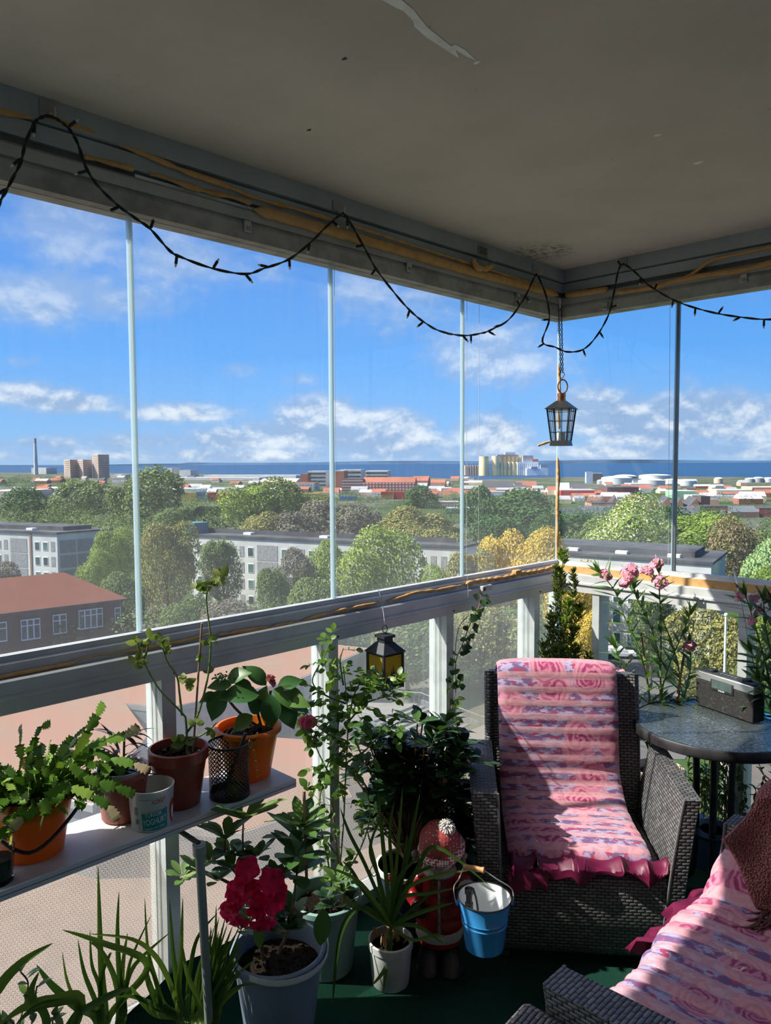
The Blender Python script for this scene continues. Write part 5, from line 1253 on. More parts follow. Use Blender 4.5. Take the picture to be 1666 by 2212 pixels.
def pot(root, base, rt, rb, h, m, rim=.006, lip=.012, soil=.02, wall=.004, sx=1, sy=1, name='pot'):
    b = V3(base)
    prof = [(rb*.92, 0), (rb, .004), (rb+(rt-rb)*.93, h-lip), (rt+rim, h-lip), (rt+rim, h-.002), (rt+rim-.003, h), (rt-wall+.001, h), (rt-wall, h-.004), (rb+(rt-rb)*.8-wall, h-soil-.02), (.001, h-soil-.02)]
    o = MB().lathe(prof, 48, b, sx=sx, sy=sy).build(name, m, root, angle=50)
    soil_disc(root, b, rt-wall-.003-(rt-rb)*.12, b.z+h-soil)
    return o
def shade_leaf(*a, **k): return leaf_mat(*a, **k)
def ribbon(mb, pts, w, fold=.25, up=None, n=6, tip=.04):
    """strap leaf along a spline"""
    P = spline(pts, n); m_ = len(P); vs = []
    for i, p in enumerate(P):
        t = (P[min(i+1, m_-1)]-P[max(i-1, 0)]).normalized(); view = (CAM-p).normalized() if up is None else V3(up)
        s_ = t.cross(V3((view.x, view.y, .35)).normalized())
        if s_.length < .05: s_ = t.cross(V3((.3, .9, .1)))
        s_.normalize(); nn = s_.cross(t); f = i/(m_-1)
        ww = w/2*min(1, .45+f*3)*(1 if f < .5 else max(tip, math.cos((f-.5)*math.pi)**.8))
        vs += [p-s_*ww+nn*ww*fold, p, p+s_*ww+nn*ww*fold]
    fs = []
    for i in range(m_-1): a_ = i*3; fs += [(a_, a_+1, a_+4, a_+3), (a_+1, a_+2, a_+5, a_+4)]
    mb.add(vs, fs)
def rand_dir(rg, up=0.0): return V3((rg.gauss(0, 1), rg.gauss(0, 1), rg.gauss(up, 1))).normalized()
def whorl(mb, p, axis, n, L, W, spread=1.1, rg=None, shape='obov', bend=.35, fold=.18):
    ax = V3(axis).normalized(); a_ = ax.cross(V3((.31, .2, .9))).normalized(); b_ = ax.cross(a_); off = rg.uniform(0, 6)
    for k in range(n):
        an = off+k*2.4; sp = spread*rg.uniform(.6, 1.25); d = (ax*math.cos(sp)+(a_*math.cos(an)+b_*math.sin(an))*math.sin(sp)).normalized()
        mb.leaf(p+d*.004, d, ax, L*rg.uniform(.7, 1.15), W*rg.uniform(.8, 1.15), bend*rg.uniform(.3, 1.6), 5, shape, fold)
def pl(pts, d0, d1=None):
    d1 = d0 if d1 is None else d1; n = len(pts)
    return [D(u, v, d0+(d1-d0)*i/(n-1)) for i, (u, v) in enumerate(pts)]
def blossom(mb, c, axis, r, n=5, ruff=.3, rg=None, cup=.5):
    ax = V3(axis).normalized(); a_ = ax.cross(V3((.2, .9, .31))).normalized(); b_ = ax.cross(a_)
    for k in range(n):
        an = 6.283*k/n+rg.uniform(-.15, .15); d = (a_*math.cos(an)+b_*math.sin(an)); vs = []; side = ax.cross(d)
        NU, NV = 5, 6
        for i in range(NU+1):
            t = i/NU; w = r*.62*math.sin(math.pi*min(.93, t*.80+.12))
            for j in range(NV+1):
                s_ = j/NV*2-1; lift = cup*r*(1-t)**0*(math.sin(t*1.5))*.6-r*.25*t*t+ruff*r*.25*math.sin(s_*7+k*2)*t*t
                vs.append(c+d*(r*t*1.0)+side*w*s_+ax*(lift-.2*r*(1-abs(s_))*t))
        st = NV+1; mb.add(vs, [(i*st+j, i*st+j+1, (i+1)*st+j+1, (i+1)*st+j) for i in range(NU) for j in range(NV)])
SH = .70   # shelf top height (set below)
# ---- the shelf along the long window
SHZ = .68
shelf = empty('plant_shelf', (.13, -2.2, 0), 'white laminate shelf with grey legs carrying pots along the long window', 'shelf')
lam = solid('white_laminate', (0.66, 0.64, 0.66), 0.45, var=0.05, scale=6)
MB().box((.035, -4.0, SHZ-.024), (.237, -1.757, SHZ)).build('board', lam, shelf, bevel=.0015)
MB().box((.036, -4.0, SHZ-.013), (.2375, -1.757, SHZ-.0115)).build('edge_strip', solid('brown_edge_line', (0.12, 0.08, 0.06), 0.6), shelf, smooth=False)
leg_m = solid('grey_green_tube', (0.33, 0.37, 0.37), 0.4, 0.2, var=.06)
for (u0, v0, u1, v1) in [(430, 1822, 452, 2212)]:
    tpv = Z(u0, v0, SHZ-.03); bt_ = Z(452, 2212, .12); dv_ = (bt_-tpv); bt2 = tpv+dv_*((tpv.z-.0)/(-dv_.z))
    MB().tube([tpv, bt2], .0115, 14).build('leg', leg_m, shelf); MB().tube([tpv-V3((0, 0, .002)), tpv+dv_.normalized()*.03], .0165, 14).build('collar', leg_m, shelf)
    MB().box((.20, tpv.y-.007, SHZ-.034), (tpv.x+.002, tpv.y+.005, SHZ-.0242)).build('bracket', alu_dark, shelf, bevel=.003)
MB().tube([(.12, -3.8, SHZ-.03), (.12, -3.8, 0)], .0115, 14).build('leg', leg_m, shelf)

orange = solid('orange_plastic', (0.80, 0.27, 0.025), 0.3, var=0.10, scale=10, spec=.5, **{'Transmission Weight': 0.0})
def translucent_plastic(name, c, t=.35):
    m, nt = new_mat(name); p = principled(nt, nt.mix(nt.m('MULTIPLY', nt.noise(nt.coord('Object'), 9, 4), .4), c, tuple(x*.6 for x in c)), .28, 0, None, .5)
    tr = nt.node('ShaderNodeBsdfTranslucent'); nt.put(tr.inputs[0], c); mx = nt.node('ShaderNodeMixShader'); mx.inputs[0].default_value = t
    nt.l.new(p, mx.inputs[1]); nt.l.new(tr.outputs[0], mx.inputs[2]); nt.l.new(mx.outputs[0], nt.out.inputs[0]); return m
orange = translucent_plastic('orange_bucket_plastic', (0.85, 0.25, 0.02))
# 1 christmas cactus in orange bucket
B = V3((.112, -2.445, SHZ)); cact = empty('potted_cactus', B, 'spreading toothed-leaf cactus in an orange bucket with black handle, leftmost on the shelf', 'potted plant')
pot(cact, B, .094, .068, .150, orange, rim=.007, lip=.014, soil=.025, name='bucket')
hp = [B+V3((math.cos(a_)*.104, math.sin(a_)*.104, .140)) for a_ in (R(62), R(-118))]
side_v = V3((.88, -.47, 0)); pts = [hp[0], hp[0]+side_v*.03-V3((0, 0, .035)), B+side_v*.112+V3((.0, .01, .048)), hp[1]+side_v*.03-V3((0, 0, .035)), hp[1]]
MB().tube(spline(pts, 8), .0042, 8).build('handle', solid('black_plastic', (0.012, 0.012, 0.012), 0.4, var=.05), cact)
cact_leaf = leaf_mat('cactus_green', (0.072, 0.169, 0.021), (0.150, 0.286, 0.033), (0.338, 0.468, 0.078), rough=.38, trans=.28)
tip_leaf = leaf_mat('cactus_tip_pink', (0.42, 0.30, 0.20), (0.48, 0.42, 0.22), (0.45, 0.22, 0.20), rough=.45, trans=.3)
def cactus_seg(mb, p, d, nrm, L, W):
    s_ = d.cross(nrm).normalized(); prof = [(0, .16), (.12, .45), (.26, .95), (.31, .60), (.48, 1.08), (.53, .68), (.70, 1.15), (.76, .72), (.96, 1.0), (.90, .55), (1.0, .35), (.96, .0)]
    vs = []; n = len(prof)
    for t, w in prof: q_ = p+d*L*t; vs += [q_-s_*W/2*w+nrm*.002, q_+nrm*(.0030 if t < .95 else 0), q_+s_*W/2*w+nrm*.002]
    mb.add(vs, [(i*3, i*3+1, i*3+4, i*3+3) for i in range(n-1)]+[(i*3+1, i*3+2, i*3+5, i*3+4) for i in range(n-1)])
rg = random.Random(11); mb = MB(); mt = MB()
for k in range(170):
    a_ = rg.uniform(0, 6.283); r0_ = .06*rg.random(); p = B+V3((r0_*math.cos(a_), r0_*math.sin(a_), .13)); el_ = rg.uniform(.12, 1.45)
    d = V3((math.cos(a_)*math.cos(el_), math.sin(a_)*math.cos(el_)*1.2, math.sin(el_))).normalized(); n = rg.randint(3, 6)
    if math.cos(a_)*math.cos(el_) < -.35: n = min(n, 3)
    for j in range(n):
        tw = rand_dir(rg)*.28; nn = d.cross(rand_dir(rg)).normalized(); L = rg.uniform(.026, .038); W = L*rg.uniform(.60, .78)
        last = j == n-1
        if p.x < .05: break
        cactus_seg(mt if last and rg.random() < .16 else mb, p, d, nn, L, W); p = p+d*L*.95; d = (d+tw+V3((0, 0, -.13*j))).normalized()
mb.build('leaves', cact_leaf, cact, angle=80); mt.build('pink_tips', tip_leaf, cact, angle=80)
# drooping shoot over the bucket front and long shoots to the right
mb = MB(); mt = MB()
for path in ([(140,1720),(110,1725),(85,1745),(50,1765),(25,1790)], [(140,1715),(150,1690),(100,1720),(98,1760)], [(150,1650),(180,1680),(215,1690),(250,1700),(290,1715)], [(150,1700),(200,1720),(235,1740),(255,1770)], [(160,1640),(200,1620),(240,1640),(290,1650),(320,1665)], [(160,1640),(190,1580),(210,1545),(225,1520)], [(180,1620),(230,1600),(270,1590),(300,1570)]):
    P = pl(path, 1.62, 1.60) if path[0][1] > 1700 else pl(path, 1.68, 1.66)
    for i, (a_, b_) in enumerate(zip(P[:-1], P[1:])):
        d = (b_-a_); nn = (CAM-a_).normalized(); nn = (nn+rand_dir(rg)*.5).normalized(); d.normalize(); nn = (nn-nn.dot(d)*d).normalized()
        cactus_seg(mt if i == len(P)-2 and rg.random() < .75 else mb, a_, d, nn, (b_-a_).length*1.05, .024)
mb.build('trailing_shoots', cact_leaf, cact, angle=80); mt.build('pink_tips', tip_leaf, cact, angle=80)

# 2 dark burgundy plant in terracotta pot
terra = solid('terracotta_plastic', (0.36, 0.085, 0.05), 0.45, var=.15, scale=12); redbrown = solid('redbrown_plastic', (0.27, 0.050, 0.032), 0.28, var=.12, scale=10)
B = V3((.098, -2.215, SHZ)); P2 = empty('potted_dracaena', B, 'burgundy-leaved plant in a terracotta pot behind the cactus', 'potted plant')
pot(P2, B, .066, .052, .125, terra); MB().lathe([(.060, .122), (.067, .122), (.067, .132), (.060, .132), (.060, .122)], 32, B).build('liner', solid('grey_liner', (0.42, 0.44, 0.46), .5), P2)
burg = leaf_mat('burgundy_leaf', (0.050, 0.012, 0.016), (0.12, 0.022, 0.028), (0.07, 0.05, 0.02), rough=.3, trans=.2)
mb = MB(); rg = random.Random(5)
for k in range(34):
    h_ = .10+.12*rg.random(); d = rand_dir(rg, .3); d.z = abs(d.z)*.7+.1
    if B.x+d.x*.1 < .05: d.x = abs(d.x)
    mb.leaf(B+V3((.012*d.x, .012*d.y, h_)), d, (0, 0, 1), rg.uniform(.06, .10), rg.uniform(.009, .015), rg.uniform(.5, 1.3), 7, 'lance', .2)
mb.build('leaves', burg, P2, angle=80); MB().tube([B+V3((0, 0, .1)), B+V3((.004, .005, .16)), B+V3((0, .01, .22))], .003, 6).build('stem', stem_b, P2)

# 3 yoghurt tub
TB = V3((.190, -2.183, SHZ)); tub = empty('yoghurt_tub', (0, 0, 0), 'empty white and teal yoghurt tub at the shelf edge', 'tub')
wplas = translucent_plastic('white_tub_plastic', (0.80, 0.80, 0.78), .25); teal_p = solid('teal_print', (0.015, 0.27, 0.30), .4, var=.03); red_p = solid('red_print', (0.62, 0.03, 0.035), .4, var=.03); grn_p = solid('green_print', (0.05, 0.30, 0.16), .5, var=.02); grey_p = solid('grey_print', (0.16, 0.18, 0.18), .5, var=.02)
rt_, rb_, hT = .056, .049, .104
MB().lathe([(rb_-.002, 0), (rb_, .003), (rt_, hT-.002), (rt_+.0015, hT-.001), (rt_+.001, hT), (rt_-.0016, hT), (rb_-.0018, .004), (.001, .004)], 64).build('cup', wplas, tub, angle=60)
def wrap_pt(s_, z, out=.0006):   # s_ metres along the curved face (0 = front), z height
    r_ = rb_+(rt_-rb_)*z/hT+out; a_ = s_/r_; return V3((r_*math.sin(a_), -r_*math.cos(a_), z))
def wrap_quad(mb, q4, n=12, out=.0006):   # (s,z) four corners
    vs = []
    for i in range(n+1):
        f = i/n; a_ = V3(q4[0]+(0,)).lerp(V3(q4[1]+(0,)), f); b_ = V3(q4[3]+(0,)).lerp(V3(q4[2]+(0,)), f)
        vs += [wrap_pt(a_.x, a_.y, out), wrap_pt(b_.x, b_.y, out)]
    mb.add(vs, [(2*i, 2*i+2, 2*i+3, 2*i+1) for i in range(n)])
mb = MB(); wrap_quad(mb, ((-.030, .006), (.032, .006), (.032, .058), (-.034, .050))); mb.build('teal_label', teal_p, tub)
def wrap_text(body, size, s0, z0, mat, rot=0, fit=None, out=.0011, bold=1):
    M = Matrix.Translation((s0, z0, 0)) @ Matrix.Rotation(rot, 4, 'Z')
    o = text_obj(body, size, mat, tub, M, fit=fit, extrude=0)
    for v in o.data.vertices: p = wrap_pt(v.co.x, v.co.y, out); v.co = p
    o.data.update(); return o
white_t = solid('white_print', (0.85, 0.85, 0.83), .5, var=0)
wrap_text('KÖKET', .0155, .010, .079, red_p, R(6), fit=.034); wrap_text('TURKISK', .0145, -.004, .047, white_t, R(6), fit=.042); wrap_text('YOGHURT', .022, .000, .029, white_t, R(6), fit=.060); wrap_text('Fetthalt 10%  1000 g', .0075, .000, .0125, white_t, R(6), fit=.050)
mb = MB()
for k in range(13): wrap_quad(mb, ((-.055+.0005*k*0+k*.0009, .045), (-.0545+k*.0009, .045), (-.0545+k*.0009, .066), (-.055+k*.0009, .066)), 2)
mb.build('barcode', grey_p, tub); mb = MB(); wrap_quad(mb, ((-.050, .022), (-.041, .022), (-.041, .034), (-.050, .034)), 4); mb.build('green_mark', grn_p, tub)
wrap_text('MILD & KRÄMIG', .004, -.026, .086, teal_p, R(2))
mb = MB(); N = 20; vs = [wrap_pt(.054, .040)]+[wrap_pt(.054+.013*math.cos(6.283*k/N)*(1+.2*math.sin(6.283*k/N)), .040+.032*math.sin(6.283*k/N)) for k in range(N)]; mb.add(vs, [(0, 1+k, 1+(k+1) % N) for k in range(N)]); mb.build('spoon_print', red_p, tub, smooth=False)
mb = MB(); vs = [wrap_pt(.056, .036, .001)]+[wrap_pt(.056+.007*math.cos(6.283*k/N), .036+.018*math.sin(6.283*k/N), .001) for k in range(N)]; mb.add(vs, [(0, 1+k, 1+(k+1) % N) for k in range(N)]); mb.build('cream_print', white_t, tub, smooth=False)
tub.location = TB; tub.rotation_euler = (0, 0, math.atan2(CAM.y-TB.y, CAM.x-TB.x)+R(90)+R(9))

# 4 leggy plant with a cane in red-brown pot
B = V3((.132, -2.072, SHZ)); P4 = empty('potted_geranium', B, 'leggy thin-stemmed plant with a cane in a glossy red-brown pot', 'potted plant')
pot(P4, B, .075, .055, .155, redbrown, rim=.004, lip=.03)
gd = depth_of(B)
lgt = leaf_mat('light_leaf', (0.15, 0.22, 0.05), (0.24, 0.30, 0.08), (0.36, 0.36, 0.12), rough=.5, trans=.4)
mb = MB()
stems = [[(405,1630),(402,1560),(393,1540),(345,1490),(318,1445),(310,1425)], [(393,1545),(388,1500),(382,1460),(362,1430),(352,1400)], [(402,1585),(425,1550),(443,1490),(452,1440),(455,1380),(448,1320),(446,1285),(452,1265)], [(308,1432),(318,1405),(322,1380)], [(310,1430),(300,1400),(295,1375)], [(405,1600),(440,1585),(470,1560)], [(404,1620),(418,1640),(430,1620)]]
for s_ in stems: mb.tube(spline(pl(s_, gd-.02, gd-.05), 5), [.0034-.0016*i/(5*(len(s_)-1)) for i in range(5*(len(s_)-1)+1)], 7)
mb.build('stem', stem_g, P4)
MB().tube([D(417, 1630, gd), D(436, 1346, gd-.06)], .0028, 7).build('cane', cane_m, P4)
mb = MB(); rg = random.Random(8)
for (u, v, n, L) in [(322,1378,6,.030),(300,1392,4,.03),(352,1385,7,.026),(290,1430,5,.030),(362,1402,4,.022),(440,1275,6,.026),(475,1248,6,.034),(425,1270,4,.030),(450,1390,4,.026),(472,1384,3,.02),(430,1420,3,.02),(400,1478,4,.035),(385,1600,4,.028),(420,1565,3,.026),(455,1575,3,.024),(462,1255,4,.024),(396,1605,3,.035)]:
    c_ = D(u, v, gd-.05+rg.uniform(-.02, .02))
    for k in range(n): mb.leaf(c_+rand_dir(rg)*.006, rand_dir(rg, .2), (CAM-c_).normalized()+rand_dir(rg)*.5, L*rg.uniform(.7, 1.2), L*.62, rg.uniform(-.2, .9), 4, 'oval', .2)
mb.build('leaves', lgt, P4, angle=80)

# 5 pierced black pen holder
B = V3((.187, -1.950, SHZ)); pen = empty('pen_holder', B, 'black pierced-metal pen holder between the red-brown pot and orange bucket', 'pen holder')
m, nt = new_mat('pierced_metal'); o3 = nt.sep(nt.coord('Object'))
ang = nt.m('ARCTAN2', nt.m('SUBTRACT', o3[1], B.y), nt.m('SUBTRACT', o3[0], B.x)); uu = nt.m('MULTIPLY', ang, 30/6.2832*2); vv = nt.m('MULTIPLY', o3[2], 60/(.36)*1.0)
fu = nt.m('ABSOLUTE', nt.m('SUBTRACT', nt.m('FRACT', uu), .5)); fv = nt.m('ABSOLUTE', nt.m('SUBTRACT', nt.m('FRACT', vv), .5))
fu2 = nt.m('ABSOLUTE', nt.m('SUBTRACT', nt.m('FRACT', nt.m('ADD', nt.m('MULTIPLY', uu, .5), nt.m('MULTIPLY', vv, .5))), .5)); fv2 = nt.m('ABSOLUTE', nt.m('SUBTRACT', nt.m('FRACT', nt.m('SUBTRACT', nt.m('MULTIPLY', uu, .5), nt.m('MULTIPLY', vv, .5))), .5))
bars = nt.m('MAXIMUM', nt.m('LESS_THAN', fu2, .14), nt.m('LESS_THAN', fv2, .14)); ringm = nt.m('ADD', fu, fv); bars = nt.m('MAXIMUM', bars, nt.m('MULTIPLY', nt.m('GREATER_THAN', ringm, .34), nt.m('LESS_THAN', ringm, .46)))
zed = nt.m('SUBTRACT', o3[2], SHZ); bars = nt.m('MAXIMUM', bars, nt.m('MAXIMUM', nt.m('LESS_THAN', zed, .016), nt.m('GREATER_THAN', zed, .142)))
tr = nt.node('ShaderNodeBsdfTransparent'); mx = nt.node('ShaderNodeMixShader'); nt.put(mx.inputs[0], bars); nt.l.new(tr.outputs[0], mx.inputs[1]); nt.l.new(principled(nt, (0.012, 0.012, 0.013), .4), mx.inputs[2]); nt.l.new(mx.outputs[0], nt.out.inputs[0])
MB().lathe([(.054, .001), (.056, .147)], 64, B, cap=False).build('mesh_wall', m, pen)
MB().tube([B+V3((.0565*math.cos(6.2832*k/48), .0565*math.sin(6.2832*k/48), .148)) for k in range(49)], .0015, 6).build('rim_wire', MATS['black_plastic'], pen)
MB().lathe([(.001, .0), (.055, .0), (.055, .003), (.001, .003)], 32, B).build('bottom', MATS['black_plastic'], pen)
MB().tube([B+V3((.0, -.01, .03)), B+V3((.015, .045, .165))], .005, 8).build('black_pen', MATS['black_plastic'], pen)
brass = solid('brass_wire', (0.75, 0.55, 0.32), .25, 1.0, var=.03); mb = MB()
for k, (u, v) in enumerate([(540,1602),(549,1622),(553,1645),(556,1665)]):
    c_ = D(u, v, depth_of(B)-.055+.002*k); dn = V3((0, 0, -1)); sd = CR
    mb.tube(spline([c_+sd*.003, c_+dn*.014+sd*.003, c_+dn*.016, c_+dn*.013-sd*.003, c_-sd*.003, c_+V3((0, 0, .003)), c_+sd*.003], 4), .0006, 5)
mb.build('paper_clips', brass, pen)

# 6 hydrangea in the second orange bucket
B = V3((.118, -1.838, SHZ)); P6 = empty('potted_hydrangea', B, 'broad-leaved hydrangea in an orange bucket at the end of the shelf', 'potted plant')
pot(P6, B, .089, .062, .150, orange, rim=.008, lip=.014, soil=.022, name='bucket')
MB().tube(spline([B+V3((.075, -.06, .142)), B+V3((.10, -.03, .152)), B+V3((.10, .0, .142))], 5), .006, 8).build('handle_lug', orange, P6)
MB().tube([D(558, 1583, depth_of(B)-.09), D(547, 1600, depth_of(B)-.10)], .005, 8).build('handle', MATS['black_plastic'], P6)
hyd = leaf_mat('hydrangea_leaf', (0.026, 0.085, 0.029), (0.058, 0.156, 0.039), (0.156, 0.273, 0.058), rough=.4, trans=.22)
hd = depth_of(B); mb = MB(); rg = random.Random(3)
MBs = MB()
for s_ in ([(560,1570),(530,1550),(500,1520),(485,1490)], [(575,1575),(580,1530),(585,1490)], [(585,1575),(605,1530),(600,1500)], [(565,1570),(555,1530),(560,1510)]): MBs.tube(spline(pl(s_, hd, hd-.03), 4), .004, 7)
MBs.build('stem', stem_b, P6)
HL = [((485,1490),(-.3,-.6),.085,.060),((490,1470),(.7,.35),.07,.05),((500,1480),(-.9,.1),.06,.04),((560,1500),(-.8,.15),.105,.062),((575,1480),(-.6,.7),.08,.045),((590,1490),(.9,-.3),.11,.062),((600,1500),(.6,-.9),.10,.060),((585,1500),(.05,-.9),.085,.055),((600,1490),(.8,.5),.07,.045),((560,1540),(-.2,.5),.05,.04),((545,1545),(-.5,-.3),.06,.045),((600,1540),(.4,.4),.06,.04),((575,1550),(.2,.5),.05,.035),((610,1510),(.9,.0),.08,.045),((560,1530),(.2,.8),.06,.04),((540,1500),(-.2,.3),.06,.04),((470,1500),(-.7,-.1),.05,.03)]
for (u, v), (dx, dy), L, W in HL:
    c_ = D(u, v, hd-.03+rg.uniform(-.03, .03)); d = (CR*dx+CU*dy-CF*rg.uniform(-.1, .45)); mb.leaf(c_, d, V3((.5, -.45, .8)), L*1.15, W*1.1, rg.uniform(.4, 1.0), 8, 'ovate', .28)
mb.build('leaves', hyd, P6, angle=80)
mb = MB(); c_ = D(586, 1470, hd-.06)
for k in range(10): mb.leaf(c_, rand_dir(rg, .3), rand_dir(rg), .022, .022, .9, 4, 'oval', .3)
mb.build('pink_flower', leaf_mat('dusty_pink_petal', (0.42, 0.13, 0.16), (0.55, 0.20, 0.22), rough=.6), P6, angle=80)
mb = MB(); c_ = D(478, 1463, hd-.06)
for k in range(50): mb.ball(c_+V3((rg.gauss(0, .012), rg.gauss(0, .012), rg.gauss(0, .005))), .0028, 6, 4)
mb.build('bud_cluster', solid('green_buds', (0.30, 0.34, 0.18), .6), P6)
mb = MB(); c_ = D(452, 1455, hd-.02)
for k in range(5): mb.leaf(c_, CU+rand_dir(rg)*.6, (CAM-c_), .034, .024, .4, 4, 'oval', .2)
mb.build('faded_petals', leaf_mat('faded_petal', (0.50, 0.36, 0.28), (0.58, 0.42, 0.34), rough=.7), P6, angle=80)

# 7 candle glass at the left edge
B = V3((.195, -2.548, SHZ)); cg = empty('candle_glass', B, 'small glass jar with dark candle wax at the left edge of the shelf', 'candle')
m, nt = new_mat('clear_jar_glass'); nt.l.new(principled(nt, (0.95, 0.97, 0.98), 0.02, 0, None, 0.5, **{'Transmission Weight': 1.0, 'IOR': 1.3}), nt.out.inputs[0]); jar_g = m
MB().lathe([(.027, 0), (.030, .003), (.031, .012), (.034, .078), (.032, .078), (.0285, .013), (.001, .012)], 32, B).build('glass', jar_g, cg)
MB().lathe([(.001, .0135), (.0275, .014), (.030, .055), (.001, .057)], 32, B).build('wax', solid('dark_wax', (0.035, 0.030, 0.035), .5, var=.3, scale=60), cg)
MB().tube([B+V3((0, 0, .055)), B+V3((.002, 0, .066))], .001, 5).build('wick', MATS['black_plastic'], cg)

# ---- 8 azalea in grey-blue bucket
azl = leaf_mat('azalea_leaf', (0.039, 0.111, 0.026), (0.085, 0.182, 0.042), (0.169, 0.286, 0.065), rough=.42, trans=.25)
azy = leaf_mat('azalea_young_leaf', (0.130, 0.234, 0.058), (0.208, 0.325, 0.091), (0.312, 0.429, 0.156), rough=.5, trans=.3)
rdl = leaf_mat('rhododendron_leaf', (0.012, 0.040, 0.016), (0.026, 0.070, 0.024), (0.055, 0.11, 0.035), rough=.38, trans=.12)
B = V3((.315, -1.888, 0)); bz = .275
P8 = empty('potted_azalea', B, 'azalea with crimson flowers in a big grey-blue bucket with white handle', 'potted plant')
gb = solid('grey_blue_plastic', (0.22, 0.27, 0.36), .32, var=.05, scale=6, spec=.5)
pot(P8, B, .122, .088, bz, gb, rim=.008, lip=.022, soil=.045, name='bucket')
whp = solid('white_handle', (0.72, 0.72, 0.70), .35, var=.03)
hpts = [B+V3((.134*math.cos(a_), .134*math.sin(a_), bz-.004-.012*math.sin(t*math.pi))) for t, a_ in [(i/14, R(-70)+R(150)*i/14) for i in range(15)]]
mb = MB()
for a_, b_ in zip(hpts[:-1], hpts[1:]): mb.hexa([a_-V3((0, 0, .007)), b_-V3((0, 0, .007)), b_*1.0+(b_-B).normalized()*.006-V3((0, 0, .007)), a_+(a_-B).normalized()*.006-V3((0, 0, .007))], [a_+V3((0, 0, .007)), b_+V3((0, 0, .007)), b_+(b_-B).normalized()*.006+V3((0, 0, .007)), a_+(a_-B).normalized()*.006+V3((0, 0, .007))])
mb.build('handle', whp, P8)
dz = depth_of(B+V3((0, 0, bz)))
mb = MB()
for s_, d0, d1 in [([(568,2075),(562,2020),(550,1960),(535,1900),(525,1830),(526,1775)], dz, dz-.02), ([(550,1960),(520,1900),(490,1860),(486,1815)], dz-.02, dz), ([(535,1930),(480,1900),(430,1880),(395,1890)], dz-.01, dz+.02), ([(600,2060),(618,2020),(632,1960),(640,1900),(645,1850),(650,1800)], dz-.02, dz+.02), ([(632,1960),(655,1975),(680,1960)], dz-.02, dz-.06)]:
    P = spline(pl(s_, d0, d1), 5); mb.tube(P, [.0052-.003*i/(len(P)-1) for i in range(len(P))], 7)
mb.build('stem', stem_b, P8)
MB().tube([D(663, 1915, dz-.01), D(657, 1709, dz-.02)], .0042, 8).build('cane', cane_m, P8)
rg = random.Random(21); mb = MB(); my = MB()
for (u, v, n, L, W, tgt) in [(526,1772,9,.115,.030,1),(487,1815,8,.080,.024,0),(395,1895,8,.050,.019,1),(430,1880,7,.048,.019,1),(455,1865,7,.05,.02,1),(500,1845,8,.05,.024,0),(540,1860,8,.05,.024,0),(505,1880,8,.05,.022,0),(530,1960,7,.055,.024,0),(520,2010,7,.06,.026,0),(580,1990,6,.05,.022,0),(470,1905,7,.045,.02,0),(600,1900,6,.045,.02,0),(560,1850,6,.05,.02,0),
    (650,1790,7,.080,.026,0),(645,1815,8,.088,.030,0),(640,1850,7,.092,.032,0),(640,1890,6,.080,.034,0),(628,1985,7,.060,.034,0),(618,2010,5,.055,.034,0),(665,1780,5,.05,.02,1)]:
    c_ = D(u, v, dz-.02+rg.uniform(-.03, .03)); whorl(my if tgt else mb, c_, V3((rg.uniform(-.2, .2), rg.uniform(-.2, .2), 1)), n+2, L*1.15, W*1.3, 1.1, rg)
mb.leaf(D(700, 1965, dz-.07), -CU+CR*-.1, (CAM-B).normalized(), .10, .047, .2, 7, 'oval', .15); mb.leaf(D(560, 1985, dz-.07), -CU, (CAM-B).normalized(), .085, .032, .3, 7, 'oval', .15)
mb.build('leaves', azl, P8, angle=80); my.build('young_leaves', azy, P8, angle=80)
m, nt = new_mat('crimson_petal'); co = nt.coord('Object'); c = nt.mix(nt.noise(co, 40, 3), (0.62, 0.006, 0.075), (0.90, 0.03, 0.17)); p_ = principled(nt, c, .55, 0, None, .3); tr = nt.node('ShaderNodeBsdfTranslucent'); nt.put(tr.inputs[0], (0.95, 0.03, 0.16)); mx = nt.node('ShaderNodeMixShader'); mx.inputs[0].default_value = .4; nt.l.new(p_, mx.inputs[1]); nt.l.new(tr.outputs[0], mx.inputs[2]); nt.l.new(mx.outputs[0], nt.out.inputs[0]); crimson = m
for (u, v, r_, ax) in [(536,1878,.034,(-.1,.5)),(515,1930,.036,(-.5,.1)),(498,1972,.034,(-.6,-.3)),(585,1905,.038,(.4,.4)),(562,1945,.030,(.1,-.1)),(592,1950,.034,(.6,-.2)),(568,1990,.036,(.2,-.6)),(520,1985,.028,(-.3,-.6)),(545,1915,.026,(0,.1)),(530,1900,.030,(-.3,.3)),(600,1925,.026,(.5,.1)),(555,1965,.030,(.0,-.4)),(508,1950,.026,(-.5,0))]:
    mb = MB(); c_ = D(u, v, dz-.085+rg.uniform(-.012, .012)); blossom(mb, c_, -CF*.8+CR*ax[0]+CU*ax[1], r_, 5, .95, rg, .75); mb.build('flower', crimson, P8, angle=80)

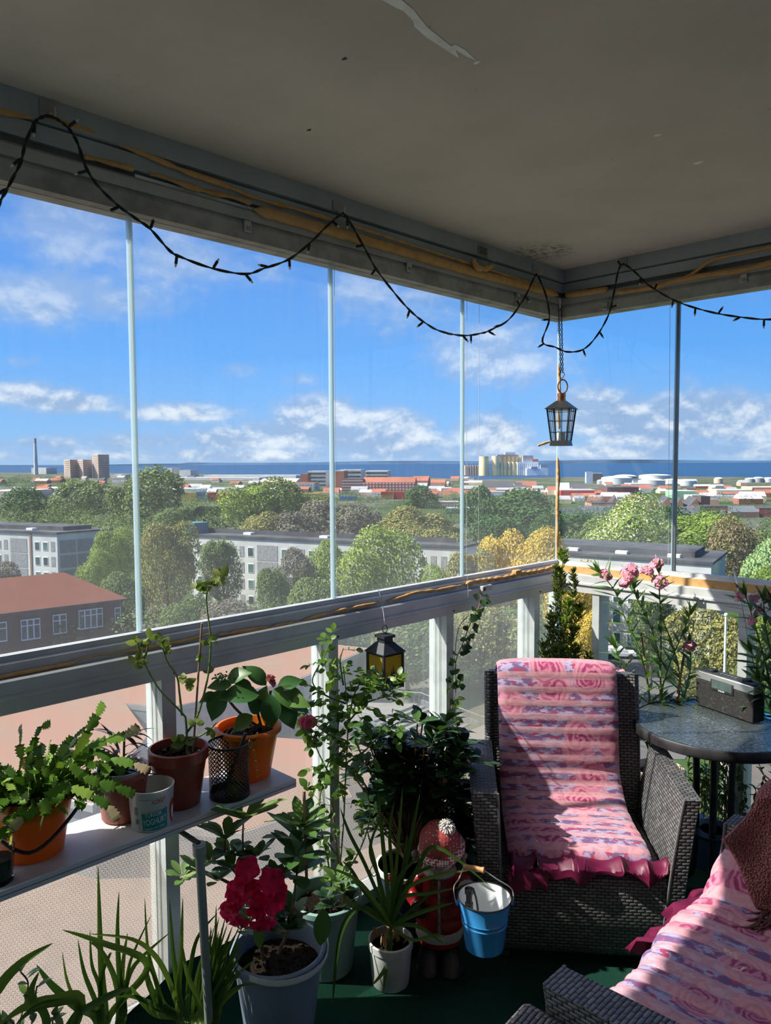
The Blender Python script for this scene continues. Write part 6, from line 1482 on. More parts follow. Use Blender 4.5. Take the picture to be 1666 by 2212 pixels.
# ---- 9 rose with pink bud in the pale teal pot
B = V3((.165, -1.590, 0)); tz = .235
P9 = empty('potted_rose', B, 'tall straggling rose with one pink bud in a pale teal pot', 'potted plant')
pot(P9, B, .108, .082, tz, solid('pale_teal_plastic', (0.26, 0.40, 0.38), .35, var=.05, scale=6), rim=.007, lip=.018, soil=.035)
rd = depth_of(B+V3((0, 0, tz)))
rosel = leaf_mat('rose_leaf', (0.058, 0.143, 0.026), (0.130, 0.247, 0.042), (0.247, 0.377, 0.072), rough=.4, trans=.35)
rs = [[(735,1975),(733,1900),(742,1780),(748,1650),(752,1560),(748,1500),(742,1440)], [(745,1700),(712,1670),(690,1630),(678,1600),(668,1575)], [(752,1560),(790,1520),(830,1505),(862,1490)], [(748,1520),(700,1500),(675,1470),(700,1420),(712,1390)], [(722,1980),(712,1880),(690,1760),(700,1680),(725,1600),(738,1520)], [(742,1480),(735,1430),(742,1400)], [(748,1600),(700,1580),(660,1540),(650,1520)], [(745,1650),(790,1620),(830,1580),(862,1560)], [(740,1900),(780,1830),(800,1760),(790,1700)], [(730,1850),(690,1800),(640,1770),(570,1775)], [(752,1560),(775,1480),(830,1465)]]
mb = MB(); paths = []
for s_ in rs: P = spline(pl(s_, rd, rd-.03), 6); paths.append(P); mb.tube(P, [.0032-.0017*i/(len(P)-1) for i in range(len(P))], 6)
mb.build('stem', stem_g, P9)
MB().tube([D(733, 1885, rd), D(716, 1725, rd)], .003, 7).build('cane', cane_m, P9)
mb = MB(); rg = random.Random(31)
def compound(mb, p, d, L, n=2):
    d = V3(d).normalized(); s_ = d.cross(V3((0, 0, 1)))
    if s_.length < .1: s_ = V3((1, 0, 0))
    s_.normalize(); mb.tube([p, p+d*L*1.2], .0007, 4)
    for k in range(n):
        q_ = p+d*L*(.55+.5*k)
        for sg in (-1, 1): mb.leaf(q_, s_*sg+d*.5, rand_dir(rg, 1.2), L*.62*rg.uniform(.8, 1.15), L*.42, rg.uniform(-.2, .7), 4, 'oval', .15)
    mb.leaf(p+d*L*1.2, d, rand_dir(rg, 1.2), L*.75, L*.5, .4, 4, 'oval', .15)
for i, P in enumerate(paths):
    for k in range(6 if i == 0 else 1, len(P), 1 if i in (2, 4, 6, 7, 10) else 2):
        if i == 9 and k % 4: continue
        d = rand_dir(rg, .15); 
        if P[k].x+d.x*.05 < .055: d.x = abs(d.x)+.3
        compound(mb, P[k], d, rg.uniform(.034, .050))
mb.build('leaves', rosel, P9, angle=80)
mb = MB(); c_ = D(664, 1563, rd-.03)
for k in range(9):
    a_ = k*2.4; rr_ = .006+.0015*k; d = V3((math.cos(a_)*.25, math.sin(a_)*.25, 1)); mb.leaf(c_+V3((rr_*math.cos(a_), rr_*math.sin(a_), -.012)), d, V3((-math.cos(a_), -math.sin(a_), 0)), .036, .028+.001*k, -.5, 6, 'oval', -.4)
mb.build('pink_bud', leaf_mat('rose_pink', (0.90, 0.14, 0.40), (0.95, 0.25, 0.50), rough=.5, trans=.35), P9, angle=80)
MB().ball(c_-V3((0, 0, .016)), .007, 8, 6).build('calyx', stem_g, P9)
# small rhododendron in the same teal pot
mb = MB(); my = MB()
for (u, v, n, L, t_) in [(730,1905,9,.062,1),(720,1960,7,.06,0),(705,1940,6,.05,0),(760,1945,6,.05,0),(740,1925,5,.045,1),(700,2000,5,.05,0)]:
    whorl(my if t_ else mb, D(u, v, rd-.05), (0, 0, 1), n, L, .024, 1.0, rg)
mb.build('broad_leaves', rdl, P9, angle=80); my.build('young_leaves', azy, P9, angle=80)

# ---- 10 strap-leaved orchid in small white pot
B = V3((.362, -1.500, 0)); wz = .140
P10 = empty('potted_orchid', B, 'strap-leaved orchid in a small white pot left of the figurine', 'potted plant')
pot(P10, B, .066, .056, wz, solid('scuffed_white_plastic', (0.68, 0.67, 0.65), .4, var=.07, scale=25), rim=.003, lip=.022, soil=.02)
od = depth_of(B+V3((0, 0, wz)))
strap = leaf_mat('strap_leaf', (0.052, 0.130, 0.023), (0.111, 0.208, 0.033), (0.260, 0.364, 0.058), rough=.35, trans=.3)
dry = leaf_mat('dry_sheath', (0.38, 0.22, 0.11), (0.50, 0.33, 0.18), rough=.8, trans=.2)
mb = MB(); b0 = (845, 2000)
for pts, w, dd in [([b0,(830,1850),(818,1715)],.013,0),([b0,(880,1850),(907,1715)],.013,.02),([b0,(900,1880),(945,1830),(1062,1917)],.013,-.05),([b0,(880,1920),(950,1890),(1015,1880)],.011,-.06),([b0,(780,1960),(735,2020),(718,2178)],.015,-.08),([b0,(790,1870),(755,1800),(735,1745)],.011,0),([b0,(860,1900),(912,1845)],.011,0),([b0,(838,2080),(803,2130)],.013,-.10),([b0,(835,2080),(828,2150)],.011,-.10),([b0,(900,2000),(960,2040)],.012,-.06),([b0,(910,1970),(980,1950)],.012,-.05),([b0,(890,2030),(940,2020),(965,2025)],.010,-.05),([b0,(820,1900),(800,1830),(830,1750)],.011,0),
    ([b0,(790,1930),(760,1880),(740,1860)],.011,-.03),([b0,(870,1880),(880,1800)],.010,.02),([b0,(885,1900),(935,1870),(955,1850)],.010,-.02),([b0,(820,1960),(770,1900),(700,1870)],.012,-.05),([b0,(860,1830),(870,1700)],.010,.03),([b0,(810,1980),(760,1950),(735,1960)],.012,-.05),([b0,(870,1940),(925,1930),(1000,1915)],.011,-.05),([b0,(848,1900),(842,1800),(852,1730)],.011,0),([b0,(895,1960),(930,1925),(940,1880)],.010,0),([b0,(825,1940),(812,1870),(790,1780)],.010,0)]:
    ribbon(mb, pl(pts, od, od+dd), w, .3)
mb.build('leaves', strap, P10, angle=80)
mb = MB(); rg = random.Random(6)
for k in range(16): p = B+V3((rg.gauss(0, .02), rg.gauss(0, .02), wz-.01)); mb.leaf(p, V3((rg.gauss(0, .3), rg.gauss(0, .3), 1)), rand_dir(rg), rg.uniform(.03, .06), .014, rg.uniform(-.3, .6), 4, 'lance', .5)
mb.build('dry_sheaths', dry, P10, angle=80)

# ---- 11 big rhododendron in dark blue pot with white rim
B = V3((.262, -1.322, 0)); P11 = empty('potted_rhododendron', B, 'large dark-leaved rhododendron bush in a navy pot with white rim', 'potted plant')
navy = solid('navy_plastic', (0.018, 0.035, 0.075), .4, var=.1, scale=10)
pot(P11, B, .098, .080, .262, navy, rim=.004, lip=.012, soil=.03); MB().lathe([(.094, .255), (.104, .255), (.104, .268), (.094, .268), (.094, .255)], 40, B).build('white_rim', whp, P11)
c_ = D(808, 1880, depth_of(B)-.12); MB().tube(spline([c_+V3((0,0,.02)), c_+CR*.012, c_-V3((0,0,.02)), c_-CR*.012, c_+V3((0,0,.02))], 6), .0018, 6).build('wire_clasp', chrome, P11); MB().tube([D(842, 1898, depth_of(B)-.115), D(846, 1898, depth_of(B)-.13)], .016, 16).build('clasp_disc', whp, P11)
MB().tube([D(842, 1898, depth_of(B)-.13), D(846, 1898, depth_of(B)-.135)], .010, 16).build('red_seal', red_p, P11)
rg = random.Random(41); mb = MB(); my = MB(); ms = MB(); bd = depth_of(B)
def bush(cx, cy, rx, ry, n, d0, dd, L, W, mb, my, ms, base, young=.2):
    for k in range(n):
        a_ = rg.uniform(0, 6.283); rr_ = rg.random()**.5; u = cx+rx*rr_*math.cos(a_); v = cy+ry*rr_*math.sin(a_); p = D(u, v, d0+rg.uniform(-dd, dd))
        if p.x < .06: p.x = .06+rg.random()*.03
        ax = (p-V3(base)).normalized()+V3((0, 0, .6)); top = v < cy-ry*.35
        whorl(my if (top and rg.random() < young*2) or rg.random() < young*.3 else mb, p, ax, rg.randint(7, 10), L*rg.uniform(.8, 1.1), W, 1.15, rg)
        ms.tube(spline([V3(base), V3(base).lerp(p, .5)+V3((0, 0, .02)), p], 4), .003, 5)
bush(925, 1630, 98, 75, 50, bd+.02, .11, .085, .033, mb, my, ms, B+V3((0, 0, .27)), .35)
bush(900, 1745, 115, 80, 60, bd+.02, .11, .088, .034, mb, my, ms, B+V3((0, 0, .27)), .05)
bush(800, 1640, 50, 60, 12, bd+.02, .06, .070, .026, mb, my, ms, B+V3((0, 0, .27)), .5)
bush(960, 1800, 60, 80, 26, bd+.05, .08, .088, .034, mb, my, ms, B+V3((0, 0, .27)), 0)
mb.build('leaves', rdl, P11, angle=80); my.build('young_leaves', azl, P11, angle=80); ms.build('stem', stem_b, P11)
mb = MB()
for (u, v) in [(790,1645),(775,1690),(898,1615),(915,1630),(958,1690)]:
    p = D(u, v, bd-.1)
    for k in range(9): mb.leaf(p, rand_dir(rg, .8), rand_dir(rg), .018, .005, .3, 3, 'lance', .3)
mb.build('bud_scales', dry, P11, angle=80)

# ---- 12 ivy climbing a string
B = V3((.17, -.88, 0)); P12 = empty('climbing_ivy', B, 'ivy in a dark pot climbing a thin cane and string up to the rail', 'potted plant')
pot(P12, B, .085, .065, .17, navy)
ivd = [X(u, v, .11) for u, v in [(1010,1660),(985,1600),(975,1540),(985,1490),(985,1430),(1000,1390),(1015,1350),(1035,1310),(1040,1285)]]
ivl = leaf_mat('ivy_leaf', (0.018, 0.055, 0.020), (0.045, 0.10, 0.028), (0.17, 0.25, 0.05), rough=.4, trans=.25)
mb = MB(); P = spline([B+V3((0, 0, .17)), B+V3((-.03, .02, .4))]+ivd, 6); mb.tube(P, .0019, 6)
P_b = spline([X(u, v, .10) for u, v in [(990,1640),(975,1560),(970,1500),(980,1440),(990,1360),(1012,1330)]], 6); mb.tube(P_b, .0015, 5)
mb.build('stem', stem_b, P12)
MB().tube([B+V3((.0, 0, .16)), X(982, 1530, .12)], .0036, 7).build('cane', cane_m, P12)
mb = MB(); rg = random.Random(51)
for Q in (P, P_b):
    for k in range(4, len(Q), 1 if Q is P else 2):
        d = rand_dir(rg, -.2); 
        if d.x < -.2: d.x = abs(d.x)
        q_ = Q[k]+d*.018; mb.tube([Q[k], q_], .0007, 4); mb.leaf(q_, d+V3((0, 0, -.4)), V3((.8, -.5, .4))+rand_dir(rg)*.5, rg.uniform(.018, .034), rg.uniform(.018, .032), .3, 4, 'heart', .15)
for k in range(150):
    u = rg.gauss(1000, 28); v = rg.uniform(1590, 1800); p = X(u, v, rg.uniform(.08, .2)); mb.leaf(p, rand_dir(rg, -.2), V3((.8, -.5, .4))+rand_dir(rg)*.6, rg.uniform(.02, .04), rg.uniform(.018, .03), .3, 4, 'heart', .15)
mb.build('leaves', ivl, P12, angle=80)

# ---- 13 thuja in the corner
B = V3((.135, -.235, 0)); P13 = empty('potted_thuja', B, 'slim conifer in the glazed corner behind the armchair', 'potted plant')
pot(P13, B, .11, .085, .21, terra)
thu = leaf_mat('thuja_spray', (0.085, 0.14, 0.024), (0.15, 0.21, 0.035), (0.26, 0.32, 0.055), rough=.6, trans=.25); thy = leaf_mat('thuja_fresh', (0.22, 0.34, 0.03), (0.32, 0.46, 0.05), rough=.6, trans=.35)
rg = random.Random(61); mb = MB(); mf = MB(); ms = MB()
tops = [((1216,1190),.0),((1205,1225),.0),((1240,1235),.03),((1190,1330),.0),((1255,1310),.03),((1228,1300),-.03),((1200,1400),-.03),((1250,1400),0),((1175,1395),0),((1275,1420),.0)]
for (tu, tv), dd in tops:
    tip = D(tu, tv, 3.27+dd)
    if tip.x < .055: tip.x = .055
    if tip.y > -.06: tip.y = -.06
    b_ = B+V3((rg.uniform(-.03, .03), rg.uniform(-.03, .03), .2)); P = spline([b_, b_.lerp(tip, .5)+V3((rg.uniform(-.02, .02), rg.uniform(-.02, .02), 0)), tip], 14); ms.tube(P, [.0035-.0028*i/(len(P)-1) for i in range(len(P))], 5)
    for k in range(6, len(P)):
        for j in range(8):
            d = V3((rg.gauss(0, 1), rg.gauss(0, 1), 1.1)).normalized(); f = k/len(P); L = rg.uniform(.02, .055)*(1.15-f*.6); p0 = P[k]+(P[k-1]-P[k])*rg.random(); fresh = (tu in (1255, 1228, 1216) and rg.random() < .4); t_ = mf if fresh else mb
            if p0.x+d.x*L < .03: d.x = abs(d.x)
            if p0.y+d.y*L > -.05: d.y = -abs(d.y)
            for i in range(5):
                q_ = p0+d*L*(i+1)/5
                for sg in (-1, 1): t_.leaf(q_, d+V3((rg.gauss(0, .3)+sg*.6, rg.gauss(0, .3), .2)), rand_dir(rg), .015, .0050, .3, 2, 'strap', .1)
            t_.leaf(p0, d, rand_dir(rg), L*1.1, .003, .3, 3, 'strap', .2)
mb.build('sprays', thu, P13, angle=80); mf.build('fresh_sprays', thy, P13, angle=80); ms.build('stem', stem_b, P13)

# ---- 14 oleanders
olm = leaf_mat('oleander_leaf', (0.045, 0.12, 0.024), (0.095, 0.20, 0.035), (0.18, 0.30, 0.06), rough=.4, trans=.3)
olp = leaf_mat('oleander_pink', (0.92, 0.44, 0.60), (0.95, 0.56, 0.70), (0.90, 0.28, 0.44), rough=.55, trans=.4)
def oleander(root, stems, d0, d1, leafn, L, rg, clusters, W=.018, br=(.015, .021)):
    ms = MB(); ml = MB(); tips = []
    for s_ in stems:
        P = spline(pl(s_, d0, d1), 6); ms.tube(P, [.0042-.0024*i/(len(P)-1) for i in range(len(P))], 6)
        for k in range(3, len(P), leafn):
            a0 = rg.uniform(0, 6.28); t = (P[k]-P[k-1]).normalized(); x_ = t.cross(V3((.3, .9, .1))).normalized(); y_ = t.cross(x_)
            for j in range(3):
                a_ = a0+j*2.094; d = (x_*math.cos(a_)+y_*math.sin(a_))*.9+t*.55
                if P[k].y+d.y*L > -.04: d.y = -abs(d.y)*.6
                ml.leaf(P[k], d, t, L*rg.uniform(.6, 1.15), W*rg.uniform(.8, 1.2), rg.uniform(.0, .7), 6, 'lance', .15)
        for j in range(5): a_ = j*1.257; d = (x_*math.cos(a_)+y_*math.sin(a_))*.4+t; ml.leaf(P[-1], d, t, L*.7, W*.8, .2, 5, 'lance', .15)
    ms.build('stem', stem_g, root); ml.build('leaves', olm, root, angle=80)
    for (u, v, n, r_, d_) in clusters:
        mb = MB(); c_ = D(u, v, d_)
        if c_.y > -.05: c_.y = -.05
        for k in range(n): p = c_+rand_dir(rg)*r_*rg.random()**.5; blossom(mb, p, (p-c_)*30+V3((.2, -.5, .6)), rg.uniform(*br), 5, .2, rg, .25)
        for k in range(n//2): p = c_+rand_dir(rg)*r_; mb.leaf(p, p-c_+V3((0, 0, .01)), rand_dir(rg), .018, .004, .1, 3, 'lance', .4)
        mb.build('flower_cluster', olp, root, angle=80)
    return root
B = V3((.585, -.155, 0)); P14 = empty('potted_oleander', B, 'pink-flowering oleander in a beige pot between the armchair and the table', 'potted plant')
beige_p = solid('beige_pot', (0.62, 0.45, 0.30), .5, var=.06, scale=8)
MB().lathe([(.070, 0), (.074, .01), (.062, .06), (.068, .14), (.088, .24), (.094, .30), (.104, .32), (.106, .335), (.098, .34), (.090, .325), (.08, .30), (.001, .295)], 40, B).build('pot', beige_p, P14); soil_disc(P14, B, .086, .315)
rg = random.Random(71)
oleander(P14, [[(1412,1640),(1405,1560),(1400,1480),(1380,1400),(1352,1340),(1330,1280),(1300,1240)], [(1416,1640),(1425,1560),(1428,1480),(1420,1400),(1400,1340),(1375,1290),(1368,1262)], [(1420,1640),(1450,1560),(1470,1480),(1455,1400),(1430,1330),(1424,1270)], [(1418,1640),(1440,1560),(1430,1500),(1445,1440),(1470,1380),(1490,1330)], [(1412,1640),(1390,1560),(1365,1500),(1345,1440),(1330,1400)], [(1420,1640),(1460,1560),(1480,1500),(1492,1440),(1490,1400)], [(1424,1640),(1428,1400),(1424,1240)], [(1410,1640),(1385,1580),(1350,1530),(1345,1500)], [(1412,1640),(1425,1600),(1470,1570),(1480,1540)], [(1410,1640),(1400,1600),(1375,1590)]], 2.98, 3.02, 2, .100, rg,
    [(1308,1240,8,.020,3.0),(1360,1235,14,.030,3.0),(1352,1258,8,.02,2.99),(1418,1215,8,.020,3.02),(1425,1258,13,.026,3.0),(1395,1232,7,.018,3.02),(1490,1396,8,.016,3.0),(1342,1455,4,.012,2.98)])
MB().tube([D(1418, 1620, 3.0), D(1385, 1365, 3.04)], .0042, 7).build('cane', cane_m, P14); MB().tube([D(1462, 1515, 2.98), D(1478, 1415, 3.0)], .0048, 7).build('cane', cane_m, P14)
MB().leaf(D(1390, 1370, 3.04), CU*.9+CR*.6, (CAM-B), .12, .02, 0, 4, 'strap', 0).build('cloth_tie', wp, P14)
B = V3((1.06, -.135, 0)); P15 = empty('potted_oleander', B, 'oleander with pink buds behind the radio at the right edge', 'potted plant')
pot(P15, B, .11, .085, .30, terra)
rg = random.Random(81)
oleander(P15, [[(1675,1540),(1660,1460),(1645,1400),(1625,1330),(1612,1290)], [(1680,1540),(1672,1440),(1655,1360),(1650,1300)], [(1690,1540),(1690,1430),(1672,1350),(1668,1300)], [(1678,1540),(1662,1480),(1640,1440),(1625,1410)], [(1690,1560),(1710,1400),(1700,1300)], [(1676,1560),(1650,1500),(1640,1470)], [(1700,1560),(1735,1400),(1740,1300)]], 2.72, 2.72, 2, .095, rg,
    [(1594,1277,3,.014,2.72),(1600,1290,5,.016,2.72),(1632,1292,6,.02,2.72),(1640,1315,3,.012,2.70),(1622,1340,6,.018,2.70),(1655,1290,4,.014,2.72)], W=.019, br=(.008, .013))

# ---- 15 small yellowing plants under the table by the short wall
B = V3((.86, -.135, 0)); P16 = empty('herb_trough', B, 'dark trough of yellowing leafy herbs behind the table legs', 'planter')
MB().hexa([(.70, -.20, 0), (1.02, -.20, 0), (1.02, -.07, 0), (.70, -.07, 0)], [(.69, -.21, .16), (1.03, -.21, .16), (1.03, -.06, .16), (.69, -.06, .16)]).build('trough', navy, P16, bevel=.004)
mb = MB(); ms = MB(); rg = random.Random(91)
for k in range(34):
    b_ = V3((rg.uniform(.70, 1.02), rg.uniform(-.2, -.08), .16)); h_ = rg.uniform(.14, .34); P = spline([b_, b_+V3((rg.gauss(0, .02), rg.gauss(0, .01), h_*.6)), b_+V3((rg.gauss(0, .035), rg.uniform(-.04, .0), h_))], 6); ms.tube(P, .0016, 5)
    for p in P[3:]:
        for j in range(2): d = rand_dir(rg, .2); d.y = min(d.y, .1); mb.leaf(p, d, (0, 0, 1), rg.uniform(.02, .036), .012, .5, 4, 'oval', .2)
mb.build('leaves', leaf_mat('herb_leaf', (0.07, 0.13, 0.03), (0.17, 0.22, 0.05), (0.42, 0.34, 0.09), rough=.6, trans=.35), P16, angle=80); ms.build('stem', leaf_mat('straw_stem', (0.36, 0.30, 0.12), (0.42, 0.30, 0.14)), P16)

# ---- 16 strap-leaved plants in the lower left foreground
def clump(name, label, potc, pr, ph, blades, d0, mat=strap, extra=None, potm=None):
    root = empty(name, (potc.x, potc.y, 0), label, 'potted plant')
    pot(root, V3((potc.x, potc.y, 0)), pr, pr*.78, ph, potm or navy)
    mb = MB(); top = V3((potc.x, potc.y, ph-.02))
    for pts, w, dd in blades:
        P = pl(pts, d0, d0+dd); 
        for p in P: p.x = max(p.x, .045)
        P = [top+V3((P[0].x-top.x, P[0].y-top.y, 0))*.15]+P
        ribbon(mb, P, w, .3)
    mb.build('leaves', mat, root, angle=80)
    return root
lo = 2.975
def c1(*pts): return [(x/lo, 1780+y/lo) for x, y in pts]
g1 = [(c1((680,1250),(650,900),(630,265)),.017,.02),(c1((800,1240),(770,1000),(755,700),(765,430)),.013,0),(c1((640,1240),(640,1050),(590,900),(578,680)),.010,0),(c1((640,1250),(610,1130),(540,950),(500,740)),.012,-.03),(c1((660,1250),(560,1180),(490,1140),(430,1000),(400,820)),.010,-.03),(c1((620,1250),(490,1170),(330,1030),(235,905)),.020,-.08),(c1((700,1240),(950,910),(650,760),(400,680)),.017,-.10),(c1((780,1250),(800,1080),(870,900),(1100,690)),.014,.02),(c1((660,1250),(650,1000),(700,850),(720,830)),.010,0),(c1((790,1250),(820,960),(870,800),(975,580)),.008,.02),(c1((760,1250),(740,1000),(640,800),(570,760)),.013,-.02),(c1((770,1250),(790,900),(820,700)),.012,0)]
g2 = [(c1((1180,1260),(1140,1040),(1110,800),(1090,480)),.013,0),(c1((1190,1260),(1150,1100),(1165,800),(1175,470)),.014,0),(c1((1200,1260),(1210,1060),(1220,950),(1270,730),(1400,570)),.013,-.02),(c1((1150,1260),(1050,1150),(1000,1000),(950,800),(930,470)),.012,-.02),(c1((1160,1260),(1100,1040),(1000,850),(850,740),(570,705)),.013,-.08),(c1((1170,1260),(1020,1150),(940,960),(960,830)),.016,-.04),(c1((1180,1270),(1000,1220),(880,1100),(840,1035)),.014,-.08),(c1((1200,1270),(1290,1200),(1200,950),(1175,780)),.014,-.04),(c1((1150,1270),(900,1120),(750,1110)),.012,-.1),(c1((1170,1270),(1050,1200),(1010,1030),(920,850)),.010,-.03)]
g3 = []
rg = random.Random(15)
for k in range(64): u0 = rg.uniform(1240, 1400); tx = rg.uniform(1330, 1600); ty = rg.uniform(560, 950)+abs(tx-1450)*.5; g3.append((c1((u0, 1270), ((u0+tx)/2-rg.uniform(0, 40), (1270+ty)/2), (tx, ty)), rg.uniform(.007, .012), rg.uniform(-.03, .03)))
g3 += [(c1((1350,1270),(1380,900),(1390,520)),.012,.02),(c1((1360,1270),(1500,1000),(1666,850)),.009,-.03),(c1((1350,1270),(1500,1060),(1666,1030)),.009,-.05)]
g0 = [(c1((-40,1200),(0,1040),(150,880),(340,765)),.024,.05),(c1((520,1160),(330,1130),(150,1180),(0,1285)),.022,-.05),(c1((450,1285),(600,1160),(750,1080),(840,1050)),.018,-.05),(c1((500,1200),(350,1150),(200,1200),(100,1290)),.016,-.05),(c1((300,1290),(200,1100),(250,950)),.018,-.05)]
clump('potted_cymbidium', 'tall strap-leaved plant in the lower left corner with one cut upright leaf', Z(225, 2330, .1), .09, .15, g1, 1.92)
clump('potted_cymbidium', 'strap-leaved plant directly before the shelf leg post', Z(395, 2340, .1), .09, .15, g2, 1.95)
clump('potted_grass_lily', 'dense grassy clump between the shelf leg and the grey-blue bucket', Z(455, 2300, .1), .075, .14, g3, 1.98, leaf_mat('grass_blade', (0.06, 0.13, 0.025), (0.12, 0.20, 0.035), (0.22, 0.30, 0.06), rough=.4, trans=.3))
clump('potted_orchid', 'broad strap leaves arching in at the very left edge above the floor', Z(60, 2420, .12), .09, .15, g0, 1.75)
# little ficus shoots at the far lower left
B = Z(30, 2330, .10); P17 = empty('potted_ficus', (B.x, B.y, 0), 'small bluish-green leafed shrub low in the left corner', 'potted plant'); pot(P17, V3((B.x, B.y, 0)), .07, .055, .12, gb)
mb = MB(); ms = MB(); rg = random.Random(77)
for s_ in ([(20,2300),(50,2180),(58,2150),(60,2120),(45,2100)], [(60,2300),(70,2200),(75,2160),(80,2130)], [(90,2300),(110,2230),(115,2200),(120,2190)], [(10,2300),(15,2220),(5,2200)], [(60,2300),(40,2230),(20,2200)]):
    P = spline(pl(s_, 1.80, 1.78), 5); ms.tube(P, .002, 5)
    for p in P[5:]:
        if rg.random() < .75: mb.leaf(p, rand_dir(rg, .3), (0, 0, 1), rg.uniform(.025, .042), .017, .4, 4, 'oval', .2)
mb.build('leaves', leaf_mat('ficus_leaf', (0.05, 0.12, 0.05), (0.09, 0.17, 0.09), (0.24, 0.36, 0.06), rough=.4, trans=.3), P17, angle=80); ms.build('stem', stem_b, P17)
# ================================================================== SMALL THINGS
rg = random.Random(101)
# bubble wrap over the lower panes
m, nt = new_mat('bubble_wrap'); o3 = nt.sep(nt.coord('Object'))
hx = nt.m('ADD', o3[0], o3[1]); P_ = .0098
wv_ = nt.noise(nt.coord('Object'), 7, 3)
zz = nt.m('DIVIDE', nt.m('MULTIPLY_ADD', wv_, .006, o3[2]), P_*.87); row = nt.m('FLOOR', zz)
xx = nt.m('ADD', nt.m('DIVIDE', nt.m('MULTIPLY_ADD', wv_, .004, hx), P_), nt.m('MULTIPLY', row, .5))
fx = nt.m('SUBTRACT', nt.m('FRACT', xx), .5); fz = nt.m('MULTIPLY', nt.m('SUBTRACT', nt.m('FRACT', zz), .5), .87)
r2 = nt.m('SQRT', nt.m('MULTIPLY_ADD', fx, fx, nt.m('MULTIPLY', fz, fz)))
dome = nt.step(r2, .44, .18); b = nt.bump(nt.m('ADD', dome, nt.m('MULTIPLY', wv_, 2.0)), 0.9, 0.004)
tr = nt.node('ShaderNodeBsdfTransparent'); nt.put(tr.inputs[0], (0.90, 0.86, 0.83))
tl = nt.node('ShaderNodeBsdfTranslucent'); nt.put(tl.inputs[0], (0.46, 0.36, 0.31)); nt.put(tl.inputs['Normal'], b)
gl = nt.node('ShaderNodeBsdfGlossy'); nt.put(gl.inputs['Roughness'], .22); nt.put(gl.inputs['Normal'], b); nt.put(gl.inputs[0], (0.9, 0.9, 0.9))
m1 = nt.node('ShaderNodeMixShader'); nt.put(m1.inputs[0], nt.m('MULTIPLY_ADD', nt.m('SUBTRACT', 1.0, nt.m('ABSOLUTE', nt.m('SUBTRACT', nt.m('MULTIPLY', r2, 3.0), 1.0))), .10, .30, clamp=True)); nt.l.new(tr.outputs[0], m1.inputs[1]); nt.l.new(tl.outputs[0], m1.inputs[2])
bubble_glint = nt.m('MULTIPLY', nt.step(nt.m('SQRT', nt.m('ADD', nt.m('POWER', nt.m('ADD', fx, .14), 2.0), nt.m('POWER', nt.m('SUBTRACT', fz, .12), 2.0))), .13, .05), .5)  # white spot painted on each bubble as its highlight
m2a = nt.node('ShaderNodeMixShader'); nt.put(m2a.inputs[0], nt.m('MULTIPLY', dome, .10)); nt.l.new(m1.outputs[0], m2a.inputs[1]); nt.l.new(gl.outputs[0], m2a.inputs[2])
wt2 = nt.node('ShaderNodeBsdfTranslucent'); nt.put(wt2.inputs[0], (0.95, 0.93, 0.90)); m2 = nt.node('ShaderNodeMixShader'); nt.put(m2.inputs[0], nt.m('MULTIPLY', bubble_glint, 1.6, clamp=True)); nt.l.new(m2a.outputs[0], m2.inputs[1]); nt.l.new(wt2.outputs[0], m2.inputs[2])
nt.l.new(m2.outputs[0], nt.out.inputs[0]); wrap_m = m
bays = [(-4.0, -2.031), (-2.025, -1.428), (-1.420, -.823), (-.815, -.218)]
for k, (a_, b_) in enumerate(bays):
    zt_ = [.515, .53, .56, .56][k]; vs = []; N = 40
    for i in range(N+1):
        y = a_+(b_-a_)*i/N; x = -.016+.004*noise.noise(V3((y*9, k, 0)))
        vs += [(x, y, .055), (x+.004*noise.noise(V3((y*14, 2, 1))), y, zt_*.6), (x+.006*noise.noise(V3((y*20, 5, 1))), y, zt_+.014*noise.noise(V3((y*11, 1, 7))))]
    fs = [(3*i+j, 3*i+3+j, 3*i+4+j, 3*i+1+j) for i in range(N) for j in (0, 1)]
    tag(MB().add(vs, fs).build('bubble_wrap', wrap_m), ['bubble wrap sheet under the shelf on the leftmost lower pane', 'bubble wrap sheet on the lower pane right of the shelf leg', 'bubble wrap sheet behind the big rhododendron', 'bubble wrap sheet on the last lower pane before the corner'][k], 'bubble wrap')
tag(MB().add([(.885, .012, .055), (3.25, .012, .055), (3.25, .012, .43), (.885, .012, .43)], [(0, 1, 2, 3)]).build('bubble_wrap', wrap_m), 'bubble wrap sheet on the short wall below the glass table', 'bubble wrap')
# loose crumpled edge of the wrap
film = translucent_plastic('clear_film', (0.75, 0.75, 0.76), .5)

# orange foam draught strips
def foam(pts, rad, label, lump=0.0, freq=40, seed=0, n=10, flat=1.0):
    P = spline(pts, n); rr = []; L = 0
    for i, p in enumerate(P):
        if i: L += (P[i]-P[i-1]).length
        f = i/(len(P)-1); e = min(1, f*25, (1-f)*25); rr.append(max(.0008, rad*(1+.25*noise.noise(V3((L*60, seed, 0))))*(1-lump+lump*abs(math.sin(L*freq+seed+2*noise.noise(V3((L*8, seed, 3))))))*max(.25, e)))
    return tag(MB().tube(P, rr, 10).build('foam_strip', foam_m), label, 'foam strip')
def XL(pts, x): return [X(u, v, x) for u, v in pts]
def YL(pts, y): return [Y(u, v, y) for u, v in pts]
foam(XL([(-60,225),(0,240),(60,252),(110,260),(200,287),(300,328),(400,370),(480,398),(560,430),(640,452),(728,478)], .050), .0085, 'thin ragged orange foam in the upper seam above the left panes', .6, 16, 1)
foam(XL([(180,338),(230,350),(290,366)], .040), .0075, 'short foam piece tucked beside the first mullion head', .5, 20, 2)
foam(XL([(322,376),(350,382),(400,400),(450,415),(500,425),(545,440)], .040), .010, 'second foam strip left of the thick roll', .6, 14, 3)
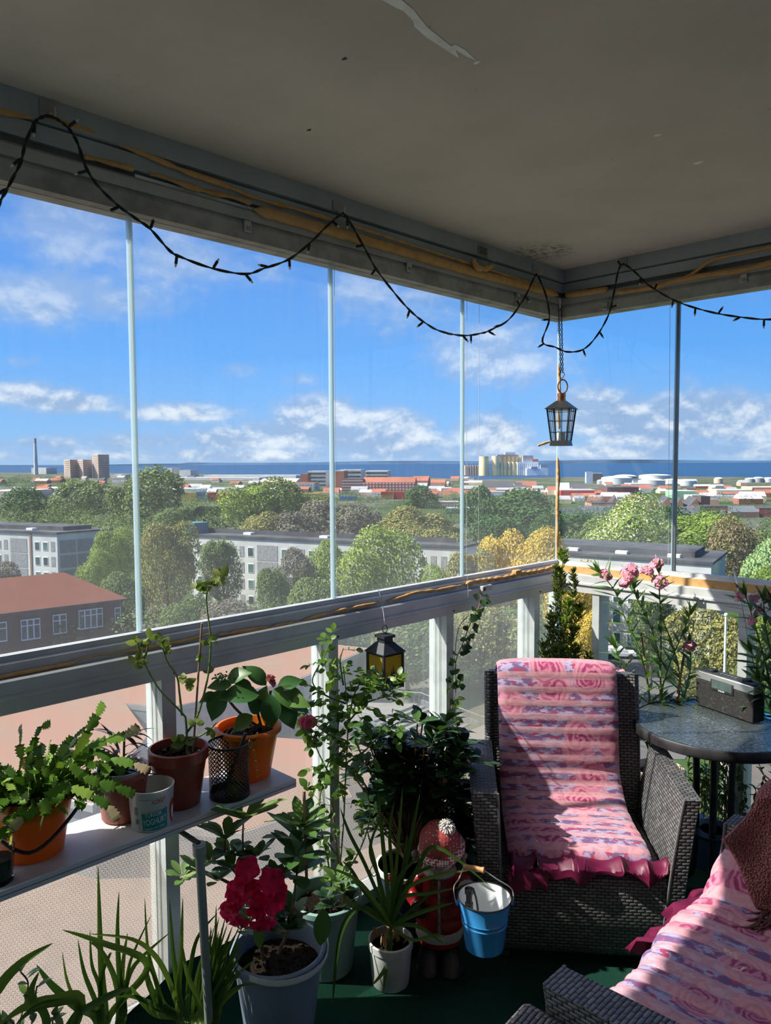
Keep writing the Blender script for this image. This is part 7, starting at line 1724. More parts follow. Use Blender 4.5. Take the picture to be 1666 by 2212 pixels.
foam(XL([(548,452),(620,472),(700,495),(780,517),(860,540),(950,567),(1030,590),(1100,608),(1160,624),(1206,637)], .050), .017, 'thick tan foam roll along the top rail up to the corner', .12, 30, 4)
foam(XL([(740,482),(800,500),(870,523),(960,552),(1040,577),(1120,603),(1180,622)], .058), .0065, 'wavy thin foam bead above the thick roll', .7, 45, 5)
foam(YL([(1222,638),(1250,634),(1280,630),(1314,624)], -.046), .013, 'short thick foam roll just right of the corner', .1, 30, 6)
foam(YL([(1330,632),(1400,622),(1470,604),(1540,592),(1600,584),(1666,568),(1760,550)], -.050), .012, 'foam roll along the top rail on the right', .3, 22, 7)
foam(YL([(1478,600),(1500,588),(1540,562),(1600,548),(1666,533),(1760,512)], -.056), .007, 'thin foam ribbon rising above the right foam roll', .4, 22, 8)
foam(XL([(1022,560),(1032,578),(1050,580),(1062,572)], .075), .012, 'loose curled foam tab hanging from the vent', .3, 60, 9)
foam(XL([(-60,1478),(0,1463),(80,1447),(150,1434),(175,1424),(210,1416),(250,1412),(330,1397),(400,1384),(430,1376),(462,1366)], .031), .0048, 'foam strip under the lower left pane behind the leggy plant', .75, 8, 10)
foam(XL([(470,1372),(540,1362),(600,1352),(650,1343),(700,1328),(740,1318),(790,1308),(830,1300)], .032), .0075, 'bunched foam left of the lantern hook', .7, 26, 11)
foam(XL([(836,1300),(870,1290),(900,1280),(950,1274),(1000,1264)], .030), .0075, 'bunched foam right of the lantern hook', .6, 24, 12)
foam(XL([(1006,1262),(1030,1256),(1060,1252),(1090,1248),(1120,1240),(1150,1236),(1180,1230),(1200,1222)], .032), .011, 'lumpy foam strip ending at the corner', .5, 60, 13)
c_ = X(1117, 1238, .035); tag(MB().box(tuple(c_-V3((.012, .022, .012))), tuple(c_+V3((.012, .022, .014)))).build('foam_block', foam_m, bevel=.004), 'folded orange foam block on the rail left of the corner', 'foam strip')
vs = []; N = 60
for i in range(N+1):
    x = .025+(1.6-.025)*i/N; j_ = .003*noise.noise(V3((x*20, 0, 0))); vs += [(x, -.0245, 1.081), (x, -.033, 1.080+j_), (x, -.032, 1.111+j_), (x, -.0245, 1.112)]
fs = [(4*i+j, 4*i+4+j, 4*i+4+(j+1) % 4, 4*i+(j+1) % 4) for i in range(N) for j in range(4)]+[(0, 1, 2, 3), (4*N+3, 4*N+2, 4*N+1, 4*N)]
tag(MB().add(vs, fs).build('foam_strip', foam_m), 'broad flat orange foam band along the short rail behind the oleander', 'foam strip')
foam([V3((.008, -.012, z)) + V3((.003*math.sin(z*30), .003*math.cos(z*26), 0)) for z in [1.135+.06*i for i in range(9)]], .0085, 'twisted foam strip in the glazed corner below the lantern', .45, 22, 15)
foam([V3((.010, -.014, z)) + V3((.004*math.sin(z*30), 0, 0)) for z in [1.74+.05*i for i in range(7)]], .007, 'twisted foam strip in the corner behind the lantern chain', .5, 30, 16)
foam([D(1188, 954, 3.35), D(1175, 958, 3.35), D(1162, 963, 3.35)], .006, 'loose foam end sticking out left of the hanging lantern', .3, 20, 17)

# white strip standing in for daylight through the head track gap, second pane
k_ += 1; MB().box((.0205, -2.098, 2.336), (.0245, -1.405, 2.346)).build('trim_%d' % k_, solid('light_gap_strip', (0.92, 0.94, 0.97), .25, 0.0, var=.02), smooth=False, kind='structure')

# string lights
cable_m = solid('black_cable', (0.010, 0.014, 0.014), .45, var=.2); lens_m = translucent_plastic('clear_bulb_tip', (0.85, 0.86, 0.84), .5)
lights = empty('string_lights', X(738, 460, .07), 'dark green string of small fairy lights looped from hooks under the ceiling', 'string lights')
left = [(-25,500),(0,437),(20,400),(45,350),(55,310),(75,265),(95,252),(110,252),(130,262),(150,280),(168,310),(185,360),(210,400),(250,440),(290,470),(325,495),(365,540),(390,555),(460,580),(530,592),(570,580),(625,560),(670,525),(705,490),(735,464),(745,464),(762,490),(790,540),(812,580),(850,630),(885,670),(915,695),(950,715),(1000,725),(1040,720),(1060,713),(1100,690),(1135,640),(1155,598)]
P = [X(u, v, .085) for u, v in left]
cor = [(1163,598),(1180,640),(1187,690),(1172,738),(1200,750),(1225,760),(1260,755),(1290,725),(1315,680),(1325,640),(1335,590),(1343,572)]
dA = depth_of(P[-1]); dB = depth_of(Y(1343, 572, -.085)); P += [D(u, v, dA+(dB-dA)*(i+1)/len(cor)) for i, (u, v) in enumerate(cor)]
P += [Y(u, v, -.085) for u, v in [(1355,574),(1380,595),(1400,615),(1440,640),(1480,658),(1540,675),(1600,685),(1666,690),(1760,680)]]
Q = spline(P, 5); Q1 = []; Q2 = []
for i, p in enumerate(Q):
    a_ = i*.9; t = (Q[min(i+1, len(Q)-1)]-Q[max(0, i-1)]).normalized(); x_ = t.cross(V3((.7, -.7, .2))).normalized(); y_ = t.cross(x_); o_ = x_*math.cos(a_)*.0021+y_*math.sin(a_)*.0021; Q1.append(p+o_); Q2.append(p-o_)
MB().tube(Q1, .0023, 6).tube(Q2, .0023, 6).build('cable', cable_m, lights)
BL = [(70,352,58,362),(150,275,165,262),(190,368,172,376),(252,452,234,462),(326,490,332,472),(384,555,382,578),(460,578,468,564),(530,594,540,606),(585,578,563,573),(625,556,626,570),(672,520,668,535),(716,480,726,490),(748,472,748,486),(783,528,770,530),(815,582,806,594),(884,670,879,686),(915,700,904,709),(985,722,960,718),(998,728,1006,737),(1020,728,1020,744),(1056,716,1070,724),(1078,698,1070,700),(1115,655,1112,648),(1130,640,1136,648),(1184,690,1170,691),(1178,738,1168,744),(1262,755,1266,768),(1298,718,1305,730),(1322,668,1334,664),(1382,600,1381,612),(1420,615,1424,605),(1462,640,1460,650),(1500,668,1499,684),(1556,676,1564,664),(1657,690,1658,706),(1600,685,1590,690),(10,405,-2,412),(76,262,74,282),(1340,572,1338,568)]
Qpx = [(q_, (833+F_PX*(q_-CAM).dot(CR)/(q_-CAM).dot(CF), 1106-F_PX*(q_-CAM).dot(CU)/(q_-CAM).dot(CF))) for q_ in Q]
for (u0, v0, u1, v1) in BL:
    q_, _ = min(Qpx, key=lambda a: (a[1][0]-u0)**2+(a[1][1]-v0)**2); d_ = depth_of(q_); dd = (D(u1, v1, d_)-D(u0, v0, d_)); dd = (dd.normalized()+V3((.25, -.25, 0))*rg.uniform(-.6, .8)).normalized()
    so = MB().tube([q_, q_+dd*.004, q_+dd*.0045, q_+dd*.024], [.002, .0026, .0042, .0042], 8).build('bulb_socket', cable_m, lights)
    MB().tube([q_+dd*.024, q_+dd*.030, q_+dd*.033], [.0029, .0029, .0012], 8).build('bulb_tip', lens_m, so)

# adhesive hooks on the fascia
hook_m = solid('hook_grey', (0.33, 0.32, 0.30), .5, var=.05); pinkt = solid('hook_tip', (0.72, 0.50, 0.44), .5, var=.05)
for (u, v, lab) in [(104,238,'grey adhesive hook at the far left holding the light string'), (729,450,'grey adhesive hook in the middle of the long wall'), (1156,583,'grey adhesive hook left of the corner')]:
    p = X(u, v, .057); r_ = empty('adhesive_hook', p, lab, 'hook'); MB().box((.0565, p.y-.020, max(p.z-.022, 2.3965)), (.0595, p.y+.020, min(p.z+.022, 2.449))).build('plate', hook_m, r_, bevel=.001)
    MB().tube(spline([V3((.060, p.y+.004, p.z-.008)), V3((.074, p.y+.004, p.z-.020)), V3((.086, p.y+.004, p.z-.018)), V3((.088, p.y+.004, p.z-.002))], 4), [.004]*9+[.003]*4, 8).build('hook', pinkt, r_)
p = Y(1346, 578, -.057); r_ = empty('adhesive_hook', p, 'grey adhesive hook on the short wall right of the corner', 'hook'); MB().box((p.x-.02, -.0595, 2.41), (p.x+.02, -.0565, 2.445)).build('plate', hook_m, r_, bevel=.001); MB().tube([V3((p.x, -.06, 2.42)), V3((p.x, -.085, 2.405)), V3((p.x, -.088, 2.422))], .003, 8).build('hook', pinkt, r_)
# vent with torn cover
p = X(1043, 548, .057); vr = empty('fascia_vent', p, 'small grey vent grille with a torn cover left of the corner', 'vent')
MB().box((.0565, p.y-.028, 2.402), (.0600, p.y+.028, 2.436)).build('frame', hook_m, vr, bevel=.001); mb = MB()
for k in range(5): mb.box((.0600, p.y-.024, 2.406+.0055*k), (.0612, p.y+.024, 2.4085+.0055*k))
mb.build('grille', alu_dark, vr, smooth=False); MB().hexa([(.060, p.y-.01, 2.400), (.060, p.y+.03, 2.400), (.062, p.y+.03, 2.398), (.062, p.y-.01, 2.398)], [(.085, p.y-.005, 2.385), (.088, p.y+.035, 2.378), (.090, p.y+.035, 2.380), (.087, p.y-.005, 2.387)]).build('torn_cover', hook_m, vr, smooth=False)
# plastic pane latches
lat = solid('clear_grey_plastic', (0.55, 0.54, 0.52), .35, var=.05)
for (u, v, w, lab) in [(533,493,'x','grey latch on the top track of the second pane'), (882,580,'x','grey latch on the top track of the third pane'), (1118,645,'x','grey latch on the top track left of the corner'), (1308,664,'y','grey latch on the top track right of the corner'), (1608,604,'y','grey latch on the top track at the far right')]:
    p = X(u, v, .037) if w == 'x' else Y(u, v, -.037); r_ = empty('pane_latch', p, lab, 'latch'); s_ = lambda a_, b_, c_: (p.x+a_, p.y+b_, p.z+c_) if w == 'x' else (p.x+b_, p.y-a_, p.z+c_)
    def bxx(lo, hi): a_ = s_(*lo); b_ = s_(*hi); return MB().box(tuple(min(i, j) for i, j in zip(a_, b_)), tuple(max(i, j) for i, j in zip(a_, b_)))
    bxx((0, -.012, -.012), (.008, .012, .020)).build('body', lat, r_, bevel=.002); bxx((.008, -.007, -.008), (.012, .007, .004)).build('tab', hook_m, r_, bevel=.001)
p = X(1046, 1270, .055); r_ = empty('rail_latch', p, 'grey aluminium catch on the lower rail above the ivy', 'latch'); MB().box((.058, p.y-.032, p.z-.010), (.075, p.y+.032, p.z+.012)).build('body', lat, r_, bevel=.003); MB().box((.075, p.y-.026, p.z-.006), (.077, p.y-.018, p.z+.006)).build('end_screw', alu_dark, r_)
# blind cords
cord_m = solid('white_cord', (0.62, 0.62, 0.60), .6, var=.05)
for (u0, v0, u1, v1, lab) in [(1036,600,1034,1236,'thin vertical blind cord left of the corner'), (1009,640,1008,1238,'thin cord just right of the third mullion'), (722,560,727,1290,'thin cord just right of the second mullion'), (1448,640,1444,1226,'thin cord just left of the right mullion'), (1010,1245,1014,1345,'cord hanging below the rail beside the ivy')]:
    f = (lambda u, v: X(u, v, .02 if v < 1245 else .062)) if u0 < 1200 else (lambda u, v: Y(u, v, -.02))
    tag(MB().tube([f(u0, v0), f(u1, v1)], .0008, 5).build('blind_cord', cord_m), lab, 'cord')
# screws in the rail over each post
for y, lab in zip(POST_Y[3:], ['at the post behind the geranium', 'at the post above the rose', 'at the post beside the ivy', 'at the post before the corner']):
    tag(MB().tube([(.050, y+.037, 1.010), (.0525, y+.037, 1.010)], .0035, 10).build('rail_screw', alu_dark), 'dark screw in the long rail '+lab, 'screw')

# ---- hanging lantern on a chain
dL = 3.26; mp = dL/F_PX; LC = D(1213, 905, dL); lc = V3((LC.x, LC.y, 0))
def zL(v): return D(1213, v, dL).z
l1 = empty('hanging_lantern', (LC.x, LC.y, zL(963)), 'black wire-paned metal lantern with copper collar hanging on a chain in the corner', 'lantern')
lant_m = solid('lantern_black', (0.022, 0.022, 0.024), .4, .3, var=.15); cop = solid('copper', (0.60, 0.24, 0.11), .3, 1.0, var=.1)
yw = R(16); RM = Matrix.Translation(lc) @ Matrix.Rotation(yw, 4, 'Z')
def sq(h, z): return [RM @ V3((sx*h, sy*h, z)) for sx, sy in ((-1, -1), (1, -1), (1, 1), (-1, 1))]
zb, zb2, zt_, ze_, zc = zL(963), zL(952), zL(884), zL(878), zL(866)
MB().hexa(sq(.040, zb), sq(.036, zb2)).build('base', lant_m, l1, smooth=False)
MB().hexa(sq(.058, zt_), sq(.058, zt_+.002)).hexa(sq(.0565, zt_+.002), sq(.018, zc)).build('roof', lant_m, l1, smooth=False)
hb, ht = .034, .049
cB, cT = sq(hb, zb2), sq(ht, zt_)
mb = MB()
for i in range(4): mb.tube([cB[i], cT[i]], .0036, 6)
mb.build('corner_post', lant_m, l1)
for i in range(4):
    j = (i+1) % 4; mb = MB()
    for f in (1/3, 2/3): mb.tube([cB[i].lerp(cB[j], f), cT[i].lerp(cT[j], f)], .0014, 5)
    for f in (.27, .63, .93): mb.tube([cB[i].lerp(cT[i], f), cB[j].lerp(cT[j], f)], .0014, 5)
    w_ = mb.build('wire_grid', lant_m, l1)
lglass = glass('lantern_glass', .03, (.9, .92, .92))
for i in range(4):
    j = (i+1) % 4; MB().add([cB[i].lerp(lc+V3((0,0,cB[i].z)), .03), cB[j].lerp(lc+V3((0,0,cB[j].z)), .03), cT[j].lerp(lc+V3((0,0,cT[j].z)), .03), cT[i].lerp(lc+V3((0,0,cT[i].z)), .03)], [(0, 1, 2, 3)]).build('glass_pane', lglass, l1, smooth=False)
MB().lathe([(.001, zb2), (.018, zb2), (.018, zb2+.035), (.001, zb2+.035)], 20, lc).build('candle', solid('white_wax', (0.75, 0.73, 0.66), .5), l1)
MB().lathe([(.018, zc-.004), (.018, zc+.010), (.0155, zc+.011), (.0155, zc+.014), (.018, zc+.015), (.018, zL(850)), (.001, zL(850))], 24, lc).build('collar', cop, l1)
sv = CR; zr0, zr1 = zL(851), zL(820); rp = [lc+sv*(.020*math.sin(t)*1.25)+V3((0, 0, zr0+(zr1-zr0)*(.5-.5*math.cos(t)))) for t in [math.pi*(.12+.76*i/16) for i in range(17)]]
rp2 = [lc-sv*(p-lc).dot(sv)+V3((0, 0, p.z)) for p in rp]
MB().tube(rp+rp2[::-1], .0030, 8).build('handle_ring', cop, l1)
ch = empty('lantern_chain', (LC.x, LC.y, 2.24), 'doubled dark chain holding the corner lantern', 'chain'); mb = MB()
for sgn, topu in ((-1, 1207), (1, 1213)):
    top = D(topu, 662, dL); bot = lc+V3((0, 0, zL(806)))+sv*.004*sgn; L = (top-bot).length; n = int(L/.0105)
    for k in range(n):
        c_ = bot.lerp(top, (k+.5)/n); ax = sv if k % 2 else CF; ax = V3((ax.x, ax.y, 0)).normalized()
        mb.tube([c_+ax*.0032*math.cos(a_)+V3((0, 0, .0062*math.sin(a_))) for a_ in [6.2832*i/10 for i in range(11)]], .0016, 5)
mb.build('chain_links', lant_m, ch)
mb = MB()
for sgn in (-1, 1): c_ = lc+V3((0, 0, zL(812)))+sv*.006*sgn; mb.tube(spline([c_+V3((0, 0, .014)), c_+sv*.006*sgn+V3((0, 0, .006)), c_-V3((0, 0, .006)), c_-sv*.004*sgn-V3((0, 0, .014)), c_-V3((0, 0, .018))], 4), .0016, 6)
mb.build('s_hook', cop, ch)
MB().tube([D(1210, 646, dL), D(1210, 664, dL)], .004, 8).build('ceiling_hook', chrome, ch)

# ---- black lantern with yellow panes under the rail
q_ = X(832, 1400, .125); dL2 = depth_of(q_); lc = V3((q_.x, q_.y, 0))
def zM(v): return D(832, v, dL2).z
l2 = empty('hanging_lantern', (q_.x, q_.y, zM(1487)), 'black lantern with yellow night-scene panes hanging under the long rail', 'lantern')
lb = solid('matte_black_blue', (0.020, 0.023, 0.032), .55, var=.1); RM = Matrix.Translation(lc) @ Matrix.Rotation(R(45)+YAW*0+R(-2), 4, 'Z')
fy = YAW+R(45)-R(4); RM = Matrix.Translation(lc) @ Matrix.Rotation(fy, 4, 'Z')
zb, ze_, zn = zM(1480), zM(1407), zM(1386)
MB().hexa(sq(.046, zb-.006), sq(.046, zb+.004)).build('base', lb, l2, smooth=False)
mb = MB(); cB, cT = sq(.042, zb), sq(.042, ze_)
for i in range(4): mb.hexa([cB[i]+V3((dx, dy, 0)) for dx, dy in ((-.004, -.004), (.004, -.004), (.004, .004), (-.004, .004))], [cT[i]+V3((dx, dy, 0)) for dx, dy in ((-.004, -.004), (.004, -.004), (.004, .004), (-.004, .004))])
for i in range(4):
    j = (i+1) % 4; mb.tube([cT[i]-V3((0, 0, .004)), cT[j]-V3((0, 0, .004))], .004, 4); mb.tube([cB[i]+V3((0, 0, .006)), cB[j]+V3((0, 0, .006))], .004, 4)
mb.build('frame', lb, l2, smooth=False)
MB().hexa(sq(.050, ze_), sq(.050, ze_+.003)).hexa(sq(.049, ze_+.003), sq(.022, zn)).hexa(sq(.019, zn), sq(.019, zM(1376))).hexa(sq(.025, zM(1376)), sq(.025, zM(1370))).build('roof', lb, l2, smooth=False)
ring = [lc+CR*.008*math.cos(a_)+V3((0, 0, zM(1358)+.014*math.sin(a_))) for a_ in [6.2832*i/20 for i in range(21)]]
MB().tube(ring, .0016, 6).tube([lc+V3((0, 0, zM(1371))), lc+V3((0, 0, zM(1365)))], .004, 8).build('ring', lb, l2)
m, nt = new_mat('yellow_pane'); co = nt.coord('Object'); z_ = nt.sep(co)[2]
c = nt.mix(nt.step(z_, zb+.01, zb+.06), (0.28, 0.13, 0.01), (0.80, 0.58, 0.05)); p_ = principled(nt, c, .3, 0, None, .4); tr = nt.node('ShaderNodeBsdfTranslucent'); nt.put(tr.inputs[0], c); mx = nt.node('ShaderNodeMixShader'); mx.inputs[0].default_value = .6; nt.l.new(p_, mx.inputs[1]); nt.l.new(tr.outputs[0], mx.inputs[2]); nt.l.new(mx.outputs[0], nt.out.inputs[0]); yel = m
ink = solid('silhouette_black', (0.012, 0.012, 0.012), .6, var=0)
for i in range(4):
    j = (i+1) % 4; a_, b_ = cB[i], cB[j]; d = (b_-a_).normalized(); n_ = V3((d.y, -d.x, 0)); n_ = n_ if n_.dot(a_-lc) > 0 else -n_; W_ = (b_-a_).length; H_ = ze_-zb
    pane = MB().add([a_+V3((0, 0, .006)), b_+V3((0, 0, .006)), V3((b_.x, b_.y, ze_-.006)), V3((a_.x, a_.y, ze_-.006))], [(0, 1, 2, 3)]).build('yellow_pane', yel, l2, smooth=False)
    def sp(x, z): return a_+d*x*W_+V3((0, 0, z*H_))+n_*.0008
    mb = MB()
    sil = [(0.05,.05),(.95,.05),(.95,.30),(.88,.36),(.84,.28),(.74,.30),(.70,.24),(.62,.38),(.60,.55),(.585,.66),(.57,.55),(.56,.50),(.53,.52),(.52,.70),(.50,.82),(.48,.70),(.46,.54),(.42,.50),(.41,.60),(.395,.68),(.38,.60),(.37,.42),(.30,.34),(.22,.36),(.18,.28),(.12,.40),(.08,.30),(.05,.34)]
    mb.add([sp(x, z*.85) for x, z in sil], [tuple(range(len(sil)))])
    for (x, z, s_) in [(.2,.86,.05),(.42,.90,.04),(.78,.88,.06),(.68,.80,.035),(.86,.78,.04),(.28,.72,.05),(.75,.64,.03)]:
        mb.add([sp(x-s_, z+s_*.4), sp(x-s_*.4, z-s_*.1), sp(x, z+s_*.15), sp(x+s_*.4, z-s_*.1), sp(x+s_, z+s_*.4), sp(x, z-s_*.25)], [(0, 1, 2, 5), (2, 3, 4, 5)])
    for (x, z) in [(.80, .42), (.16, .46), (.9, .5)]: mb.add([sp(x-.008, .2), sp(x+.008, .2), sp(x+.003, z), sp(x-.003, z)], [(0, 1, 2, 3)]).add([sp(x, z-.08), sp(x+.05, z+.02), sp(x+.045, z+.04)], [(0, 1, 2)]).add([sp(x, z-.12), sp(x-.05, z), sp(x-.045, z+.03)], [(0, 1, 2)])
    mb.build('silhouette', ink, pane, smooth=False)
hk = empty('lantern_hook', X(820, 1278, .03), 'metal hook and thread over the rail carrying the black lantern', 'hook')
MB().tube(spline([X(817, 1274, .013), X(819, 1277, .03), X(824, 1295, .060), X(828, 1314, .066), X(826, 1309, .075)], 5), .0018, 6).build('hook', chrome, hk); MB().tube([X(827, 1313, .070), lc+V3((0, 0, zM(1350)))], .0006, 5).build('thread', cord_m, hk)

# ---- garden figurine of a girl in winter clothes
FB = V3((.425, -1.345, 0)); fyaw = math.atan2(CAM.x-FB.x, -(CAM.y-FB.y)); fig = empty('garden_figurine', (0, 0, 0), 'ceramic girl figurine in red coat and bobble hat holding out a blue bucket', 'figurine')
redc = solid('glazed_red', (0.42, 0.012, 0.020), .3, var=.22, scale=22, c2=(0.22, 0.008, 0.012)); creamc = solid('glitter_cream', (0.60, 0.55, 0.45), .7, var=.12, scale=160, bump=.6, bscale=300); skinc = solid('ceramic_skin', (0.62, 0.52, 0.42), .5, var=.04); bootc = solid('boot_black', (0.010, 0.009, 0.008), .38, var=.3, scale=14, c2=(0.035, 0.018, 0.012)); hairc = solid('ceramic_hair', (0.30, 0.22, 0.17), .5, var=.2, scale=40)
def knit(name, a_, b_, sc_, thr):
    m, nt = new_mat(name); v_ = nt.vor(nt.coord('Object'), sc_, rand=.3); c = nt.mix(nt.step(v_, thr, thr-.12), a_, b_); nt.l.new(principled(nt, c, .6, 0, nt.bump(v_, .4, .003), .3), nt.out.inputs[0]); return m
hatc = knit('spotted_hat', (0.40, 0.07, 0.07), (0.75, 0.60, 0.58), 95, .26); brimc = knit('knitted_brim', (0.45, 0.05, 0.06), (0.80, 0.70, 0.68), 120, .56)
for sx in (-1, 1):
    mb = MB(); prof = [(.001, 0), (.026, 0), (.034, .006), (.036, .02), (.033, .045), (.026, .075), (.027, .095), (.020, .10), (.001, .10)]
    mb.lathe(prof, 24, (sx*.034, .0, 0)); 
    vs = mb.v; mb.v = [(x, (y-.030*max(0, 1-z/.055)) if y < 0 else y*.9, z if y > -.01 else z*(1-.15*max(0, z-.04)/.06)) for x, y, z in vs]
    mb.build('boot', bootc, fig); MB().lathe([(.033, .0), (.036, .0), (.037, .008), (.033, .008)], 24, (sx*.034, -.008, 0)).build('sole', solid('chipped_white', (0.55, 0.53, 0.48), .8, var=.3, scale=90), fig)
MB().lathe([(.030, .085), (.062, .088), (.066, .115), (.05, .13), (.001, .13)], 32, sy=.72).build('trousers', redc, fig)
MB().lathe([(.060, .108), (.070, .108), (.074, .118), (.074, .138), (.069, .148), (.055, .148)], 40, sy=.78).build('fur_hem', creamc, fig)
# coat with quilting folds and both sleeves in one surface
mb = MB(); prof = []
for i in range(24): t = i/23; z = .14+.185*t; r_ = .071-.018*t**1.3+.003*abs(math.sin(t*math.pi*5)); prof.append((r_, z))
prof += [(.040, .333), (.001, .338)]
mb.lathe(prof, 40, sy=.80)
mb.tube(spline([V3((.035, 0, .305)), V3((.070, -.008, .296)), V3((.098, -.030, .272)), V3((.092, -.055, .285))], 6), [.024+.003*math.sin(i*1.1) for i in range(19)], 14)
mb.tube(spline([V3((-.035, 0, .305)), V3((-.066, -.002, .285)), V3((-.078, -.015, .245)), V3((-.066, -.040, .225))], 6), [.024+.003*math.sin(i*1.1) for i in range(19)], 14)
mb.build('coat', redc, fig)
blackk = knit('speckled_mitten', (0.018, 0.018, 0.018), (0.6, 0.6, 0.58), 130, .16)
MB().ball((.075, -.072, .286), .024, 16, 12, .95).build('mitten', blackk, fig); MB().ball((-.058, -.055, .215), .022, 16, 12).build('mitten', blackk, fig)
MB().lathe([(.020, -.014), (.030, -.012), (.031, .010), (.022, .014), (.02, -.014)], 20, M=Matrix.Translation((.086, -.052, .284)) @ Matrix.Rotation(R(70), 4, 'X')).build('cuff', creamc, fig)
MB().tube([(0, -.058, .15), (0, -.060, .20), (0, -.056, .26), (0, -.048, .31)], .0045, 8).build('zip', solid('zip_metal', (0.42, 0.36, 0.28), .5, .3, var=.4, scale=260), fig)
mb = MB(); mb.tube([V3((.042*math.cos(a_), .034*math.sin(a_)-.006, .325+.004*math.sin(a_))) for a_ in [6.2832*i/24 for i in range(25)]], .012, 10); mb.build('collar', creamc, fig)
hd_ = MB().ball((0, -.012, .366), .047, 28, 18, .95).build('head', skinc, fig)
MB().ball((0, -.060, .364), .0055, 10, 8).build('nose', skinc, fig)
MB().tube(spline([V3((-.012, -.0565, .352)), V3((0, -.0585, .3475)), V3((.013, -.0562, .353))], 6), .0011, 6).build('mouth', solid('mouth_line', (0.25, 0.10, 0.08), .6), fig)
for sx in (-1, 1): MB().ball((sx*.017, -.0545, .372), .0032, 10, 8).build('eye', ink, fig)
for sx in (-1, 1):
    mb = MB(); mb.tube(spline([V3((sx*.040, -.010, .375)), V3((sx*.060, -.014, .368)), V3((sx*.078, -.012, .372)), V3((sx*.072, -.010, .352))], 5), [.010+.004*math.sin(i*.9) for i in range(16)], 10); mb.build('hair', hairc, fig)
tilt = Matrix.Translation((.004, -.002, .398)) @ Matrix.Rotation(R(-12), 4, 'Y') @ Matrix.Rotation(R(14), 4, 'X')
MB().lathe([(.058, -.012), (.064, .004), (.064, .024), (.056, .048), (.040, .066), (.020, .076), (.001, .079)], 40, M=tilt).build('hat', hatc, fig)
MB().tube([tilt @ V3((.060*math.cos(a_), .060*math.sin(a_), -.010)) for a_ in [6.2832*i/40 for i in range(41)]], .0165, 14).build('hat_brim', brimc, fig)
mb = MB(); pc = V3((.022, -.022, .470)); yarn = solid('white_yarn', (0.78, 0.74, 0.70), .85, var=.1, scale=80)
for k in range(220): d = rand_dir(rg, .05); mb.tube([pc+d*.006, pc+d*.022+V3((0, 0, -.001)), pc+d*.028-V3((0, 0, .006))], [.0016, .0018, .0013], 5)
mb.build('pompom', yarn, fig)
fig.location = FB; fig.rotation_euler = (0, 0, fyaw)

# ---- blue bucket on its bail
BC = D(1047, 1937, 2.20); Rb, hb_ = .0775, .150; bc = V3((BC.x, BC.y, BC.z-hb_))
bk = empty('blue_bucket', bc, 'small bright blue enamel bucket with white inside, hanging from the figurine', 'bucket')
bluee = solid('blue_enamel', (0.045, 0.27, 0.62), .16, var=.04, spec=.6); whin = solid('white_enamel', (0.74, 0.76, 0.78), .2, var=.04)
MB().lathe([(.053, 0), (.056, .002), (.0655, .075), (.0672, .079), (.0655, .082), (.0668, .089), (.0685, .092), (.067, .095), (Rb, hb_)], 56, bc, cap=False).build('wall', bluee, bk)
MB().lathe([(.001, .004), (.052, .004), (.075, hb_)], 56, bc, cap=False).build('inside', whin, bk)
MB().tube([bc+V3((Rb*math.cos(a_), Rb*math.sin(a_), hb_)) for a_ in [6.2832*i/56 for i in range(57)]], .0022, 8).build('rim', MATS['black_plastic'], bk)
crh = V3((CR.x, CR.y, 0)).normalized()
for sg in (-1, 1): MB().tube([bc+crh*sg*(Rb-.001)+V3((0, 0, hb_-.018)), bc+crh*sg*(Rb+.006)+V3((0, 0, hb_-.018))], .009, 12).build('lug', bluee, bk)
gA, gB = D(1002, 1872, 2.215), D(1046, 1880, 2.19); gm = (gA+gB)/2
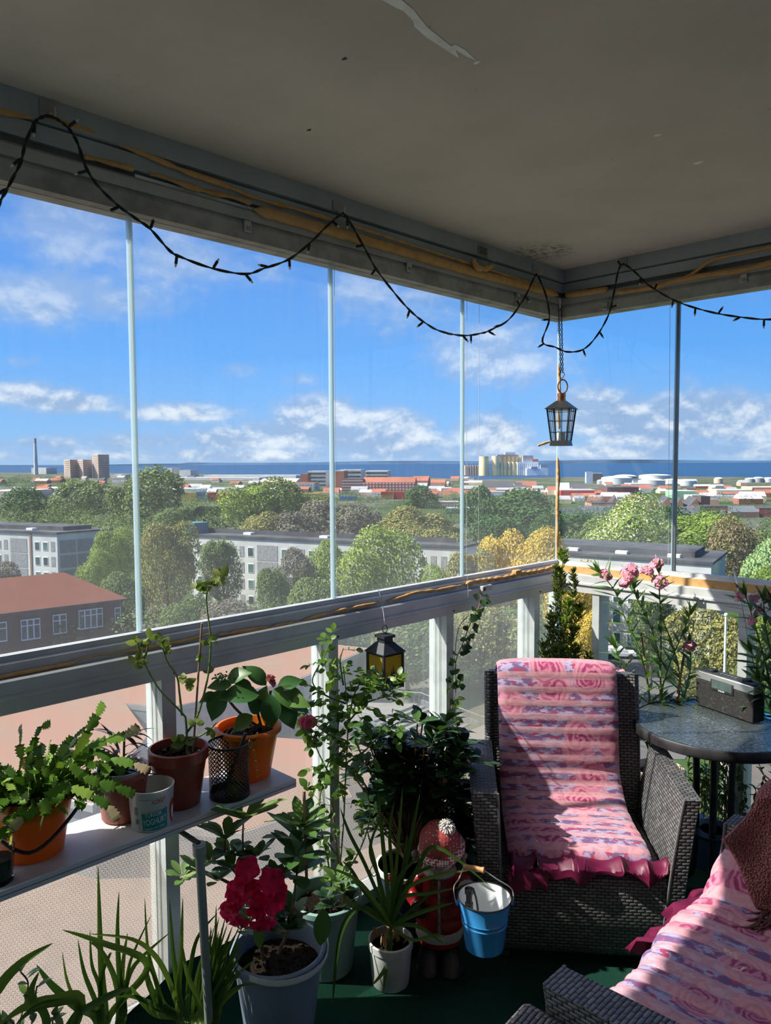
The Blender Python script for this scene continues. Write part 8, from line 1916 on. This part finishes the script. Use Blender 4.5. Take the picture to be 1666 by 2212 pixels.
MB().tube([gA, gA.lerp(gB, .2), gm, gA.lerp(gB, .8), gB], [.009, .0075, .0085, .0075, .009], 12).build('wooden_grip', solid('grip_wood', (0.50, 0.25, 0.09), .5, var=.2, scale=60), bk)
L0, L1 = bc-crh*(Rb+.006)+V3((0, 0, hb_-.018)), bc+crh*(Rb+.006)+V3((0, 0, hb_-.018))
MB().tube(spline([L0, L0-crh*.006+V3((0, 0, .045)), L0+crh*.010+V3((0, 0, .075)), gA], 6), .0016, 6).build('bail', cord_m, bk); MB().tube(spline([gB, D(1075, 1900, 2.19), L1+V3((0, 0, .04))-crh*.004, L1], 6), .0016, 6).build('bail', cord_m, bk)
noz = empty('spray_nozzle', D(1008, 1945, 2.22), 'black spray pump head standing in the blue bucket', 'spray nozzle')
n0 = bc-crh*.045+V3((0, 0, hb_-.03)); MB().tube([n0-V3((0, 0, .08)), n0, n0+V3((0, 0, .012)), n0+V3((0, 0, .013)), n0+V3((0, 0, .04)), n0+V3((0, 0, .041)), n0+V3((0, 0, .055))], [.010, .012, .012, .009, .009, .013, .013], 14).build('pump', MATS['black_plastic'], noz)
MB().tube(spline([n0+crh*.012+V3((0, 0, .055)), n0+crh*.022+V3((0, 0, .02)), n0+crh*.028-V3((0, 0, .03))], 4), .003, 8).build('lever', MATS['black_plastic'], noz)

# folded end of green carpet standing against the rail; loose white board
mb = MB(); vs = []; N = 24; M_ = 10
for i in range(N+1):
    for j in range(M_+1): f = j/M_; y = -2.26+.62*i/N; vs.append((.055+.11*(1-f)**2, y, .002+.17*f*math.sin(math.pi*min(1, i/N*.9+.08))**.7+.006*math.sin(i*.9)))
o = mb.add(vs, [(i*(M_+1)+j, i*(M_+1)+j+1, (i+1)*(M_+1)+j+1, (i+1)*(M_+1)+j) for i in range(N) for j in range(M_)]).build('carpet_offcut', carpet); tag(o, 'green carpet edge turned up against the foot of the long wall', 'carpet')
p = Z(480, 2215, .02); M = Matrix.Translation((p.x, p.y, 0)) @ Matrix.Rotation(R(15), 4, 'Z'); tag(MB().box((-.12, -.20, .001), (-.05, .10, .022), M).build('loose_board', lam, bevel=.001), 'white laminate board lying on the carpet beside the grey-blue bucket', 'board')
